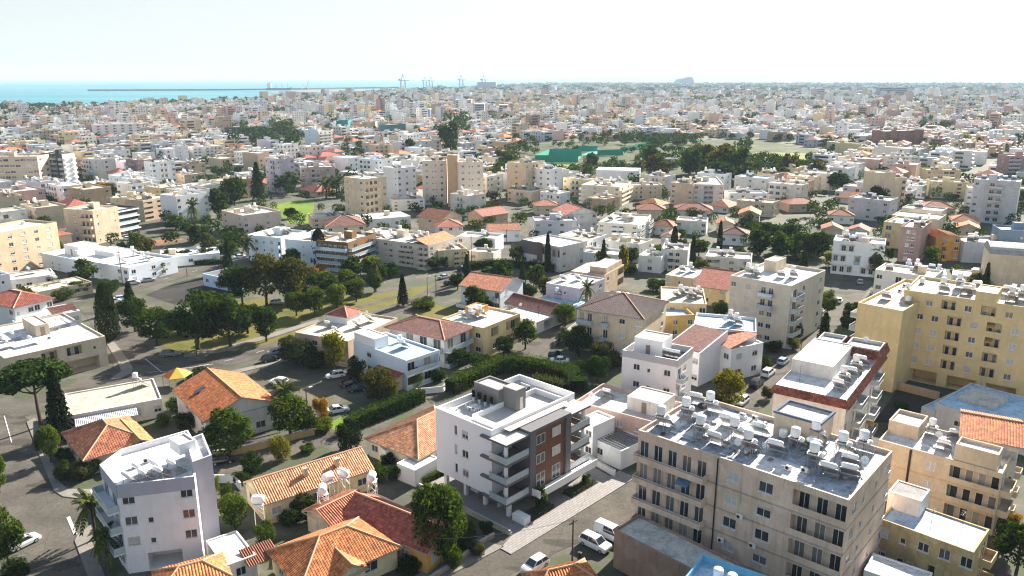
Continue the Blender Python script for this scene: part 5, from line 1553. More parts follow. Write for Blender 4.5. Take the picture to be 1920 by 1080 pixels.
for i, (lab, p0, p1, d, h, t, rf) in enumerate([
        ('red hip-roofed house in front of the pale cream block', (1196, 392), (1248, 393), 10, 4.5, 'red', 'hip'), ('red hip-roofed house in front of the white flats with small cypress', (1266, 392), (1336, 394), 11, 4.5, 'red', 'hip'),
        ('orange gable-roofed white house below the white terrace row', (1386, 400), (1424, 402), 11, 5.5, 'orange', 'gable'), ('maroon hip-roofed house beside the dark orchard', (1352, 437), (1402, 440), 9, 4.5, 'maroon', 'hip'),
        ('small orange gable house next to the maroon hip roof', (1346, 418), (1376, 419), 8, 4.5, 'rust', 'gable'), ('red-brown tiled house beside the cream block with central balconies', (1222, 420), (1262, 424), 8, 4.2, 'rust', 'hip'),
        ('red hip-roofed bungalow near the tree-lined sports pitch', (1480, 382), (1535, 381), 10, 4.2, 'red', 'hip'), ('low rust-tiled house behind the dark leafy tree on the right', (1556, 402), (1602, 404), 9, 4.0, 'rust', 'hip'),
        ('beige house with a twin-gabled orange roof above the orchard', (1543, 428), (1580, 430), 8, 4.8, 'rust', 'gable'), ('beige house with a red gable beside the rose-brown tower', (1592, 430), (1628, 433), 8, 4.8, 'red', 'gable'),
        ('wide rust-roofed house in front of the cream right-hand flats', (1730, 388), (1792, 390), 11, 4.2, 'rust', 'hip'), ('rust-roofed house below the blue-glazed shopfront', (1786, 412), (1838, 415), 10, 4.2, 'rust', 'hip'),
        ('orange-roofed house beside the grey-white end wall', (1796, 425), (1836, 428), 8, 4.2, 'orange', 'gable'), ('red hip-roofed white house near the dark pines on the left', (512, 305), (561, 304), 11, 6.5, 'red', 'hip'),
        ('small red-roofed house beside the feathery palms', (500, 330), (527, 332), 8, 5.0, 'red', 'hip'), ('white house with a red roof behind the feathery palms', (654, 345), (692, 346), 10, 6.5, 'red', 'hip'),
        ('dark red hip-roofed mansion right of the bright lawn', (612, 424), (684, 420), 13, 6.5, 'maroon', 'hip'), ('orange hip-roofed house beside the two pale tower slabs', (822, 425), (868, 423), 10, 5.5, 'red', 'hip'),
        ('pale house with a rose-red gable beyond the park road', (905, 405), (952, 398), 10, 5.0, 'red', 'gable'), ('orange gable-roofed house above the bend of the park road', (918, 432), (975, 430), 9, 4.8, 'rust', 'gable'),
        ('orange and maroon roofed house left of the white flats with red gables', (1005, 385), (1048, 384), 9, 4.5, 'rust', 'hip'), ('small maroon tiled house in the gap beside the red gables', (1240, 442), (1268, 444), 7, 4.0, 'maroon', 'gable')]):
    Mid(lab, p0, p1, d, h, 2 if h > 5 else 1, ['cream', 'offwhite', 'beige', 'white'][i % 4], 'w.w.w', '', 'w', 0, lab.split(' ', 1)[0] and None, roof=rf, tile=t, pitch=.42, lod=1)
Mid('white flat house with maroon front roof among the red roofs', (1268, 412), (1325, 415), 9, HT(1300, 440, 414), 2, 'offwhite', 'w.d.w', '', '', 2, 'white flat house among red roofs')
Mid('white terrace house beside the bright yellow tree', (1083, 471), (1160, 478), 9, HT(1120, 503, 475), 2, 'white', 'dd.w.d', '', '', 3, 'white house by the yellow tree', lod=0)
Mid('white house with an arched entrance and curved porch near the yellow tree', (1198, 478), (1240, 482), 9, HT(1220, 512, 481), 2, 'white', '.w.', '', 'v', 2, 'white arched house', lod=0)
Mid('pinkish-white house with a big roof dish above its red roof patch', (1240, 466), (1290, 469), 10, HT(1260, 508, 468), 3, 'offwhite', '.bb.', '', '', 3, 'pinkish-white dish house', lod=0)
Mid('white house with a brown pergola roof above the orchard', (1323, 480), (1408, 486), 10, HT(1360, 513, 483), 2, 'offwhite', ['rr.w.r', 'rr.w.s'], '', '', 3, 'white pergola house', lod=0)
Mid('brown concrete high-rise shell standing alone in the far city', (1660, 246), (1733, 243), 14, HT(1700, 280, 245), 7, 'brown', 'rr.rr.n.rr.rr', '', 'r', 2, 'brown high-rise', wallmat=plaster((.28, .17, .13), .4))
Mid('white symmetrical flats with dark central stair in front of the brown high-rise', (1647, 292), (1722, 293), 12, HT(1690, 320, 292), 4, 'offwhite', 'ww.ww.v.ww.ww', '', '', 6, 'white symmetrical flats')
Mid('slim beige windowless block beside the dark tree on the right', (1621, 320), (1650, 324), 10, HT(1630, 392, 320), 5, 'cream', '.....', '', '', 0, 'slim beige block', wallmat=plaster((.72, .58, .42), .3))
Mid('beige five-storey flats joined to the slim windowless block', (1652, 333), (1701, 333), 10, HT(1680, 394, 333), 5, 'cream', 'b.w.b', '', '', 5, 'beige five-storey flats', wallmat=plaster((.70, .60, .46), .35))
Mid('pale yellow flats farthest back in the cream group at the right', (1738, 318), (1802, 319), 11, HT(1780, 346, 319), 3, 'paleyellow', 'w.WWW.', '', '', 4, 'pale yellow back flats')
Mid('pale yellow flats with shadowed end wall in the cream group', (1748, 340), (1818, 342), 12, HT(1790, 372, 341), 4, 'paleyellow', '.w..b.', '', '', 4, 'pale yellow end-wall flats')
Mid('long cream flats with a blue-glazed ground-floor shopfront', (1815, 352), (1892, 356), 12, HT(1850, 400, 354), 4, 'offwhite', 'ww.gg.gg', '', '', 5, 'cream flats with blue shopfront', ground='oooooooo')
Mid('tall rose-grey balcony tower cut by the right edge', (1893, 292), (1960, 292), 12, HT(1900, 338, 292), 6, 'rose', 'gg.gg.', 'w', '', 2, 'rose-grey edge tower')
Mid('white modern villa with long horizontal openings beside the yellow palm', (1563, 450), (1660, 458), 10, HT(1600, 516, 453), 3, 'white', ['.rr....', 'rr.e.rr', 'rrr.rrr'], '', '', 5, 'white modern villa', lod=0)
Mid('rose-brown brick-faced tower with stacked white windows', (1690, 424), (1730, 428), (1712, 412), HT(1720, 492, 426), 5, 'rose', '.ww.', '', '..', 3, 'rose-brown tower', wallmat=plaster((.34, .23, .21), .5), lod=0)
Mid('orange-walled block under a faded orange roof beside the rose-brown tower', (1756, 444), (1802, 445), 10, HT(1780, 489, 445), 3, 'orange', '.b.w', '', '', 0, 'orange-walled block', roof='gable', axis='y', tile='orange', pitch=.2, lod=0)
Mid('plain grey-white end wall block with white roof clutter', (1808, 453), (1900, 456), 11, HT(1830, 493, 454), 3, 'palegrey', '...n..', '', '', 5, 'grey-white end wall block', lod=0)
vault = Mid('cream block with a pale blue-grey barrel roof at the right edge', (1856, 476), (1990, 486), 12, HT(1880, 556, 478), 3, 'cream', ['d.dd.W', 'd.dd.W'], '', '', 0, 'cream barrel-roofed block', lod=0)
mb = MB(); n_ = 12
for i in range(n_):
    a0, a1 = math.pi * i / n_, math.pi * (i + 1) / n_
    f = lambda a: (vault.D / 2 - vault.D / 2 * math.cos(a), vault.h + 2.6 * math.sin(a))
    (y0, z0), (y1, z1) = f(a0), f(a1)
    mb.poly([(0, y0, z0), (vault.W, y0, z0), (vault.W, y1, z1), (0, y1, z1)]); mb.poly([(0, y0, vault.h), (0, y0, z0), (0, y1, z1), (0, y1, vault.h)])
ob('barrel_roof', mb.mesh('barrel_roof', [roofm('grey')]), vault.root)
Mid('low patchwork roof of pale blue and white sheets in front of the rose-brown tower', (1690, 508), (1775, 516), 9, 4.2, 1, 'white', 'w.w.', '', '', 4, 'patchwork blue-white roof', rc='blue', par=.3)
Mid('low shed with a grey-white roof beside the palm trunk on the right', (1785, 515), (1850, 522), 9, 4.2, 1, 'palegrey', '.w.', '', '', 3, 'grey-white shed', rc='pale', par=.3)
Mid('deep blue flat-roofed plant room at the right edge', (1876, 430), (1960, 434), 10, 11, 3, 'slate', '.n.', '', '', 2, 'deep blue plant room', rc='skyblue', wallmat=plaster((.20, .26, .34), .3))
Mid('beige hotel with dark horizontal window bands at the left edge', (-40, 294), (69, 293), 14, HT(60, 358, 292), 6, 'beige', ['WWWWWWWWWW'], '', 'WW', 2, 'banded beige hotel', wallmat=plaster((.58, .47, .35), .4), bands=True, band_col=plaster((.62, .52, .40), .3))
bw = Mid('black and white tower with staggered balconies beside the banded hotel', (76, 287), (116, 289), 8, HT(115, 352, 288), 7, 'slate', 'gg.gg.g', '', 'b.b', 2, 'black and white tower', wallmat=plaster((.07, .075, .085), .2), trim='white')
mb = MB(); mb.box(bw.W + .003, bw.W + .2, -.2, bw.D, 0, bw.h); ob('white_side_wall', mb.mesh('white_side_wall', [M['whitewall']]), bw.root)
Mid('wide dazzling white hotel with dark balconies far behind on the left', (180, 234), (262, 231), 16, HT(250, 263, 232), 6, 'white', 'r.r.r.r.r.r', '', 'w', 3, 'wide white hotel')
Mid('white slab with a brown vertical stripe left of the dark pines', (328, 274), (352, 273), 12, HT(350, 308, 273), 5, 'white', '.n.n', '', '', 2, 'white slab with brown stripe')
Mid('white balcony flats joined to the brown-striped slab', (362, 276), (400, 273), 12, HT(380, 306, 275), 5, 'offwhite', 'gg.gg', '', 'w', 2, 'white balcony flats')
Mid('pale blue-white tower with patterned end wall behind the dark pines', (571, 243), (596, 243), 12, HT(595, 281, 243), 6, 'skyblue', '.n.n', '', '', 2, 'pale blue tower', wallmat=plaster((.60, .70, .78), .2))
Mid('white balcony slab attached to the pale blue tower', (597, 246), (622, 244), 12, HT(600, 280, 245), 6, 'offwhite', 'bbb', '', 'b', 2, 'white balcony slab')
Mid('old grey-brown flats with stained balconies behind the feathery palms', (563, 314), (628, 312), 12, HT(600, 354, 313), 4, 'beige', 'w.gg.w.', '', '', 3, 'old grey-brown flats', wallmat=plaster((.46, .40, .36), .9))
Mid('white flats with blue-shaded end and three dark balconies behind the twin slabs', (688, 325), (762, 322), 11, HT(720, 345, 323), 3, 'white', 'w.w.e.w', '', '', 4, 'white flats with blue-shaded end')
Mid('white flats with a blue stair strip beside the tall dark tree', (750, 266), (826, 262), 12, HT(800, 294, 264), 4, 'offwhite', 'b.w.w.b', '', '', 3, 'white flats with blue stair strip')
Mid('cream flats with wide balconies left of the blue-striped flats', (702, 272), (746, 270), 12, HT(730, 294, 271), 3, 'cream', 'bbb.w', '', '', 3, 'cream wide-balcony flats')
wm1 = Mid('large white modern house, higher block with roof pavilion near the wide beige edge block', (77, 474), (168, 492), (128, 450), HT(150, 518, 489), 3, 'white', ['.......', '.nn.w.w'], '', '', 2, 'large white modern house', rc='white', lod=0, wallmat=plaster((.74, .79, .85), .1))
annex(wm1, wm1.W * .18, wm1.W * .48, wm1.D * .30, wm1.D * .72, wm1.rz, wm1.rz + 3.2, 'white', 'white', name='roof_pavilion', door='F')
annex(wm1, wm1.W * .55, wm1.W * .95, wm1.D * .55, wm1.D * .95, wm1.rz, wm1.rz + 1.8, 'white', 'white', name='roof_pavilion', door=None)
Mid('white modern house wing with round terrace facing the north road', (170, 490), (240, 502), (285, 474), HT(240, 531, 500), 2, 'white', ['.n..ww'], '', 'w.ww.', 4, 'white modern house wing', rc='white', lod=0, wallmat=plaster((.72, .78, .85), .1))
Mid('long low house with shaded veranda left of the white modern house', (-20, 530), (104, 514), 10, 4.0, 1, 'offwhite', 'r.ww.r', '', '', 2, 'long low veranda house', rc='pale', par=.3)
Mid('low beige-roofed house screened by round shrubs', (72, 547), (172, 528), 10, 3.6, 1, 'cream', '.w.w.', '', '', 2, 'low house behind shrubs', rc='cream', par=.3)
Mid('small sky-blue-walled house beside the dark asphalt yard', (380, 513), (438, 525), 9, 3.8, 1, 'skyblue', 'ww.d', '', '', 0, 'small sky-blue house', rc='darkgrey', par=.15, wallmat=plaster((.50, .68, .84), .2), lod=0)
Mid('low house with a broad bleached white roof above the earth plot', (300, 483), (412, 474), 13, 3.5, 1, 'white', 'w.w.w', '', '', 2, 'broad bleached roof', rc='white', par=.2)
Mid('cream and white low house right of the lawn', (585, 408), (664, 403), 12, HT(620, 425, 405), 2, 'cream', 'w.w.r', '', '', 4, 'low house right of the lawn')
Mid('low hall with a shallow pale blue-white roof near the twin slabs', (682, 412), (770, 405), 14, 4.5, 1, 'white', '.w.w.', '', '', 1, 'shallow pale hall', rc='white', par=.2)
Mid('white flats with roof tanks in front of the near pale twin slab', (736, 375), (796, 372), 11, HT(760, 395, 374), 3, 'white', 'w.w.w', '', 'w', 4, 'white flats before the twin slab')
Mid('white house block behind the white flats before the twin slab', (686, 362), (766, 356), 11, HT(720, 378, 359), 2, 'offwhite', 'w.w.w.w', '', '', 5, 'white house block')
Mid('white cottage row with black doors beside the park road', (858, 442), (928, 447), 9, 5.5, 2, 'white', 'w.d.w.d', '', '', 2, 'white cottage row', lod=0)
Mid('low white house with dormer beside the park road bend', (880, 470), (925, 474), 7, 3.6, 1, 'offwhite', 'w.d', '', '', 1, 'low white dormer house')
Mid('cream corner house with terrace at the end of the long cream balcony block', (822, 470), (876, 466), 9, HT(850, 500, 468), 3, 'paleyellow', 'w.bb', '', 'w', 3, 'cream corner house', lod=0)
hall = Mid('white metal-clad sports hall with ribbed roof in front of the tennis courts', (1118, 318), (1198, 320), 16, 6.5, 1, 'white', '......', '', '', 0, 'white sports hall', par=.1, rc='white')
Mid('white pavilion with a blue-shaded front behind the round trees', (1226, 297), (1275, 298), 10, 5.5, 1, 'white', 'W.W.W', '', '', 1, 'white pavilion')
Mid('teal scaffold-netted building in the far city', (630, 226), (652, 226), 14, HT(640, 242, 226), 4, 'teal', '', '', '', 0, 'teal netted building')
Mid('smaller teal and blue netted building near the round pines', (726, 234), (760, 232), 14, HT(740, 252, 233), 4, 'teal', '', '', '', 0, 'smaller teal netted building', wallmat=plaster((.05, .22, .26), .2))
Mid('pale flats behind the teal scaffold-netted building', (678, 228), (704, 228), 12, HT(690, 247, 228), 5, 'cream', 'b.b', '', '', 2, 'pale flats beyond the teal netting')
Mid('black glazed low office wrapped round dark pines', (425, 240), (500, 238), 14, HT(450, 258, 239), 4, 'dark', 'WWWWWW', '', '', 2, 'black glazed office')

# tennis court screens
def screen(a, b, hgt, label):
    A, Bv = G(*a), G(*b)
    d = Bv - A
    t = thing('tennis_screen', label, 'fence', (A.x, A.y, 0), math.atan2(d.y, d.x), 'teal tennis court screens')
    mb = MB(); mb.box(0, d.length, -.03, .03, .3, hgt)
    ob('netting', mb.mesh('netting', [flat('teal_netting', (.015, .34, .25), .7)]), t)
    n = max(2, int(d.length / 6))
    for i in range(n + 1):
        pm = cached(('post', hgt), lambda: (lambda q: (q.beam((0, 0, 0), (0, 0, hgt + .2), .06), q.mesh('post', [M['darkmetal']]))[1])(MB()))
        ob('post', pm, t, (d.length * i / n, .08, 0))
for a, b, hh_, l in [((1003, 306), (1084, 306), 6, 'longest teal tennis screen, nearest the grass pitch'), ((1030, 293), (1090, 293), 6, 'second teal tennis screen behind the nearest one'), ((1075, 285), (1120, 284), 5, 'teal tennis screen in the middle of the courts'),
                   ((1120, 293), (1168, 291), 5, 'teal tennis screen nearest the white sports hall'), ((1165, 287), (1190, 282), 5, 'short slanting teal tennis screen'), ((1190, 281), (1226, 273), 5, 'farthest teal tennis screen on the right'), ((1003, 305.5), (1030, 293.5), 6, 'teal side screen at the pitch corner')]:
    screen(a, b, hh_, l)
for q in ([(1008, 303), (1082, 303), (1090, 293), (1032, 293)], [(1090, 291), (1166, 289), (1188, 280), (1110, 282)]):
    sheet('tennis_court', q, .03, flat('court_green', (.02, .30, .22), .8))
# ------------------------------------------------------------------ trees, hedges, shrubs
LEAF = dict(dark=leafmat('dark', (.010, .024, .006), (.050, .085, .014), .38), mid=leafmat('mid', (.018, .038, .008), (.078, .12, .016), .4), yellow=leafmat('yellow', (.08, .085, .01), (.24, .21, .02), .4),
            fresh=leafmat('fresh', (.038, .07, .01), (.125, .165, .02), .4), olive=leafmat('olive', (.028, .036, .015), (.09, .095, .032), .35), brown=leafmat('brown', (.028, .035, .009), (.11, .10, .02), .38),
            pine=leafmat('pine', (.012, .028, .010), (.045, .075, .016), .18), cypress=leafmat('cypress', (.008, .017, .007), (.026, .042, .012), .1), orange=leafmat('orange', (.18, .10, .02), (.42, .24, .04), .35),
            palm=leafmat('palm', (.03, .045, .012), (.10, .115, .03), .25))
def leaf_mesh(name, P, Nrm, size, mat, rs):
    """a crown's leaves: one small four-sided blade at each point"""
    n = len(P)
    rng = np.random.default_rng(rs)
    Nrm = Nrm / (np.linalg.norm(Nrm, axis=1, keepdims=True) + 1e-9)
    ref = rng.normal(size=(n, 3))
    U = np.cross(Nrm, ref); U /= (np.linalg.norm(U, axis=1, keepdims=True) + 1e-9)
    V = np.cross(Nrm, U)
    s = (size * rng.uniform(.6, 1.35, size=(n, 1)))
    a = P - U * s; b = P - V * s * .62 + Nrm * s * .15; c = P + U * s; d = P + V * s * .62 - Nrm * s * .1
    verts = np.stack([a, b, c, d], 1).reshape(-1, 3)
    me = bpy.data.meshes.new(name)
    me.vertices.add(4 * n); me.vertices.foreach_set('co', verts.astype(np.float32).ravel())
    me.loops.add(4 * n); me.loops.foreach_set('vertex_index', np.arange(4 * n, dtype=np.int32))
    me.polygons.add(n); me.polygons.foreach_set('loop_start', np.arange(0, 4 * n, 4, dtype=np.int32))
    me.update(calc_edges=True)
    me.materials.append(mat)
    return me
def lobe_points(lobes, n, rng, inner=.5):
    L = np.array(lobes)
    wgt = (L[:, 3] * L[:, 4] + L[:, 3] * L[:, 5]) ; wgt = wgt / wgt.sum()
    k = rng.choice(len(L), n, p=wgt)
    d = rng.normal(size=(n, 3)); d /= np.linalg.norm(d, axis=1, keepdims=True)
    r = 1 - (1 - inner) * rng.random((n, 1)) ** 2.2
    C, S = L[k, :3], L[k, 3:6]
    return C + d * S * r * rng.uniform(.9, 1.1, (n, 1)), d / S + rng.normal(size=(n, 3)) * .55 / S.mean()
def crown_proto(kind, colr, var, lod):
    def mk():
        rng = np.random.default_rng(hash((len(kind), var, lod)) % 9999 + var * 77)
        n = {0: 4200, 1: 1100, 2: 420}[lod]
        sz = {0: .030, 1: .058, 2: .095}[lod]
        if kind == 'round':
            lobes = [(0, 0, .52, .34, .34, .34)]
            for i in range(17):
                a, e = rng.uniform(0, 6.28), rng.uniform(-.9, 1.3)
                r = rng.uniform(.24, .36)
                lobes.append((math.cos(a) * math.cos(e) * r, math.sin(a) * math.cos(e) * r, .54 + math.sin(e) * .32, rng.uniform(.12, .20), rng.uniform(.12, .20), rng.uniform(.10, .16)))
        elif kind == 'bush':
            lobes = [(0, 0, .40, .36, .36, .38)]
            for i in range(10):
                a = rng.uniform(0, 6.28); r = rng.uniform(.15, .32)
                lobes.append((math.cos(a) * r, math.sin(a) * r, rng.uniform(.25, .78), .18, .18, .20))
        elif kind == 'umbrella':
            lobes = [(0, 0, .80, .40, .40, .14)]
            for i in range(18):
                a = rng.uniform(0, 6.28); r = rng.uniform(.12, .40)
                lobes.append((math.cos(a) * r, math.sin(a) * r, .86 - r * .35 + rng.uniform(-.03, .05), .13, .13, .085))
            n = int(n * 1.3)
        elif kind == 'cypress':
            n = int(n * 1.9)
            z = rng.random(n) ** .85
            prof = .5 * np.minimum(1, z * 6 + .35) * np.sqrt(np.clip(1 - z ** 2.2, 0, 1)) + .02
            a = rng.uniform(0, 6.28, n)
            rr = prof * (1 - .35 * rng.random(n) ** 2) * (1 + .10 * np.sin(a * 5 + z * 17))
            P = np.stack([np.cos(a) * rr, np.sin(a) * rr, .03 + z * .97], 1)
            Nn = np.stack([np.cos(a), np.sin(a), rng.normal(size=n) * .3 + .1], 1) + rng.normal(size=(n, 3)) * .4
            me = leaf_mesh('crown', P, Nn, sz * .8, LEAF[colr], var)
            return me
        elif kind == 'conifer':
            n = int(n * 1.8)
            z = rng.random(n) ** .8
            tier = np.floor(z * 11) / 11
            prof = .5 * (1 - tier) ** .8 * (.55 + .45 * (1 - (z * 11 - np.floor(z * 11)))) + .03
            a = rng.uniform(0, 6.28, n); ray = np.round(a * 7 / 6.28) * 6.28 / 7 + tier * 9
            a = ray + (a - np.round(a * 7 / 6.28) * 6.28 / 7) * .55
            rr = prof * rng.random(n) ** .5
            P = np.stack([np.cos(a) * rr, np.sin(a) * rr, .06 + z * .94 - rr * .08], 1)
            Nn = np.stack([np.cos(a) * .4, np.sin(a) * .4, np.ones(n)], 1) + rng.normal(size=(n, 3)) * .5
            return leaf_mesh('crown', P, Nn, sz, LEAF[colr], var)
        P, Nn = lobe_points(lobes, n, rng)
        return leaf_mesh('crown', P, Nn, sz, LEAF[colr], var)
    return cached(('crown', kind, colr, var, lod), mk)
def trunk_proto(kind, var):
    def mk():
        r = random.Random(var)
        mb = MB()
        top = {'round': .55, 'bush': .35, 'umbrella': .74, 'cypress': .3, 'conifer': .9}[kind]
        w = {'round': .035, 'bush': .03, 'umbrella': .026, 'cypress': .04, 'conifer': .03}[kind]
        mb.tube([(0, 0, -.01), (.01, .005, top * .4), (.015 * r.uniform(-1, 1), .01, top)], [w, w * .75, w * .4], 7)
        for i in range(5 if kind in ('round', 'umbrella') else 0):
            a = i * 1.256 + r.uniform(-.3, .3)
            z0 = top * r.uniform(.55, .8)
            e = .24 if kind == 'round' else .30
            mb.tube([(0.005, 0, z0), (math.cos(a) * e * .5, math.sin(a) * e * .5, z0 + .07), (math.cos(a) * e, math.sin(a) * e, min(z0 + .22, .84))], [w * .5, w * .35, w * .15], 5)
        return mb.mesh('trunk', [M['bark']])
    return cached(('trunk', kind, var), mk)
def palm_protos(var):
    def mk():
        r = random.Random(50 + var)
        t = MB()
        t.tube([(0, 0, -.01), (.01, 0, .3), (.015, .01, .6), (0, .01, .82)], [.045, .032, .028, .034], 8)
        f = MB()
        for i in range(30):
            a = i * 2.4 + r.uniform(-.2, .2)
            up = r.uniform(.1, 1.15) if i > 10 else r.uniform(-.5, .2)
            L = r.uniform(.42, .52)
            pts = []
            for k in range(7):
                s = k / 6
                x = L * s * math.cos(up * (1 - .3 * s))
                z = .82 + L * (math.sin(up) * s - .55 * s * s * (1.1 - .4 * up))
                pts.append((x, z))
            ca, sa = math.cos(a), math.sin(a)
            for k in range(6):
                (x0, z0), (x1, z1) = pts[k], pts[k + 1]
                for sgn in (-1, 1):
                    for q in range(2):
                        xa, za = x0 + (x1 - x0) * q / 2, z0 + (z1 - z0) * q / 2
                        xb, zb = xa + (x1 - x0) * .42, za + (z1 - z0) * .42
                        w = .085 * (1 - abs(k / 6 - .45) * 1.1) * sgn
                        p = [(xa, 0, za), (xb, 0, zb), (xb + .035, w, zb - .03), (xa + .035, w, za - .03)]
                        f.poly([(u * ca - v * sa, u * sa + v * ca, z) for (u, v, z) in p])
        return t.mesh('trunk', [M['bark']]), f.mesh('crown', [LEAF['palm']])
    return cached(('palm', var), mk)
TREES = []
def tree(kind, px, py, top, wpx, colr, label, group=None, lod=0, world=None, h=None, w=None):
    if world is None:
        g = G(px, py)
        h = HT(px, py, top)
        depth = g.y * CP + CAMH * SP
        w = wpx * depth / FPX
    else:
        g = world
    var = len(TREES) % 4
    nm = {'round': 'tree', 'bush': 'shrub', 'umbrella': 'umbrella_pine', 'cypress': 'cypress_tree', 'conifer': 'conifer_tree', 'palm': 'palm_tree'}[kind]
    cat = {'round': 'tree', 'bush': 'shrub', 'umbrella': 'pine tree', 'cypress': 'cypress', 'conifer': 'conifer', 'palm': 'palm tree'}[kind]
    t = thing(nm, label, cat, (g.x, g.y, 0), rnd.uniform(0, 6.28), group, (w, w, h))
    if kind == 'palm':
        tm, fm = palm_protos(var % 2)
        ob('trunk', tm, t); ob('crown', fm, t)
    else:
        if kind != 'bush' or lod == 0:
            ob('trunk', trunk_proto(kind, var), t)
        ob('crown', crown_proto(kind, colr, var, lod), t)
    TREES.append((t, kind, colr, w, h, g))
    FOOT.append((g.x, g.y, w * .3))
    return t
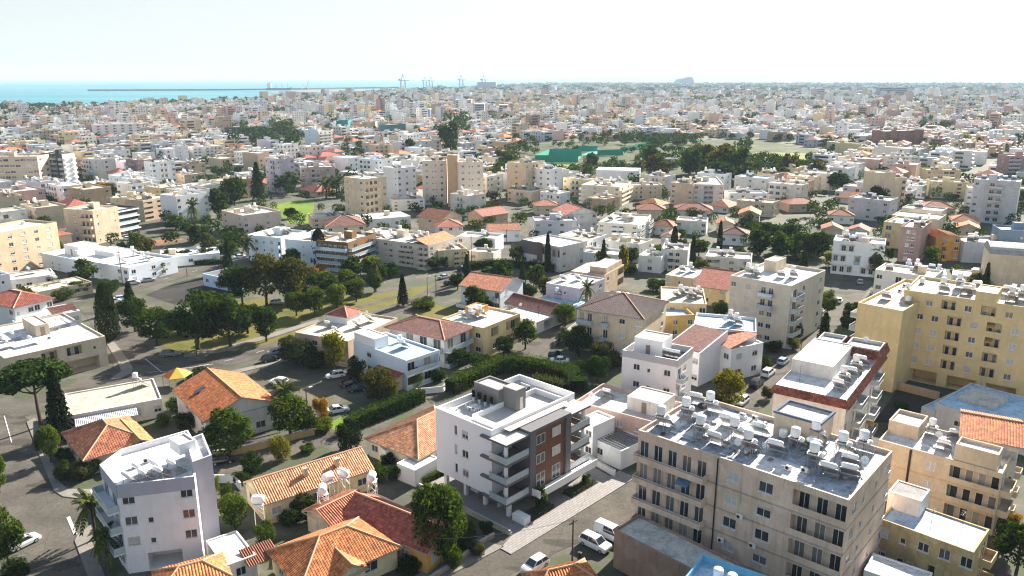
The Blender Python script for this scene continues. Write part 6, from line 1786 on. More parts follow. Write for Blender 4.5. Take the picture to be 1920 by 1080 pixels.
T0 = [
    ('umbrella', 78, 800, 672, 138, 'pine', 'tall umbrella pine with a broad flat crown at the street corner on the left'),
    ('conifer', 116, 822, 690, 58, 'cypress', 'tall dark conical conifer right against the umbrella pine'),
    ('round', 96, 868, 794, 46, 'fresh', 'light green young tree on the pavement below the dark conical conifer'),
    ('bush', 82, 845, 812, 34, 'dark', 'dark shrub under the light green young tree'), ('bush', 122, 862, 838, 40, 'dark', 'dark shrub between the light green tree and the low hipped house'),
    ('bush', 150, 900, 868, 44, 'olive', 'yellowish round shrub inside the pavement corner'), ('bush', 118, 900, 862, 40, 'dark', 'dark shrub at the tip of the pavement corner'), ('bush', 168, 890, 855, 50, 'dark', 'dark shrub against the low hipped house'),
    ('round', 18, 1062, 946, 76, 'mid', 'leafy street tree beside the white parked car at the lower left'), ('bush', 28, 1095, 1050, 70, 'dark', 'dark rounded shrub in the bottom left corner'), ('round', 0, 925, 850, 42, 'fresh', 'sunlit green tree cut by the left edge'),
    ('palm', 180, 1012, 928, 72, 'palm', 'palm tree on the pavement beside the white wedge-shaped block'), ('palm', 205, 1072, 985, 60, 'palm', 'shaded palm below the first palm beside the white wedge-shaped block'),
    ('cypress', 206, 640, 532, 40, 'cypress', 'tall thick dark cypress by the worn beige shop building'), ('round', 254, 622, 556, 74, 'dark', 'round dense tree nearest the parked cars at the road junction'), ('round', 294, 648, 574, 78, 'dark', 'dense tree beside the junction, second along the road'),
    ('round', 372, 655, 540, 112, 'dark', 'large dense dark tree in the corner grove by the road'), ('round', 432, 650, 552, 92, 'dark', 'large dense tree on the park side of the corner grove'), ('round', 500, 640, 572, 64, 'dark', 'dark spreading tree at the park end of the corner grove'), ('round', 400, 612, 545, 90, 'dark', 'dense tree at the back of the corner grove near the asphalt yard'),
    ('round', 335, 630, 580, 60, 'mid', 'lower tree filling the gap in the corner grove'),
    ('round', 500, 572, 474, 86, 'brown', 'tall brownish-green tree above the park, nearer the sky-blue house'), ('round', 548, 572, 478, 82, 'brown', 'tall brownish-gold tree above the park, nearer the cypress'), ('round', 455, 570, 492, 62, 'dark', 'dark tree beside the small sky-blue house'),
    ('cypress', 600, 500, 430, 32, 'cypress', 'slim tall cypress in front of the bluish-white flats'), ('bush', 600, 520, 496, 44, 'orange', 'golden shrub below the slim tall cypress'),
    ('round', 556, 592, 545, 52, 'mid', 'small tree on the park slope below the brownish trees'), ('round', 590, 592, 535, 48, 'mid', 'slender tree on the park footpath'), ('round', 622, 560, 512, 56, 'mid', 'leafy tree in the park below the stacked-balcony flats'), ('round', 650, 552, 505, 52, 'fresh', 'light green tree in the park below the long cream block'),
    ('round', 632, 578, 530, 44, 'fresh', 'light green tree at the middle of the park'), ('round', 668, 566, 518, 44, 'mid', 'green tree near the upper end of the park'), ('round', 702, 548, 505, 36, 'fresh', 'bright young tree on the lawn near the long cream block'), ('conifer', 756, 574, 514, 28, 'cypress', 'dark pointed conifer at the bend of the park road'),
    ('bush', 792, 578, 555, 60, 'fresh', 'bright green shrub mass beside the park road lamp posts'), ('round', 732, 520, 490, 44, 'dark', 'dark tree below the long cream block'), ('round', 700, 515, 488, 50, 'dark', 'dark tree under the balconies of the long cream block'), ('round', 812, 505, 480, 34, 'mid', 'small tree at the foot of the long cream block end wall'), ('round', 905, 478, 448, 40, 'dark', 'dark tree beside the park road under the white cottage row'),
    ('round', 628, 698, 616, 50, 'yellow', 'bright yellow-green tree at the back of the car park'), ('round', 562, 682, 630, 88, 'olive', 'spreading grey-green tree over the parked cars by the road'), ('round', 600, 668, 628, 50, 'dark', 'dark tree between the olive tree and the yellow-green tree'), ('bush', 668, 716, 666, 44, 'cypress', 'very dark clipped tree in the car park corner'),
    ('bush', 714, 748, 688, 74, 'brown', 'brownish bushy tree in front of the dark red lean-to'), ('bush', 778, 725, 690, 40, 'fresh', 'light green shrubs at the gate of the pale blue-white house'),
    ('round', 430, 862, 768, 106, 'mid', 'leafy citrus tree in front of the two-tone orange roof house'), ('round', 545, 818, 740, 92, 'mid', 'leafy garden tree right of the two-tone orange roof house'), ('palm', 538, 790, 720, 66, 'palm', 'palm rising out of the garden beside the two-tone orange roof house'), ('round', 575, 810, 758, 56, 'dark', 'dark garden tree beside the wooden lamp pole'),
    ('bush', 603, 782, 738, 34, 'orange', 'golden autumn shrub at the car park edge'), ('bush', 604, 808, 780, 52, 'fresh', 'bright green low shrub by the lane corner'), ('bush', 527, 862, 814, 42, 'yellow', 'bright yellow shrub beside the lane'), ('bush', 474, 888, 848, 48, 'dark', 'dark shrub on the lane opposite the citrus tree'), ('bush', 578, 848, 832, 36, 'mid', 'low green shrub at the lane behind the long yellow gabled house'),
    ('round', 442, 996, 922, 66, 'fresh', 'light green round tree between the white block and the long yellow gabled house'), ('bush', 402, 925, 892, 28, 'fresh', 'small bright shrub against the grey stair shaft'), ('round', 568, 965, 920, 56, 'dark', 'dark tree in the yard below the long yellow gabled house'), ('bush', 500, 1018, 975, 50, 'mid', 'leafy shrub beside the white patched roof'),
    ('round', 822, 1058, 904, 128, 'mid', 'big glossy round tree in front of the orange-walled cottage'), ('bush', 880, 1010, 975, 34, 'fresh', 'light shrub in the garden by the low beige wall'), ('bush', 850, 1062, 1015, 50, 'mid', 'leafy shrub below the big glossy round tree'), ('bush', 912, 1000, 972, 30, 'dark', 'small dark shrub at the garden corner near the forecourt'),
    ('bush', 712, 905, 868, 36, 'mid', 'leafy shrub between the long yellow gabled house and the orange-walled cottage'), ('bush', 745, 895, 865, 46, 'dark', 'dark shrub beside the white lean-to of the bungalow'), ('bush', 728, 878, 850, 34, 'dark', 'dark shrub under the edge of the large orange roof'), ('bush', 658, 842, 784, 60, 'cypress', 'big clipped dark bush at the end of the hedge'),
    ('round', 1366, 772, 690, 78, 'yellow', 'big sunlit yellow-green tree on the street behind the large weathered block'), ('bush', 1340, 770, 735, 60, 'dark', 'dark shrub under the big yellow-green street tree'), ('bush', 1438, 748, 722, 26, 'olive', 'small pale shrub beside the white block with red tiled skirts'),
    ('round', 985, 655, 598, 56, 'mid', 'green tree beside the yellow flat-roofed house'), ('round', 945, 668, 630, 46, 'dark', 'dark tree below the yellow flat-roofed house'), ('round', 1060, 612, 565, 52, 'fresh', 'bright round tree on the side street opposite the charcoal roofs'),
    ('round', 1085, 668, 610, 64, 'dark', 'dense dark tree below the cream block with charcoal roofs'), ('round', 1132, 690, 640, 66, 'olive', 'bronze-green tree below the cream block with charcoal roofs'), ('round', 1120, 715, 665, 60, 'dark', 'dark tree between the hedge ring and the pinkish-white house'), ('bush', 1060, 642, 618, 46, 'dark', 'dark hedge shrub along the side street'),
    ('bush', 955, 700, 670, 40, 'dark', 'dark shrub at the foot of the side street'), ('round', 862, 690, 655, 50, 'dark', 'dark tree in the courtyard of the house with dark brown hip roof'), ('bush', 820, 712, 690, 44, 'dark', 'dark shrub beside the courtyard steps'),
    ('palm', 1100, 586, 528, 32, 'palm', 'palm in front of the lilac-grey house'), ('bush', 1125, 545, 522, 50, 'mid', 'green shrubs beside the beige house with overhanging roof'), ('bush', 995, 555, 530, 34, 'dark', 'dark shrub between the red gable villa and the low terrace block'), ('bush', 930, 520, 502, 80, 'dark', 'long dark shrub mass behind the white villa with red gable roof'), ('bush', 905, 580, 560, 60, 'dark', 'dark shrubs in front of the white villa with red gable roof'),
    ('round', 1550, 590, 540, 42, 'fresh', 'bright round street tree by the white parked car up the street'), ('round', 1505, 615, 580, 40, 'dark', 'dark street tree beside the dark parked car'), ('round', 1490, 640, 605, 42, 'dark', 'dark tree at the foot of the beige and white balcony block'), ('bush', 1488, 655, 630, 28, 'yellow', 'yellow shrub on the street verge'), ('bush', 1600, 600, 570, 30, 'dark', 'dark shrub against the yellow corner wing'), ('bush', 1585, 615, 590, 26, 'dark', 'lower dark shrub against the yellow corner wing'), ('round', 1520, 572, 545, 36, 'dark', 'dark tree behind the bright round street tree'),
    ('round', 1168, 520, 455, 24, 'yellow', 'slim bright yellow tree beside the white terrace house'), ('palm', 1642, 520, 460, 34, 'palm', 'palm in front of the white modern villa'), ('bush', 1556, 500, 470, 36, 'yellow', 'bright yellow palm-like shrub at the white modern villa'), ('round', 1645, 402, 348, 52, 'cypress', 'large dark tree in front of the slim beige block'),
    ('bush', 1180, 512, 490, 40, 'mid', 'green shrubs by the white arched house'), ('round', 1310, 480, 448, 46, 'dark', 'dark tree between the dish house and the white pergola house'), ('bush', 1230, 545, 520, 44, 'mid', 'green shrub behind the cream block with charcoal roofs'), ('bush', 1352, 590, 560, 40, 'dark', 'dark shrub under the beige and white balcony block'),
    ('round', 150, 552, 525, 44, 'dark', 'round dark shrub tree by the low house behind shrubs'), ('bush', 118, 562, 538, 50, 'mid', 'green shrub mass behind the red-roofed villa'), ('bush', 85, 555, 530, 46, 'fresh', 'light green shrubs between the villa and the veranda house'), ('bush', 48, 560, 536, 50, 'dark', 'dark shrubs behind the villa roof'), ('bush', 205, 548, 520, 50, 'dark', 'dark shrubs below the white modern house wing'), ('bush', 262, 522, 505, 36, 'dark', 'dark shrub under the round terrace of the white modern house wing'), ('bush', 300, 515, 488, 44, 'fresh', 'light green shrubs at the corner of the white modern house wing'), ('round', 172, 515, 495, 30, 'mid', 'small tree against the bluish side of the white modern house'),
    ('round', 320, 492, 468, 40, 'mid', 'tree at the near end of the row beside the broad bleached roof'), ('round', 350, 490, 468, 40, 'dark', 'second tree of the row beside the broad bleached roof'), ('round', 385, 488, 464, 44, 'dark', 'third tree of the row beside the broad bleached roof'), ('round', 428, 482, 452, 48, 'mid', 'tree at the far end of the row beside the broad bleached roof'), ('round', 372, 455, 420, 50, 'dark', 'dark tree above the broad bleached roof'), ('round', 445, 470, 440, 36, 'dark', 'dark tree touching the bluish-white flats'),
    ('palm', 366, 432, 376, 26, 'palm', 'tall palm in front of the white cube block'), ('round', 330, 430, 402, 54, 'mid', 'green tree between the dark glass office and the white cube block'), ('round', 412, 410, 350, 46, 'dark', 'dark tree beside the white cube block'), ('round', 440, 385, 330, 60, 'dark', 'large dark tree behind the pinkish block by the lawn'), ('conifer', 485, 375, 305, 34, 'pine', 'dark pointed conifer above the lawn'), ('round', 540, 360, 318, 60, 'dark', 'dark garden tree beside the small red-roofed house'), ('palm', 612, 372, 335, 44, 'palm', 'feathery palm nearest the old grey-brown flats'), ('palm', 632, 370, 332, 40, 'palm', 'feathery palm nearest the red-roofed white house'), ('round', 545, 410, 388, 30, 'cypress', 'round dark tree standing on the bright lawn'),
    ('bush', 205, 360, 340, 60, 'orange', 'big rust-coloured bare shrub behind the yellow-beige flats'),
    ('round', 845, 292, 224, 48, 'dark', 'very tall dark tree behind the pale twin slabs'), ('round', 768, 296, 258, 24, 'dark', 'dark pointed tree between white flats and cream flats'), ('round', 945, 318, 278, 50, 'mid', 'leafy tree left of the grass pitch'), ('round', 975, 335, 296, 54, 'fresh', 'sunlit green tree by the pitch corner'), ('round', 930, 345, 312, 54, 'mid', 'broad green tree behind the far pale twin slab'), ('round', 1108, 320, 285, 30, 'dark', 'dark tree between the pitch and the white sports hall'), ('round', 1075, 352, 325, 30, 'olive', 'olive tree in front of the grass pitch'),
    ('round', 1232, 336, 288, 64, 'brown', 'big round olive-gold tree beside the small beige block'), ('round', 1218, 310, 272, 40, 'dark', 'dark tree behind the big olive-gold tree'), ('round', 1292, 335, 275, 52, 'dark', 'big dark tree, first of the park clump behind the white flats'), ('round', 1318, 325, 266, 60, 'brown', 'big golden tree in the middle of the park clump'), ('round', 1352, 340, 268, 66, 'brown', 'largest golden tree of the park clump'), ('round', 1385, 345, 270, 58, 'mid', 'big green tree at the pitch end of the park clump'), ('round', 1345, 352, 300, 70, 'dark', 'dark lower tree in front of the park clump'), ('round', 1478, 340, 285, 44, 'brown', 'brownish round tree before the far grass pitch'), ('round', 1530, 345, 298, 46, 'brown', 'brownish tree right of the far grass pitch'), ('round', 1455, 345, 308, 44, 'dark', 'dark tree left of the brownish round tree'), ('round', 1570, 358, 322, 50, 'dark', 'dark tree right of the brownish trees by the pitch'), ('cypress', 1298, 378, 332, 16, 'cypress', 'small dark cypress in front of the white flats'),
    ('round', 1425, 478, 430, 50, 'dark', 'dark orchard tree next to the white pergola house'), ('round', 1462, 484, 438, 48, 'dark', 'dark orchard tree above the beige and white balcony block'), ('round', 1498, 478, 434, 50, 'dark', 'dark orchard tree in the middle of the dark orchard'), ('round', 1535, 482, 432, 52, 'dark', 'dark orchard tree nearest the white modern villa'), ('round', 1480, 455, 418, 46, 'dark', 'dark tree at the back of the orchard'), ('round', 1440, 450, 415, 46, 'dark', 'dark tree at the back left of the orchard'), ('bush', 1500, 490, 472, 40, 'olive', 'reddish-olive shrub at the front of the orchard'),
]
T0 += [
    ('round', 465, 625, 568, 70, 'dark', 'dark tree between the two large trees and the park end of the grove'),
    ('round', 575, 560, 508, 56, 'dark', 'dark tree right of the tall brownish-gold tree'), ('round', 605, 552, 505, 50, 'mid', 'green tree under the slim tall cypress'), ('round', 430, 548, 500, 56, 'dark', 'dark tree behind the small sky-blue house'),
    ('round', 1905, 1075, 985, 90, 'dark', 'dark leafy tree in the bottom right corner'), ('round', 1880, 1040, 975, 60, 'mid', 'green tree right of the stained yellow house'), ('bush', 1892, 985, 955, 40, 'orange', 'orange flowering shrub at the right edge'), ('bush', 1700, 805, 775, 50, 'dark', 'dark shrub in the sunken yard behind the cream block with roof boxes'), ('bush', 1690, 770, 750, 34, 'mid', 'green shrub beside the narrow blue lean-to'),
    ('bush', 455, 905, 880, 40, 'dark', 'dark shrub behind the left gable of the long yellow house'), ('bush', 425, 935, 905, 30, 'mid', 'green shrub in the yard beside the grey stair shaft'), ('bush', 540, 985, 958, 44, 'dark', 'dark shrub in the yard between the two orange roofs'), ('bush', 585, 978, 950, 40, 'mid', 'green shrub beside the small rust-tiled house'), ('bush', 690, 1000, 972, 40, 'dark', 'dark shrub between the rust-tiled house and the cottage'),
    ('bush', 765, 1075, 1045, 50, 'dark', 'dark shrub at the corner of the yellow bungalow'), ('bush', 790, 1065, 1035, 40, 'mid', 'green shrub below the orange cottage wall'), ('bush', 895, 1038, 1012, 40, 'olive', 'dusty shrub by the rough stone wall'), ('bush', 868, 1030, 1000, 36, 'dark', 'dark shrub behind the rough stone wall'),
    ('round', 350, 812, 772, 50, 'dark', 'dark tree between the low hipped house and the two-tone orange roof'), ('bush', 330, 770, 745, 44, 'dark', 'dark shrub behind the striped canopy'), ('bush', 372, 712, 690, 60, 'dark', 'dark shrub mass beside the striped canopy'), ('bush', 305, 800, 775, 34, 'fresh', 'light shrub beside the flat-roofed bungalow'),
    ('bush', 705, 718, 692, 40, 'dark', 'dark shrub at the foot of the brownish bushy tree'), ('bush', 590, 690, 660, 60, 'dark', 'dark shrub mass at the back of the car park'), ('round', 540, 660, 630, 50, 'olive', 'grey-green small tree at the road edge of the car park'), ('bush', 805, 702, 678, 44, 'mid', 'green shrub by the pale blue-white house corner'),
    ('bush', 900, 690, 660, 56, 'dark', 'dark shrub mass below the dark brown hip roof'), ('bush', 935, 690, 665, 40, 'olive', 'olive shrub at the courtyard behind the hedge'), ('bush', 1075, 700, 672, 50, 'dark', 'dark shrub behind the curved hedge'), ('bush', 1150, 690, 660, 40, 'olive', 'bronze shrub beside the white block with grey roof band'), ('bush', 1330, 690, 668, 40, 'dark', 'dark shrub in front of the dark red lean-to house'),
    ('bush', 1448, 660, 636, 44, 'dark', 'dark shrub at the front of the tall white modern house'), ('bush', 1425, 690, 664, 44, 'mid', 'green shrub along the street by the white modern house'), ('bush', 1020, 605, 585, 40, 'dark', 'dark shrub beside the flat white carport'), ('bush', 870, 600, 582, 50, 'olive', 'dusty shrub behind the dark brown hip roof'), ('round', 1145, 575, 545, 40, 'mid', 'green tree beside the low pale terrace block'),
]
for a in T0:
    kind, px, py, top, wpx, colr, lab = a
    tree(kind, px, py, top, wpx, colr, lab, 'trees and shrubs between the houses', 0 if py > 540 else 1)
g_ = LM(6.0, -1.3)
tree('round', 0, 0, 0, 0, 'mid', 'slender young tree in the flower bed of the new white apartment house', 'trees and shrubs between the houses', 1, g_, 4.6, 2.2)
g_ = LM(16.5, -1.5)
tree('bush', 0, 0, 0, 0, 'mid', 'dark shrub in the flower bed nearer the white side wall', 'trees and shrubs between the houses', 1, g_, 2.0, 1.8)
for i in range(4):
    w_ = LM(7.6, 10.4 + i * 1.3)
    t = thing('potted_plant', ('first', 'second', 'third', 'fourth')[i] + ' of four slim potted plants along the grey stair tower, counted from the street', 'potted plant', (w_.x, w_.y, 12.42), 0, 'potted plants on the roof terrace')
    mb = MB(); mb.tube([(0, 0, 0), (0, 0, .75)], [.16, .26], 10); ob('pot', mb.mesh('pot', [M['frame']]), t)
    ob('foliage', crown_proto('bush', 'dark', i, 2), t, (0, 0, .6), 0, (.75, .75, 1.7))

def hedge(pts, h, w, label, colr='dark', n_per_m2=16, closed=False, size=.16, world=False):
    P = smooth([Vector(p) if world else G(*p) for p in pts], 5)
    t = thing('hedge', label, 'hedge', (P[0].x, P[0].y, 0))
    rng = np.random.default_rng(int(abs(P[0].x) * 10))
    pos, nor = [], []
    core = MB()
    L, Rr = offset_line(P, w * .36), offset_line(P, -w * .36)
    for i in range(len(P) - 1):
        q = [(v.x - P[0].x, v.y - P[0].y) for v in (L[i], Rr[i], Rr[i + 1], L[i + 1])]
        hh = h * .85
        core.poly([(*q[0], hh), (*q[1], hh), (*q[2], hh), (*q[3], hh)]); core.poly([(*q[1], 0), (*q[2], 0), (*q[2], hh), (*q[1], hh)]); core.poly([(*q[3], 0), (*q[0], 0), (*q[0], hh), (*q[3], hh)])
        d = P[i + 1] - P[i]
        ln = d.length
        d = d / max(ln, 1e-6)
        nn = np.array([-d.y, d.x, 0])
        m = int(ln * (2 * h + w) * n_per_m2)
        s = rng.random(m)
        per = rng.uniform(-1, 1, m)
        a = per * (h + w / 2)
        lat = np.where(np.abs(a) < w / 2, a, np.sign(a) * w / 2)
        z = np.where(np.abs(a) < w / 2, h, h - (np.abs(a) - w / 2))
        nz = np.where(np.abs(a) < w / 2, 1.0, .15)
        wob = 1 + .14 * np.sin(s * 7 + i * 2.1) + rng.normal(size=m) * .07
        x = P[i].x - P[0].x + d.x * ln * s + nn[0] * lat * wob
        y = P[i].y - P[0].y + d.y * ln * s + nn[1] * lat * wob
        pos.append(np.stack([x, y, z * (1 + .06 * np.sin(s * 9 + i) + rng.normal(size=m) * .04)], 1))
        sg = np.sign(lat)
        nor.append(np.stack([nn[0] * sg * (1.1 - nz), nn[1] * sg * (1.1 - nz), nz], 1) + rng.normal(size=(m, 3)) * .45)
    ob('foliage', leaf_mesh('foliage', np.concatenate(pos), np.concatenate(nor), size, LEAF[colr], 5), t)
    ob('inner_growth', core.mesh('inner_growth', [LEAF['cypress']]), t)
    FOOT.append((P[len(P) // 2].x, P[len(P) // 2].y, 4))
hedge([(650, 812), (700, 790), (745, 772), (792, 752)], 3.0, 2.2, 'long clipped hedge between the car park and the large orange hipped bungalow', 'mid')
hedge([(842, 738), (880, 722), (930, 700), (958, 692)], 3.2, 3.0, 'thick hedge behind the new white apartment house, nearer the courtyard', 'mid')
hedge([(962, 692), (1000, 696), (1040, 706), (1075, 720), (1084, 738)], 3.2, 3.4, 'curved thick hedge behind the new white apartment house, nearer the side street', 'mid')
hedge([(1000, 722), (1030, 728), (1062, 738)], 2.4, 2.4, 'low olive hedge right behind the new apartment roof', 'olive')
hedge([LM(-.9, 17.6), LM(6, 17.6), LM(10, 17.6)], 1.2, .9, 'clipped low green hedge behind the open ground floor of the new house', 'fresh', 22, world=True, size=.10)
hedge([(1640, 560), (1618, 590), (1606, 612)], 2.2, 2.0, 'dark hedge along the street in front of the yellow corner wing', 'dark')
hedge([(870, 508), (930, 500), (1000, 505), (1040, 510)], 2.6, 2.4, 'dark garden hedge behind the white villa with red gable roof', 'dark')
hedge([(310, 492), (370, 496), (430, 494)], 1.6, 1.6, 'low clipped hedge below the row by the broad bleached roof', 'mid')
# ------------------------------------------------------------------ vehicles
PAINT = dict(white=flat('car_white', (.78, .78, .79), .25, 0, .6, .02), silver=flat('car_silver', (.45, .47, .50), .3, .4, .6, .02), black=flat('car_black', (.015, .016, .018), .2, 0, .6, .02), navy=flat('car_navy', (.02, .035, .07), .2, 0, .6, .02),
             blue=flat('car_pale_blue', (.36, .50, .62), .25, 0, .6, .02), red=flat('car_red', (.35, .03, .03), .25, 0, .6, .02), grey=flat('car_grey', (.12, .125, .13), .3, 0, .6, .02))
CARGLASS = flat('car_glass', (.02, .03, .04), .08, 0, .8, .02)
LAMP, TAIL = flat('head_lamp', (.7, .7, .7), .15, 0, .8, .02), flat('tail_lamp', (.30, .01, .01), .2, 0, .6, .02)
def loft(mb, secs, mi=0, close=True):
    """skin through cross-sections, each a list of points of equal length"""
    k0, n = len(mb.v), len(secs[0])
    for s in secs:
        mb.v.extend(s)
    for i in range(len(secs) - 1):
        for j in range(n):
            j2 = (j + 1) % n
            mb.f.append((k0 + i * n + j, k0 + i * n + j2, k0 + (i + 1) * n + j2, k0 + (i + 1) * n + j)); mb.m.append(mi); mb.uv.append(None)
    if close:
        mb.f.append(tuple(k0 + j for j in reversed(range(n)))); mb.m.append(mi); mb.uv.append(None)
        mb.f.append(tuple(k0 + (len(secs) - 1) * n + j for j in range(n))); mb.m.append(mi); mb.uv.append(None)
def car_parts(style, paint):
    def mk():
        out = []
        Ln, hw = {'hatch': (4.0, .86), 'saloon': (4.5, .88), 'suv': (4.5, .92), 'van': (4.6, .95)}[style]
        belt = {'hatch': .92, 'saloon': .88, 'suv': 1.05, 'van': 1.1}[style]
        roof = {'hatch': 1.48, 'saloon': 1.42, 'suv': 1.70, 'van': 1.95}[style]
        hood = {'hatch': .82, 'saloon': .80, 'suv': .98, 'van': 1.0}[style]
        h = Ln / 2
        prof = {'hatch': [(-h, .45, .80, .9), (-h + .1, .28, .92, .97), (-.6, .24, belt, 1), (.7, .24, belt, 1), (h - .35, .24, hood, .98), (h - .08, .28, hood - .12, .92), (h, .38, hood - .25, .82)],
                'saloon': [(-h, .45, .78, .9), (-h + .12, .28, .90, .97), (-1.2, .24, .92, 1), (.8, .24, belt, 1), (h - .35, .24, hood, .98), (h - .08, .28, hood - .12, .92), (h, .38, hood - .25, .82)]}
        pr = prof.get(style) or [(-h, .45, belt, .92), (-h + .1, .30, belt, .98), (-.6, .28, belt, 1), (.9, .28, belt, 1), (h - .3, .28, hood, .98), (h - .06, .32, hood - .1, .93), (h, .42, hood - .28, .84)]
        b = MB()
        loft(b, [[(x, -hw * k, zb), (x, hw * k, zb), (x, hw * k * 1.02, (zb + zt) / 2 + .05), (x, hw * k * .93, zt), (x, -hw * k * .93, zt), (x, -hw * k * 1.02, (zb + zt) / 2 + .05)] for x, zb, zt, k in pr])
        out.append(('body', b.mesh('car_body', [PAINT[paint]]), None))
        xr = {'hatch': (-h + .12, -h + .55, .25, 1.05), 'saloon': (-1.55, -.85, .3, 1.15), 'suv': (-h + .15, -h + .45, .45, 1.15), 'van': (-h + .05, -h + .15, .75, 1.45)}[style]
        x0, x1, x2, x3 = xr
        c = MB()
        lo, up = hw * .90, hw * .72
        loft(c, [[(x0, -lo, belt - .02), (x0, lo, belt - .02), (x0 + .02, lo * .97, belt + .06), (x0 + .02, -lo * .97, belt + .06)], [(x1, -lo, belt - .02), (x1, lo, belt - .02), (x1, up, roof - .03), (x1, -up, roof - .03)],
                 [(x2, -lo, belt - .02), (x2, lo, belt - .02), (x2, up, roof - .03), (x2, -up, roof - .03)], [(x3, -lo, belt - .02), (x3, lo, belt - .02), (x3 - .02, lo * .97, belt + .04), (x3 - .02, -lo * .97, belt + .04)]])
        out.append(('windows', c.mesh('car_windows', [CARGLASS]), None))
        r = MB()
        r.poly([(x1 - .02, -up * 1.02, roof - .02), (x2 + .06, -up * 1.02, roof - .02), (x2 + .06, up * 1.02, roof - .02), (x1 - .02, up * 1.02, roof - .02)])
        loft(r, [[(x1 - .05, -up * 1.03, roof - .05), (x1 - .05, up * 1.03, roof - .05), (x1 - .02, up * .9, roof + .01), (x1 - .02, -up * .9, roof + .01)], [((x1 + x2) / 2, -up * 1.05, roof - .05), ((x1 + x2) / 2, up * 1.05, roof - .05), ((x1 + x2) / 2, up * .9, roof + .04), ((x1 + x2) / 2, -up * .9, roof + .04)], [(x2 + .06, -up * 1.03, roof - .06), (x2 + .06, up * 1.03, roof - .06), (x2, up * .9, roof + .0), (x2, -up * .9, roof + .0)]])
        for sgn in (-1, 1):
            for xa, xb in ((x0, x1), (x3, x2)):
                r.beam((xa, sgn * lo * 1.0, belt), (xb, sgn * up * 1.02, roof - .03), .045)
            xm = (x1 + x2) / 2
            r.beam((xm, sgn * lo * 1.01, belt), (xm, sgn * up * 1.03, roof - .03), .04)
            if style == 'van':
                r.poly([(x0, sgn * lo * 1.015, belt), (xm, sgn * lo * 1.015, belt), (xm, sgn * up * 1.03, roof - .03), (x1, sgn * up * 1.03, roof - .03)])
        out.append(('roof_panel', r.mesh('car_roof', [PAINT[paint]]), None))
        wm, rm = MB(), MB()
        wm.tube([(0, -.1, 0), (0, .1, 0)], [.31, .31], 14)
        rm.tube([(0, -.11, 0), (0, .11, 0)], [.19, .19], 10)
        tyre, rim = wm.mesh('tyre', [M['tyre']]), rm.mesh('rim', [PAINT['silver']])
        wheels = [(sx, sy) for sx in (-h + .78, h - .82) for sy in (-hw + .08, hw - .08)]
        hl = MB(); hl.box(-.1, .02, -.14, .14, -.07, .07)
        return out, tyre, rim, wheels, hl.mesh('head_light', [LAMP]), (lambda q: (q.box(-.02, .05, -.1, .1, -.09, .09), q.mesh('tail_light', [TAIL]))[1])(MB()), h, hw, hood, belt
    return cached(('car', style, paint), mk)
def car(px, py, ang, style, paint, label, group='cars parked along the streets', world=None):
    out, tyre, rim, wheels, hl, tl, h, hw, hood, belt = car_parts(style, paint)
    g = world or G(px, py)
    t = thing('parked_car' if style != 'van' else 'parked_van', label, 'car' if style != 'van' else 'van', (g.x, g.y, .05), ang, group)
    for n_, me, _ in out:
        ob(n_, me, t)
    for (x, y) in wheels:
        w = ob('wheel', tyre, t, (x, y, .31)); ob('rim', rim, w)
    for sy in (-1, 1):
        ob('headlight', hl, t, (h - .06, sy * hw * .62, hood - .26)); ob('taillight', tl, t, (-h + .02, sy * hw * .72, belt - .22))
    FOOT.append((g.x, g.y, 2.5))
a0 = R(45)
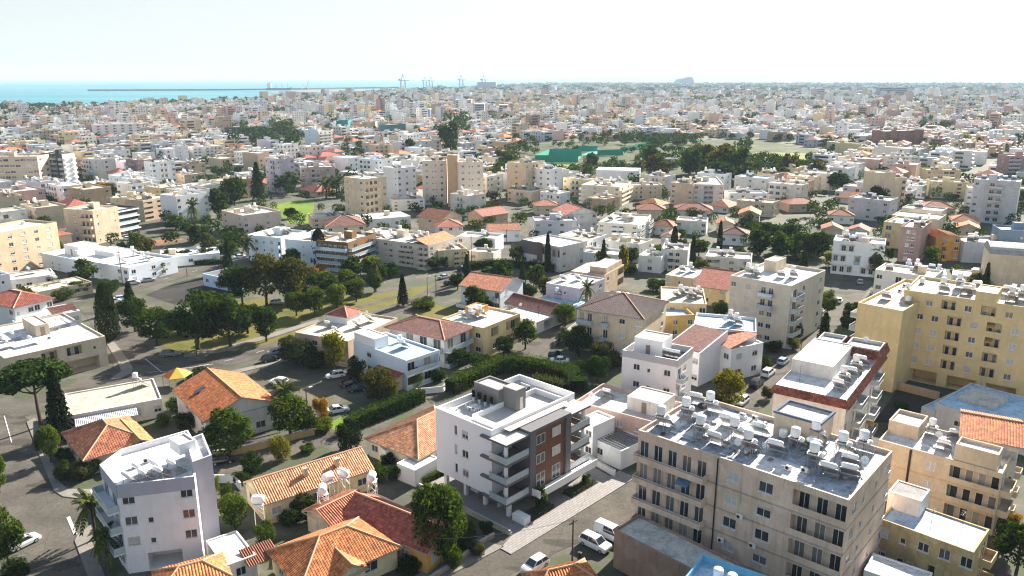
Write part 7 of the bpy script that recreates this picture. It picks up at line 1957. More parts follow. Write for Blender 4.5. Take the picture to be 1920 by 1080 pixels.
for v in [(1003, 1066, a0 + math.pi, 'hatch', 'white', 'white hatchback with pale bonnet parked at the kerb by the orange pyramid roof'), (1116, 1026, R(-42), 'suv', 'white', 'white estate car nosed in beside the dark brown low building'), (1144, 1008, R(-42), 'van', 'white', 'small white van parked beside the white estate car'),
          (629, 708, R(205), 'hatch', 'white', 'white hatchback at the back of the car park'), (655, 724, R(200), 'hatch', 'black', 'black car parked under the very dark clipped tree'), (670, 733, R(200), 'hatch', 'navy', 'dark blue car at the end of the car park row'), (633, 773, R(25), 'saloon', 'white', 'white saloon parked by the long clipped hedge'),
          (523, 720, R(160), 'hatch', 'white', 'white car half hidden behind the two-tone orange roof'), (507, 677, R(30), 'hatch', 'black', 'black car under the spreading grey-green tree'), (520, 664, R(30), 'saloon', 'silver', 'silver car on the road beside the grey-green tree'),
          (1048, 680, R(170), 'saloon', 'white', 'white saloon behind the curved thick hedge'), (1040, 668, R(60), 'hatch', 'navy', 'dark car in the shade by the side street'), (46, 1022, R(60), 'hatch', 'white', 'white car under the leafy street tree at the lower left'), (418, 868, R(20), 'hatch', 'black', 'black car parked under the citrus tree'),
          (1468, 682, R(52), 'hatch', 'blue', 'pale blue hatchback on the street opposite the red tiled skirts'), (1440, 704, R(52), 'suv', 'white', 'white estate car parked behind the pale blue hatchback'), (1418, 724, R(52), 'suv', 'black', 'black car parked behind the white estate car up the street'), (1391, 757, R(232), 'hatch', 'white', 'white and black car beside the big yellow-green street tree'),
          (1573, 567, R(60), 'hatch', 'white', 'white car parked under the bright round street tree'), (1531, 614, R(235), 'hatch', 'black', 'black car driving on the street beside the dark street tree'), (1535, 588, R(55), 'hatch', 'silver', 'silver car parked in the shade near the orange awning'),
          (202, 572, R(40), 'hatch', 'silver', 'silver car nearest the tall thick cypress at the junction'), (214, 568, R(40), 'hatch', 'white', 'white car in the middle of the junction row'), (229, 563, R(40), 'hatch', 'blue', 'pale car at the far end of the junction row'), (278, 528, R(35), 'saloon', 'silver', 'silver saloon parked outside the white modern house wing'), (250, 533, R(35), 'hatch', 'white', 'white car parked below the white modern house wing'),
          (520, 570, R(10), 'hatch', 'silver', 'pale car in the dark shade above the park'), (450, 484, R(40), 'saloon', 'white', 'white car outside the bluish-white flats'), (445, 476, R(40), 'hatch', 'silver', 'silver car behind the white car outside the bluish-white flats'), (833, 522, R(50), 'saloon', 'silver', 'pale saloon parked below the long cream block'), (843, 534, R(50), 'hatch', 'black', 'black car on the park road by the white villa'), (866, 506, R(60), 'hatch', 'navy', 'dark car at the foot of the cream corner house'),
          (240, 450, R(30), 'saloon', 'white', 'white car outside the dark glass office'), (262, 446, R(30), 'hatch', 'black', 'black car outside the dark glass office'), (1885, 900, R(50), 'saloon', 'silver', 'silver car in the yard at the right edge'), (1612, 532, R(70), 'hatch', 'silver', 'silver car up the shaded part of the street'), (318, 668, R(15), 'hatch', 'grey', 'dark grey car in the tree shade at the junction'), (1352, 755, R(52), 'saloon', 'silver', 'silver car behind the sunlit yellow-green tree')]:
    car(*v)
for i, (x, y) in enumerate(((5.0, 9.5), (5.0, 6.6))):
    car(0, 0, A47 + math.pi, 'saloon', ('white', 'grey')[i], ('white car parked under the new apartment house, deeper in', 'grey car parked under the new apartment house behind the white screen wall')[i], 'cars parked under the new house', LM(x, y))

# ------------------------------------------------------------------ poles and lamps
def pole(px, py, top, label, lamp=False, wood=True, arm=False):
    g = G(px, py)
    h = HT(px, py, top)
    t = thing('street_lamp' if lamp else 'utility_pole', label, 'street lamp' if lamp else 'pole', (g.x, g.y, 0), R(47), 'poles along the streets')
    mb = MB(); mb.tube([(0, 0, 0), (0, 0, h)], [.13, .09], 8); ob('post', mb.mesh('post', [M['wood'] if wood else M['steel']]), t)
    if lamp:
        mb = MB(); mb.beam((0, 0, h - .2), (.9, 0, h + .15), .04); ob('arm', mb.mesh('arm', [M['steel']]), t)
        mb = MB(); mb.box(.7, 1.35, -.12, .12, h + .1, h + .22); ob('lamp_head', mb.mesh('lamp_head', [M['tank']]), t)
    elif arm:
        mb = MB(); mb.box(-.8, .8, -.05, .05, h - .5, h - .38); ob('crossarm', mb.mesh('crossarm', [M['wood']]), t)
    return Vector((g.x, g.y, h))
p1 = pole(1073, 1052, 974, 'tall wooden pole by the parked cars on the main street', arm=True)
p2 = pole(579, 808, 730, 'wooden lamp pole at the car park corner', lamp=True)
pole(802, 562, 520, 'street lamp with round white head beside the park road', lamp=True, wood=False)
pole(818, 556, 515, 'wooden pole beside the round-headed street lamp', arm=True)
p3 = pole(231, 537, 470, 'tall dark pole against the white modern house wing', arm=True)
pole(242, 560, 538, 'wooden pole by the row of cars at the junction', arm=True)
pole(369, 668, 625, 'wooden pole among the corner grove trees', arm=True)
pole(1010, 615, 572, 'pole on the side street by the carport', arm=True)
pole(884, 492, 440, 'pole at the cream corner house', arm=True)
pole(1498, 690, 640, 'leaning pole on the street opposite the red tiled skirts', arm=True)
pole(351, 518, 502, 'short pole beside the small sky-blue house')
pole(950, 455, 430, 'pole beside the park road above the white cottage row', arm=True)
pole(676, 520, 478, 'pole in front of the long cream block', arm=True)
pole(1790, 1062, 985, 'dark pole in front of the stained yellow house', arm=True)
pole(1245, 730, 690, 'pole beside the white block with grey roof band')
def wire(a, b, label):
    mb = MB()
    pts = []
    for i in range(9):
        s = i / 8
        p = a.lerp(b, s); p.z -= 1.2 * 4 * s * (1 - s) * .5
        pts.append(p - a)
    mb.tube(pts, [.018] * 9, 4)
    tag(ob('overhead_wire', mb.mesh('overhead_wire', [M['darkmetal']]), None, a), label, 'wire')
def top(px, py, t): return Vector((*G(px, py), HT(px, py, t) - .45))
for a_, b_, l_ in ((p1, Vector((*G(820, 1110), 7.5)), 'thin overhead wire leaving the tall wooden pole down the street'), (p1, Vector((*LM(20.5, -4.5), 8.5)), 'thin overhead wire leaving the tall wooden pole up the street'),
                   (p2, top(369, 668, 625), 'overhead wire crossing the two-tone orange roof garden to the corner grove'), (p2, Vector((*LM(-1.6, 15), 6.0)), 'overhead wire from the car park lamp pole over the long hedge'), (p3, top(242, 560, 538), 'overhead wire by the white modern house wing'),
                   (top(818, 556, 515), top(884, 492, 440), 'overhead wire along the park road by the red gable villa'), (top(818, 556, 515), top(676, 520, 478), 'overhead wire crossing the park towards the long cream block'), (top(1010, 615, 572), top(1245, 730, 690), 'overhead wire above the side street trees')):
    wire(Vector(a_), Vector(b_), l_)
# bits of street life
g = G(1086, 1050)
t = thing('litter_bin', 'dark bin standing on the kerb beside the tall wooden pole', 'bin', (g.x, g.y, 0), R(45))
mb = MB(); mb.tube([(0, 0, 0), (0, 0, 1.1)], [.24, .30], 10); ob('body', mb.mesh('bin_body', [M['darkmetal']]), t)
mb = MB(); mb.tube([(0, 0, 1.1), (0, 0, 1.2)], [.33, .2], 10); ob('lid', mb.mesh('bin_lid', [M['darkmetal']]), t)
# play canopy by the junction
g = G(335, 722)
t = thing('play_canopy', 'striped orange, yellow and green tent canopy behind the flat-roofed bungalow', 'canopy', (g.x, g.y, 0), R(20))
for i in range(6):
    a, b = i * math.pi / 3, (i + 1) * math.pi / 3
    mb = MB(); mb.poly([(3.0 * math.cos(a), 3.0 * math.sin(a), 2.4), (3.0 * math.cos(b), 3.0 * math.sin(b), 2.4), (0, 0, 3.9)])
    ob('canopy_panel', mb.mesh('canopy_panel', [flat('canvas%d' % (i % 3), [(.65, .16, .03), (.62, .42, .05), (.22, .34, .06)][i % 3], .8)]), t)
    mb = MB(); mb.beam((2.9 * math.cos(a), 2.9 * math.sin(a), 0), (2.9 * math.cos(a), 2.9 * math.sin(a), 2.4), .05); ob('post', mb.mesh('post', [M['steel']]), t)
# steel roof frame house with tanks between the two orange roofs
sf = B('house', 'small house with rust tiles and steel tank frames between the two big orange roofs', 'house', (626, 985), (695, 950), (560, 962), 3.4, 1, 'cream', '.w.w', 'w', '', roof='gable', axis='x', tile='rust', lod=0, pitch=.42, short='small house with tank frames')
for i, (px_, py_) in enumerate(((606, 942), (616, 918), (645, 910), (698, 918), (486, 962))):
    g = G(px_, py_, 3.6)
    t = thing('water_tank', ('first', 'second', 'third', 'fourth', 'lone')[i] + (' tall-framed white tank, counted from the left, behind the small rust-tiled house' if i < 4 else ' white tank on a mast beside the light green round tree'), 'water tank', (g.x, g.y, 0), R(30 + 20 * i), 'white tanks on tall steel frames')
    mb = MB()
    for a in (-.6, .6):
        for b in (-.6, .6):
            mb.beam((a, b, 0), (a, b, 5.0), .05)
        mb.beam((a, -.6, 3.6), (a, .6, 5.0), .04); mb.beam((-.6, a, 5.0), (.6, a, 3.6), .04)
    mb.box(-.7, .7, -.7, .7, 5.0, 5.08)
    ob('frame', mb.mesh('frame', [M['tank']]), t)
    mb = MB(); cyl_mesh(mb, (0, 0, 5.75), (1, 0, 0) if i % 2 else (.3, 1, 0), .62, 1.9, 14); ob('tank', mb.mesh('tank', [M['tank']], True), t)
pw = B('shed', 'patched white tin roof with a small corrugated rust awning beside the white wedge-shaped block', 'shed', (420, 1062), (480, 1040), (390, 1012), 3.2, 1, 'offwhite', '.w.', '', '', rc='white', par=.15, lod=0, short='patched white tin roof')
aw = MB()
for i in range(14):
    x0 = pw.W * .62 + i * .3
    aw.poly([(x0, -1.4, 2.7), (x0 + .15, -1.4, 2.82), (x0 + .15, 2.0, 3.5), (x0, 2.0, 3.38)]); aw.poly([(x0 + .15, -1.4, 2.82), (x0 + .3, -1.4, 2.7), (x0 + .3, 2.0, 3.38), (x0 + .15, 2.0, 3.5)])
ob('rust_awning', aw.mesh('rust_awning', [tilem('rust')]), pw.root)
lo = B('house', 'orange tiled corner roof under the wedge-shaped block at the bottom edge', 'house', (300, 1110), (425, 1075), (320, 1062), 3.2, 1, 'cream', 'w.w', '', '', roof='hip', tile='orange', lod=0, pitch=.45, short='orange corner roof')
# garden walls
ochrew = plaster((.55, .38, .16), .6)
low_wall([G(400, 858), G(455, 850), G(490, 842), G(560, 822), G(590, 815)], 1.2, .25, ochrew, 'ochre garden wall along the lane in front of the two-tone orange roof house')
low_wall([G(395, 905), G(440, 905), G(452, 920)], 1.3, .25, M['whitewall'], 'white yard wall between the grey stair shaft and the long yellow gabled house')
low_wall([G(800, 1095), G(850, 1062), G(905, 1020), G(926, 1008)], .7, .3, plaster((.34, .27, .2), .8), 'rough low stone wall along the street in front of the orange-walled cottage')
low_wall([G(780, 740), G(830, 735), G(842, 722)], 1.2, .2, M['whitewall'], 'white front wall of the courtyard by the hip-roofed house')
low_wall([G(172, 930), G(205, 1000), G(232, 1060)], 1.0, .25, M['whitewall'], 'white pavement wall running along the palm side of the wedge-shaped block')
low_wall([G(1040, 648), G(1070, 620), G(1090, 606)], 1.1, .2, plaster((.6, .52, .42), .5), 'beige garden wall along the side street')
low_wall([G(1480, 650), G(1520, 615), G(1548, 585)], .9, .2, plaster((.6, .55, .45), .5), 'pale garden wall along the street below the balcony block')
low_wall([G(855, 575), G(905, 585), G(940, 596)], 1.1, .2, M['whitewall'], 'white garden wall in front of the red gable villa')
low_wall([G(1640, 720), G(1700, 735), G(1760, 750)], 1.6, .25, plaster((.55, .36, .2), .5), 'brown boundary wall at the foot of the long yellow tower')
# ------------------------------------------------------------------ the rest of the town
def in_poly(p, poly):
    c = False
    n = len(poly)
    j = n - 1
    for i in range(n):
        a, b = poly[i], poly[j]
        if (a.y > p.y) != (b.y > p.y) and p.x < (b.x - a.x) * (p.y - a.y) / (b.y - a.y) + a.x:
            c = not c
        j = i
    return c
def seg_dist(p, a, b):
    d = b - a
    t = max(0, min(1, (p - a).dot(d) / max(d.length_squared, 1e-9)))
    return (p - a - d * t).length
def poly_dist(p, poly):
    if in_poly(p, poly):
        return 0.0
    return min(seg_dist(p, poly[i], poly[(i + 1) % len(poly)]) for i in range(len(poly)))
OCCB = [(sum((q.x for q in P)) / len(P), sum((q.y for q in P)) / len(P), max((q - sum(P, Vector((0, 0))) / len(P)).length for q in P), P) for P in OCC]
def free(p, r, trees=False):
    for cx, cyy, rad, P in OCCB:
        dx, dy = p.x - cx, p.y - cyy
        if dx * dx + dy * dy < (rad + r + 3) ** 2 and poly_dist(p, P) < r:
            return False
    for P in OPEN:
        if in_poly(p, P) or (not trees and poly_dist(p, P) < r * .8):
            return False
    for P, hw in ROADS:
        for i in range(0, len(P) - 1):
            if abs(P[i].x - p.x) < 60 and abs(P[i].y - p.y) < 60 and seg_dist(p, P[i], P[i + 1]) < hw + r * (.9 if not trees else .5):
                return False
    return not in_poly(p, SEA)
rf = random.Random(5)
AUTO = []
WCH = ['white'] * 11 + ['offwhite'] * 10 + ['cream'] * 6 + ['beige'] * 3 + ['pink'] * 3 + ['paleyellow'] * 2 + ['palegrey'] * 3 + ['lavender', 'sand', 'rose']
def candidates(y0, y1, cell, jit, street=5, gap=9.0, ang=R(52)):
    out = []
    ca, sa = math.cos(ang), math.sin(ang)
    span = y1 * 1.25
    n = int(span / cell) + 2
    for i in range(-n, n):
        for j in range(-n, n):
            u = i * cell + (i // street) * gap
            v = j * cell + (j // 2) * gap * .9
            p = Vector((u * ca - v * sa + rf.uniform(-jit, jit), u * sa + v * ca + rf.uniform(-jit, jit)))
            if not (y0 <= p.y < y1) or abs(p.x) > p.y * .69 + 25:
                continue
            out.append(p)
    return out
KEEP = [[G(*q) for q in z] for z in ([(540, 570), (590, 500), (870, 500), (835, 545), (700, 605)], [(960, 342), (985, 268), (1235, 262), (1235, 300), (1215, 322), (1110, 330)], [(1405, 314), (1405, 282), (1550, 284), (1560, 310)], [(1195, 346), (1200, 288), (1420, 284), (1425, 350)], [(1400, 492), (1405, 428), (1560, 420), (1565, 492)], [(430, 425), (435, 380), (500, 372), (600, 372), (590, 425)], [(460, 288), (470, 256), (555, 254), (560, 288)], [(150, 480), (250, 430), (350, 424), (350, 480), (300, 500), (160, 530)])]
OPEN.extend(KEEP)
near_c = [p for p in candidates(195, 420, 18.5, 2.2) if free(p, 9.5)]
mid_c = [p for p in candidates(420, 950, 19.5, 3.0) if free(p, 9.0)]
fara = [p for p in candidates(950, 1900, 20, 4) if free(p, 9)]
farb = [p for p in candidates(1900, 3600, 31, 8) if not in_poly(p, SEA)]
farc = [p for p in candidates(3600, 9000, 75, 25) if not in_poly(p, SEA)]
near_c.sort(key=lambda p: p.y); mid_c.sort(key=lambda p: p.y)
N_HAND = len(REG)
want = max(0, 292 - N_HAND)
pool = near_c + mid_c
# a fifth of the plots are gardens with trees
plots = [(p, rf.random()) for p in pool]
gardens = [p for p, k in plots if k < .16]
built = [p for p, k in plots if k >= .16]
LAND = []
for b in REG:
    if b.h > 8 or b.short in ('white sports hall',):
        qs = [PX(q.x, q.y, 0) for q in b.poly] + [PX(q.x, q.y, b.h) for q in b.poly]
        LAND.append((min(q[0] for q in qs), max(q[0] for q in qs), min(q[1] for q in qs), max(q[1] for q in qs), min(q.y for q in b.poly)))
def cap_floors(p, fl):
    """low houses where a taller block farther back stays in view"""
    while fl > 0:
        q = PX(p.x, p.y, fl * 3.05 + 1.0)
        hw = 10 * FPX / p.length
        bad = any(q[0] + hw > x0 and q[0] - hw < x1 and p.y < yy - 2 and yt < q[1] < yb - .42 * (yb - yt) for x0, x1, yt, yb, yy in LAND)
        if not bad:
            return fl
        fl -= 1
    return 0
def spec(p, r=rf):
    k = r.random()
    tall = r.random()
    far_ = min(1, max(0, (p.y - 350) / 900))
    fl = 1 if tall < .14 else 2 if tall < .50 else 3 if tall < .83 else r.choice((4, 4, 5, 6))
    if p.y < 330:
        fl = min(fl, 3)
    fl = max(1, cap_floors(p, fl))
    if p.y > 500 and fl > 3 and r.random() < .6:
        fl = 3
    w, d = r.uniform(11.5, 18.5), r.uniform(9.5, 14)
    rf_t = 'hip' if (fl <= 2 and k < .26) else 'gable' if (fl <= 2 and k < .36) else 'flat'
    return fl, w, d, rf_t
built = [p for p in built if cap_floors(p, 1)]
singles, rest = built[:want], built[want:]
for p in singles:
    fl, w, d, rt = spec(p)
    a = R(52) + rf.choice((0, math.pi / 2, -math.pi / 2)) + rf.uniform(-.06, .06)
    a = (a + math.pi / 2) % math.pi - math.pi / 2
    if abs(a) > R(60): a -= math.copysign(math.pi / 2, a)
    ex, ey = Vector((math.cos(a), math.sin(a))), Vector((-math.sin(a), math.cos(a)))
    o = p - ex * w / 2 - ey * d / 2
    poly = [o, o + ex * w, o + ex * w + ey * d, o + ey * d]
    wall = rf.choice(WCH)
    tile = rf.choice(('red', 'rust', 'orange', 'red', 'maroon'))
    fr = rf.choice(('w.w.w', 'w.bb.w', 'ww.b.', 'r.w.r', 'w.d.w', 'bbb.w', '.w.ww.', 'w.gg.s'))
    sd = rf.choice(('w.w', '.w.', 'b.w', 'n.w', '..n'))
    h = fl * 3.05 + (.6 if rt == 'flat' else 0)
    rc = rf.choice(('white', 'white', 'pale', 'pale', 'cream', 'blue', 'grey', 'beige'))
    b = building(AP if fl >= 3 else HO, None, 'building' if fl >= 3 else 'house', poly, h, fl, wall, {0: fr, 1: sd, 3: sd}, roof=rt, tile=tile, rc=rc, par=.6, lod=2, pitch=.42)
    if rt == 'flat':
        clutter_parts(b, rf.randint(2, 5), rf.randint(0, 9999))
        if fl >= 2 and rf.random() < .6:
            annex(b, b.W * .3, b.W * .3 + 3, b.D * .4, b.D * .4 + 3, b.rz, b.rz + 2.4, wall, 'white', door=None)
    AUTO.append((b, wall, fl, rt, tile, rc))

# the mass of farther buildings: one object
WS = ['white', 'offwhite', 'cream', 'beige', 'pink', 'paleyellow', 'palegrey', 'lavender', 'rose', 'sand']
RS = ['white', 'pale', 'cream', 'grey', 'blue']
TS = ['red', 'rust', 'orange', 'maroon']
fm_mats = [plaster(PAL[k], .35) for k in WS] + [roofm(k) for k in RS] + [tilem(k) for k in TS] + [flat('far_window', (.035, .04, .05), .3), M['tank'], M['panel']]
iW, iR, iT, iG, iK, iP = 0, len(WS), len(WS) + len(RS), len(WS) + len(RS) + len(TS), len(WS) + len(RS) + len(TS) + 1, len(WS) + len(RS) + len(TS) + 2
town = MB()
def mass_building(p, fl, w, d, rt, det, a):
    ex, ey = Vector((math.cos(a), math.sin(a))), Vector((-math.sin(a), math.cos(a)))
    h = fl * 3.05 + .5
    def P(x, y, z):
        q = p + ex * x + ey * y
        return (q.x, q.y, z)
    x0, x1, y0, y1 = -w / 2, w / 2, -d / 2, d / 2
    wi = iW + WS.index(rf.choice([k for k in WCH if k in WS]))
    for (a_, b_) in (((x0, y0), (x1, y0)), ((x1, y0), (x1, y1)), ((x1, y1), (x0, y1)), ((x0, y1), (x0, y0))):
        town.poly([P(*a_, 0), P(*b_, 0), P(*b_, h), P(*a_, h)], wi)
    if rt == 'flat':
        ri = iR + rf.choice((0, 0, 1, 1, 2, 3, 4))
        t = .25
        town.poly([P(x0 + t, y0 + t, h - .4), P(x1 - t, y0 + t, h - .4), P(x1 - t, y1 - t, h - .4), P(x0 + t, y1 - t, h - .4)], ri)
        town.poly([P(x0, y0, h), P(x1, y0, h), P(x1, y0 + t, h), P(x0, y0 + t, h)], wi); town.poly([P(x0, y1 - t, h), P(x1, y1 - t, h), P(x1, y1, h), P(x0, y1, h)], wi)
        town.poly([P(x0, y0, h), P(x0 + t, y0, h), P(x0 + t, y1, h), P(x0, y1, h)], wi); town.poly([P(x1 - t, y0, h), P(x1, y0, h), P(x1, y1, h), P(x1 - t, y1, h)], wi)
        for q in range(rf.randint(1, 4) if det > 0 else 1):
            cx, cy_ = rf.uniform(x0 + 1.5, x1 - 1.5), rf.uniform(y0 + 1.5, y1 - 1.5)
            c = p + ex * cx + ey * cy_
            if rf.random() < .35:
                town.obox((c.x, c.y), a, 1.6, 1.4, h - .4, h + 2.0, wi)
            else:
                town.obox((c.x, c.y), a, .9, .4, h + .9, h + 1.6, iK)
                if det > 1:
                    town.obox((c.x + .4, c.y + .8), a, .9, .7, h, h + .7, iP)
    else:
        ti = iT + rf.choice((0, 0, 1, 1, 2, 3))
        e, rise = .5, d * .2
        A_, B_, C_, D_ = P(x0 - e, y0 - e, h - .1), P(x1 + e, y0 - e, h - .1), P(x1 + e, y1 + e, h - .1), P(x0 - e, y1 + e, h - .1)
        k = d / 2 if w > d else w / 2 - .1
        r0, r1 = P(x0 + k, 0, h + rise), P(x1 - k, 0, h + rise)
        for f in ([A_, B_, r1, r0], [C_, D_, r0, r1], [B_, C_, r1], [D_, A_, r0]):
            facet(town, f, False, ti)
    if det > 0:
        for (s0, dirv, nv, L) in ((P(x0, y0, 0), ex, -ey, w), (P(x1, y0, 0), ey, ex, d), (P(x0, y1, 0), -ey, -ex, d)):
            if nv.dot(p) > 0:
                continue
            s0 = Vector(s0[:2]) + nv * .05
            mode = rf.random()
            for k in range(fl):
                z = k * 3.05 + .9
                if mode < .35:
                    q0, q1 = s0 + dirv * L * .12, s0 + dirv * L * rf.choice((.55, .88))
                    town.poly([(q0.x, q0.y, z), (q1.x, q1.y, z), (q1.x, q1.y, z + 1.4), (q0.x, q0.y, z + 1.4)], iG)
                    c = (q0 + q1) / 2 + nv * .6
                    town.obox((c.x, c.y), math.atan2(dirv.y, dirv.x), (q1 - q0).length / 2, .65, z - .9, z - .05, wi)
                else:
                    nw = max(2, int(L / 3.4))
                    for i in range(nw):
                        if rf.random() < .2: continue
                        q0 = s0 + dirv * (L * (i + .5) / nw - .65)
                        q1 = q0 + dirv * 1.3
                        town.poly([(q0.x, q0.y, z), (q1.x, q1.y, z), (q1.x, q1.y, z + 1.25), (q0.x, q0.y, z + 1.25)], iG)
def rang():
    a = R(52) + rf.choice((0, math.pi / 2)) + rf.uniform(-.12, .12)
    return a
for p in rest:
    fl, w, d, rt = spec(p)
    mass_building(p, fl, max(w, d), min(w, d), rt, 2, rang())
fgard = []
for p in fara:
    if rf.random() < .2:
        fgard.append(p); continue
    fl, w, d, rt = spec(p)
    if rf.random() < .10: fl += rf.randint(2, 4)
    mass_building(p, fl, w * .9, d * .9, rt, 1, rang())
for p in farb:
    if rf.random() < .24:
        fgard.append(p); continue
    fl, w, d, rt = spec(p)
    if rf.random() < .07: fl += rf.randint(2, 6)
    mass_building(p, fl, w * 1.15, d * 1.0, rt if rf.random() < .6 else 'flat', 0, rang())
for p in farc:
    if rf.random() < .3:
        fgard.append(p); continue
    fl, w, d, rt = spec(p)
    mass_building(p, fl + rf.choice((0, 0, 1)), w * 1.9, d * 1.4, 'flat', 0, rang())
tag(ob('distant_town', town.mesh('distant_town', fm_mats)), 'far-off mass of pale flat-roofed town buildings', 'buildings', kind='stuff')

# single trees of the gardens between the houses, then the far trees as one mass
TCOL = ['dark', 'dark', 'mid', 'mid', 'olive', 'fresh', 'brown', 'cypress', 'pine']
auto_trees = []
for z in KEEP + GREEN:
    for k_ in range(len(OPEN)):
        if OPEN[k_] is z:
            del OPEN[k_]
            break
spots = []
for p in gardens:
    for q in range(rf.randint(2, 4)):
        spots.append(p + Vector((rf.uniform(-7, 7), rf.uniform(-7, 7))))
for p in candidates(170, 450, 8.5, 4.0) + candidates(450, 620, 12, 5.0):
    if rf.random() < (.62 if p.y < 450 else .5) and free(p, 1.6, True):
        spots.append(p)
spots.sort(key=lambda p: p.y)
ALLB = [(P[0], P[1], P[2], P[3]) for P in [(sum(q.x for q in b.poly) / 4, sum(q.y for q in b.poly) / 4, max((b.poly[0] - b.poly[2]).length / 2, 5), b.poly) for b, *_ in AUTO]]
def clear_auto(p, r):
    for cx, cyy, rad, P in ALLB:
        if (p.x - cx) ** 2 + (p.y - cyy) ** 2 < (rad + r) ** 2 and poly_dist(p, P) < r:
            return False
    return True
spots = [p for p in spots if clear_auto(p, 1.5)]
n_single = max(0, 296 - len(TREES))
for p in spots[:n_single]:
    k = rf.random()
    kind = 'round' if k < .62 else 'bush' if k < .80 else 'cypress' if k < .87 else 'palm' if k < .92 else 'conifer'
    colr = rf.choice(TCOL[:7]) if kind in ('round', 'bush') else 'cypress' if kind == 'cypress' else 'pine'
    h = {'round': rf.uniform(4.5, 9), 'bush': rf.uniform(2, 3.5), 'cypress': rf.uniform(8, 13), 'palm': rf.uniform(6, 10), 'conifer': rf.uniform(8, 13)}[kind]
    w = {'round': h * rf.uniform(.75, 1.05), 'bush': h * rf.uniform(1.0, 1.5), 'cypress': rf.uniform(2, 3), 'palm': rf.uniform(4.5, 6), 'conifer': rf.uniform(3.5, 5)}[kind]
    t = tree(kind, 0, 0, 0, 0, colr, None, 'garden trees among the farther houses', 1 if p.y < 300 else 2, p, h, w)
    auto_trees.append((t, kind, colr, w, h, p))
fp, fn, fs, fc = [], [], [], []
rng = np.random.default_rng(3)
def far_tree(p, h, w, n):
    lobes = [(0, 0, .55 * h, .42 * w, .42 * w, .40 * h), (.2 * w, 0, .7 * h, .28 * w, .28 * w, .25 * h), (-.18 * w, .1 * w, .6 * h, .3 * w, .3 * w, .28 * h)]
    P, Nn = lobe_points(lobes, n, rng, .6)
    P[:, 2] = np.maximum(P[:, 2], .15)
    fp.append(P + np.array([p.x, p.y, 0])); fn.append(Nn); fs.append(np.full((n, 1), .42 * w / math.sqrt(n) * 2.6))
for p in spots[n_single:]:
    far_tree(p, rf.uniform(3, 8), rf.uniform(3.5, 7.5), 230 if p.y < 420 else 100)
for p in rest:
    for q in range(rf.choice((0, 1, 1, 2, 2))):
        far_tree(p + Vector((rf.uniform(-11, 11), rf.uniform(8, 12) * rf.choice((-1, 1)))), rf.uniform(4, 10), rf.uniform(4, 9), 50)
for p in fgard:
    for q in range(rf.randint(1, 3) if p.y < 2200 else 1):
        s = 1 if p.y < 1900 else 1.8 if p.y < 3600 else 4
        far_tree(p + Vector((rf.uniform(-12, 12), rf.uniform(-12, 12))), rf.uniform(6, 13) * (1 if s < 3 else 1.2), rf.uniform(7, 13) * s, 34 if p.y < 1900 else 16)
# wooded belts: the shore, the clumps beyond the white slabs, the ridge by the harbour
for i in range(230):
    x = rf.uniform(-80, 520)
    g = G(x, 208 - max(0, x) * .036 + rf.uniform(-.5, 4))
    if not in_poly(g, SEA): far_tree(g, rf.uniform(8, 17), rf.uniform(12, 22), 30)
for (x0, x1, ya, yb, n, hh) in ((440, 560, 262, 285, 24, 14), (490, 556, 242, 262, 12, 17), (0, 120, 205, 225, 30, 14), (820, 870, 240, 255, 8, 20), (1150, 1320, 262, 275, 30, 10), (640, 720, 268, 290, 14, 10), (700, 900, 172, 180, 60, 14), (1540, 1640, 270, 282, 18, 9), (1880, 1920, 330, 400, 10, 10), (520, 760, 180, 190, 60, 16), (930, 990, 275, 335, 20, 10), (1195, 1270, 272, 330, 14, 11), (1270, 1420, 285, 340, 34, 13), (1400, 1560, 306, 330, 50, 9), (985, 1230, 262, 290, 40, 7), (960, 1110, 318, 336, 30, 7), (1404, 1560, 432, 488, 46, 6), (1090, 1200, 318, 330, 16, 7), (1235, 1300, 262, 275, 14, 8), (1100, 1230, 258, 268, 26, 8)):
    for i in range(n):
        g = G(rf.uniform(x0, x1), rf.uniform(ya, yb))
        if free(g, 2, True): far_tree(g, rf.uniform(.6, 1.2) * hh, rf.uniform(.6, 1.1) * hh, 130 if ya > 225 else 30)
P_, N_, S_z = np.concatenate(fp), np.concatenate(fn), np.concatenate(fs)
me = leaf_mesh('distant_trees', P_, N_, S_z, LEAF['dark'], 8)
tag(ob('distant_trees', me), 'far-off mass of dark trees scattered through the town', 'trees', kind='stuff')

# ------------------------------------------------------------------ far landmarks and the harbour
def far_block(label, x0, x1, yt, yb, depth, col, cat='building', name='tower_block', bands=0):
    g0, g1 = G(x0, yb), G(x1, yb)
    h = HT((x0 + x1) / 2, yb, yt)
    t = thing(name, label, cat, (g0.x, g0.y, 0))
    w = g1.x - g0.x
    mb = MB(); mb.box(0, w, 0, depth, 0, h); ob('wall', mb.mesh('wall', [plaster(col, .3)]), t)
    mb = MB(); mb.box(-.5, w + .5, -.5, depth + .5, h + .01, h + 1.2); ob('roof', mb.mesh('roof', [roofm('pale')]), t)
    for i in range(bands):
        mb = MB(); z = h * (i + .35) / bands
        mb.box(w * .05, w * .95, -.35, -.003, z, z + h / bands * .45); ob('window_band', mb.mesh('window_band', [M['panel']]), t)
    return t
far_block('wide grey-blue twin slab far away on the right', 1648, 1671, 164, 184, 30, (.30, .34, .40), bands=5)
far_block('second grey-blue slab beside the wide one far away on the right', 1674, 1699, 164, 184, 30, (.30, .34, .40), bands=5)
far_block('lone brown-topped tower far away near the middle of the skyline', 1018, 1028, 159, 177, 30, (.22, .20, .20), bands=6)
far_block('long low white warehouse roof far away on the right', 1702, 1756, 158, 161, 40, (.75, .75, .75), 'warehouse', 'warehouse')
far_block('long white hall roof beyond the brown high-rise', 1630, 1725, 200, 206, 40, (.66, .68, .70), 'warehouse', 'warehouse')
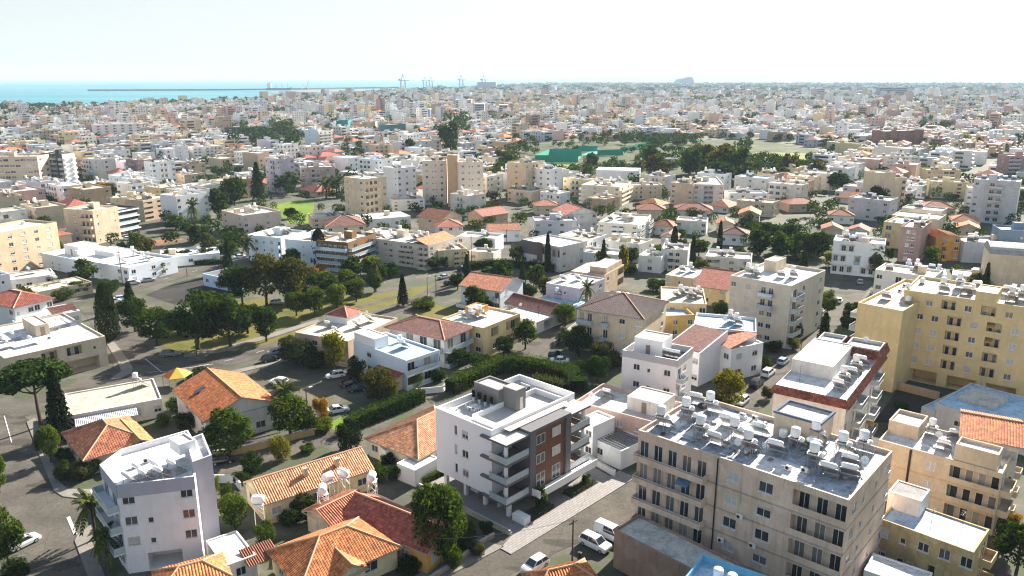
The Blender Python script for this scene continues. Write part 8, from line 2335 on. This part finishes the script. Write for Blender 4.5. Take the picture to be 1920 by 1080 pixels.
far_block('small blue-grey tower far away right of the pale mound', 1530, 1545, 166, 182, 30, (.32, .38, .44), bands=4)
far_block('pale grey dockside silo block behind the tallest quay crane', 895, 930, 154, 168, 120, (.42, .48, .54), 'silo', 'silo_block', 0)
far_block('pale tower block far away beyond the blue tower', 854, 884, 188, 207, 30, (.52, .50, .48), bands=6)
far_block('slate-blue tower in the far city behind the twin slabs', 788, 806, 206, 230, 24, (.10, .17, .26), bands=5)
far_block('brown and cream tower farthest right of the mid-city towers', 936, 952, 198, 222, 26, (.50, .44, .38), bands=6)
far_block('striped grey tower in the mid-city row', 890, 908, 196, 222, 26, (.34, .36, .40), bands=7)
# the pale mound on the skyline
g = G(1290, 159)
mb = MB()
prof = [(-290, 0), (-275, 55), (-180, 135), (-90, 165), (70, 178), (130, 165), (185, 100), (200, 0)]
sc = (G(1303, 159).x - G(1275, 159).x) / 490
top = HT(1290, 159, 144) / 178
for i in range(len(prof) - 1):
    (xa, za), (xb, zb) = prof[i], prof[i + 1]
    xa, xb, za, zb = xa * sc, xb * sc, za * top, zb * top
    mb.poly([(xa, 0, 0), (xb, 0, 0), (xb, 0, zb), (xa, 0, za)]); mb.poly([(xa, 0, za), (xb, 0, zb), (xb, 300, zb * .9), (xa, 300, za * .9)]); mb.poly([(xb, 300, 0), (xa, 300, 0), (xa, 300, za * .9), (xb, 300, zb * .9)])
ob_ = ob('mound', mb.mesh('mound', [flat('mound_rock', (.30, .33, .36), .9)]), None, (g.x, g.y, 0))
tag(ob_, 'pale flat-topped mound rising alone on the far skyline', 'hill')
def crane(px, yb, yt, label, flip=1):
    g = G(px, yb)
    H_ = HT(px, yb, yt)
    t = thing('quay_crane', label, 'crane', (g.x, g.y, 0), R(15), 'quay cranes of the harbour')
    w = H_ * .16
    col = flat('crane_paint', (.20, .30, .40), .5)
    def bm(nm, segs, r):
        mb = MB()
        for a, b in segs: mb.beam(a, b, r)
        return ob(nm, mb.mesh(nm, [col]), t)
    hb_ = H_ * .62
    for sx in (-1, 1):
        for sy in (-1, 1):
            bm('leg', [((sx * w, sy * w, 0), (sx * w * .8, sy * w * .8, hb_))], H_ * .024)
    bm('portal_beam', [((-w, -w, hb_ * .35), (w, -w, hb_ * .35)), ((-w, w, hb_ * .35), (w, w, hb_ * .35)), ((-w, -w, hb_ * .35), (-w, w, hb_ * .35)), ((w, -w, hb_ * .35), (w, w, hb_ * .35))], H_ * .019)
    bm('boom', [((-H_ * .30, 0, hb_), (H_ * .42, 0, hb_))], H_ * .03)
    bm('apex_frame', [((-w * .7, 0, hb_), (0, 0, H_)), ((w * .7, 0, hb_), (0, 0, H_))], H_ * .02)
    bm('stay', [((0, 0, H_), (H_ * .40, 0, hb_)), ((0, 0, H_), (-H_ * .28, 0, hb_))], H_ * .011)
    mb = MB(); mb.box(-H_ * .28, -H_ * .16, -w * .5, w * .5, hb_ + 1, hb_ + H_ * .09); ob('machine_house', mb.mesh('machine_house', [col]), t)
crane(756, 169, 139, 'quay crane nearest the sea, beside a cluster of port sheds')
crane(797, 164, 144, 'smaller quay crane, nearer the sea of the close pair')
crane(808, 164, 144, 'smaller quay crane, inland one of the close pair')
crane(865, 164, 135, 'tall slim quay crane standing alone in the harbour')
crane(907, 164, 134, 'tallest quay crane above the dockside silo block')
g = G(574, 168)
H_ = HT(574, 168, 149)
t = thing('mobile_crane', 'mobile harbour crane with two slanting jibs at the quay', 'crane', (g.x, g.y, 0))
mb = MB(); mb.box(-12, 12, -8, 8, 0, 8); ob('base', mb.mesh('base', [PAINT['grey']]), t)
for a in ((H_ * .38, H_), (-H_ * .35, H_ * .6)):
    mb = MB(); mb.beam((0, 0, 8), (a[0], 0, a[1]), 1.3); ob('jib', mb.mesh('jib', [PAINT['grey']]), t)
g = G(522, 169)
t = thing('cargo_ship', 'dark cargo ship with white bridge lying at the harbour mole', 'ship', (g.x, g.y, .4), R(4))
mb = MB(); loft(mb, [[(-60, -8, 0), (-60, 8, 0), (-60, 9, 11), (-60, -9, 11)], [(40, -9, 0), (40, 9, 0), (40, 10, 10), (40, -10, 10)], [(66, -1, 0), (66, 1, 0), (72, 1.5, 14), (72, -1.5, 14)]]); ob('hull', mb.mesh('hull', [PAINT['navy']]), t)
mb = MB(); mb.box(-54, -36, -8, 8, 11.01, 32); ob('bridge', mb.mesh('bridge', [M['frame']]), t)
mb = MB(); mb.box(-47, -42, -2, 2, 32.01, 40); ob('funnel', mb.mesh('funnel', [PAINT['grey']]), t)
for x in (-10, 20, 50):
    mb = MB(); mb.beam((x, 0, 10), (x, 0, 34), .8); ob('mast', mb.mesh('mast', [PAINT['grey']]), t)
# breakwater and quay
P = [G(x, y) for x, y in ((166, 170.6), (300, 170.2), (420, 169.6), (560, 168), (650, 166.4), (745, 165.2))]
mb = MB()
for i in range(len(P) - 1):
    d = P[i + 1] - P[i]; c = (P[i] + P[i + 1]) / 2
    mb.obox((c.x, c.y), math.atan2(d.y, d.x), d.length / 2, 14, 0, 7.5)
struct('breakwater', mb.mesh('breakwater', [flat('rubble', (.13, .13, .13), .9)]))
sheet('quay', [(495, 173.5), (560, 169.5), (640, 168.5), (750, 166), (760, 170), (640, 172), (510, 175)], 1.2, MG['pave'])
# hills along the horizon
mb = MB()
hx = [(-26000, 0), (-2000, 0), (2000, 60), (4200, 110), (6500, 150), (9000, 190), (12000, 240), (16000, 260), (24000, 260)]
for i in range(len(hx) - 1):
    (xa, za), (xb, zb) = hx[i], hx[i + 1]
    if za + zb == 0: continue
    mb.poly([(xa, 16000, 0), (xb, 16000, 0), (xb, 20000, zb), (xa, 20000, za)])
struct('hills', mb.mesh('hills', [MG['far']]))

# ------------------------------------------------------------------ labels for the things built in rows
ORD = ['', 'second', 'third', 'fourth', 'fifth', 'sixth', 'seventh', 'eighth', 'ninth', 'tenth']
def ordinal(i, n):
    if n == 1: return ''
    if i == 0: return 'leftmost'
    if i == n - 1: return 'rightmost'
    return (ORD[i] if i < 10 else str(i + 1) + 'th') + ' from left'
byb = {}
for b, kind, t in ROOFKIT:
    byb.setdefault((b.short, kind), []).append(t)
for (short, kind), ts in byb.items():
    ts.sort(key=lambda t: PX(*t.location)[0])
    for i, t in enumerate(ts):
        o = ordinal(i, len(ts))
        t['label'] = (o + ' ' if o else '') + KTEXT[kind] + ' on the ' + short
        t['group'] = 'roof equipment'
marks = [(b.px, b.short) for b in REG if b.short]
def place_words(px):
    best = min(marks, key=lambda m: (m[0][0] - px[0]) ** 2 + ((m[0][1] - px[1]) * 2.2) ** 2)
    dx, dy = px[0] - best[0][0], px[1] - best[0][1]
    rel = 'behind' if dy < -abs(dx) * .35 else 'before' if dy > abs(dx) * .35 else 'left of' if dx < 0 else 'right of'
    return rel + ' the ' + best[1]
CW = dict(white='white', offwhite='off-white', cream='cream', beige='beige', pink='pinkish', paleyellow='pale yellow', palegrey='pale grey', lavender='lilac', sand='sandy', rose='dull rose')
FW = {1: 'one-storey', 2: 'two-storey', 3: 'three-storey', 4: 'four-storey', 5: 'five-storey', 6: 'six-storey'}
seen = {}
for b, wall, fl, rt, tile, rc in AUTO:
    roofw = tile + '-tiled' if rt != 'flat' else 'flat-roofed'
    base = f"{CW[wall]} {FW[fl]} {roofw} house {place_words(b.px)}"
    if len(base.split()) > 13:
        base = f"{CW[wall]} {roofw} house {place_words(b.px)}"
    seen.setdefault(base, []).append((b.px[0], b.root))
tseen = {}
KW = {'round': 'leafy tree', 'bush': 'shrub', 'cypress': 'slim cypress', 'palm': 'palm', 'conifer': 'pointed conifer'}
LW = dict(dark='dark', mid='green', olive='grey-green', fresh='light green', brown='brownish', cypress='dark', pine='dark', yellow='yellow')
for t, kind, colr, w, h, p in auto_trees:
    px = PX(p.x, p.y, h / 2)
    size = 'tall ' if h > 8.5 else 'small ' if h < 4 else ''
    base = f"{size}{LW[colr]} {KW[kind]} {place_words(px)}"
    seen.setdefault(base, []).append((px[0], t))
for base, lst in seen.items():
    lst.sort(key=lambda q: q[0])
    for i, (_, o) in enumerate(lst):
        k = ordinal(i, len(lst))
        o['label'] = (k + ' ' if k else '') + base
        if 'group' not in o and len(lst) >= 1:
            o['group'] = 'houses of the middle distance'

# ------------------------------------------------------------------ haze
mb = MB()
mb.box(-26100, 26100, -310, 26100, -1.5, 300)
hz = bpy.data.materials.new('haze')
hz.use_nodes = True
nt = hz.node_tree
nt.nodes.clear()
out = N(nt, 'ShaderNodeOutputMaterial')
pv = N(nt, 'ShaderNodeVolumePrincipled')
pv.inputs['Color'].default_value = (.60, .80, 1.0, 1)
pv.inputs['Density'].default_value = 0.00007
pv.inputs['Anisotropy'].default_value = 0.0
nt.links.new(pv.outputs[0], out.inputs['Volume'])
hzo = ob('haze', mb.mesh('haze', [hz]))
tag(hzo, 'pale sea haze lying over the whole town', 'haze', kind='stuff')
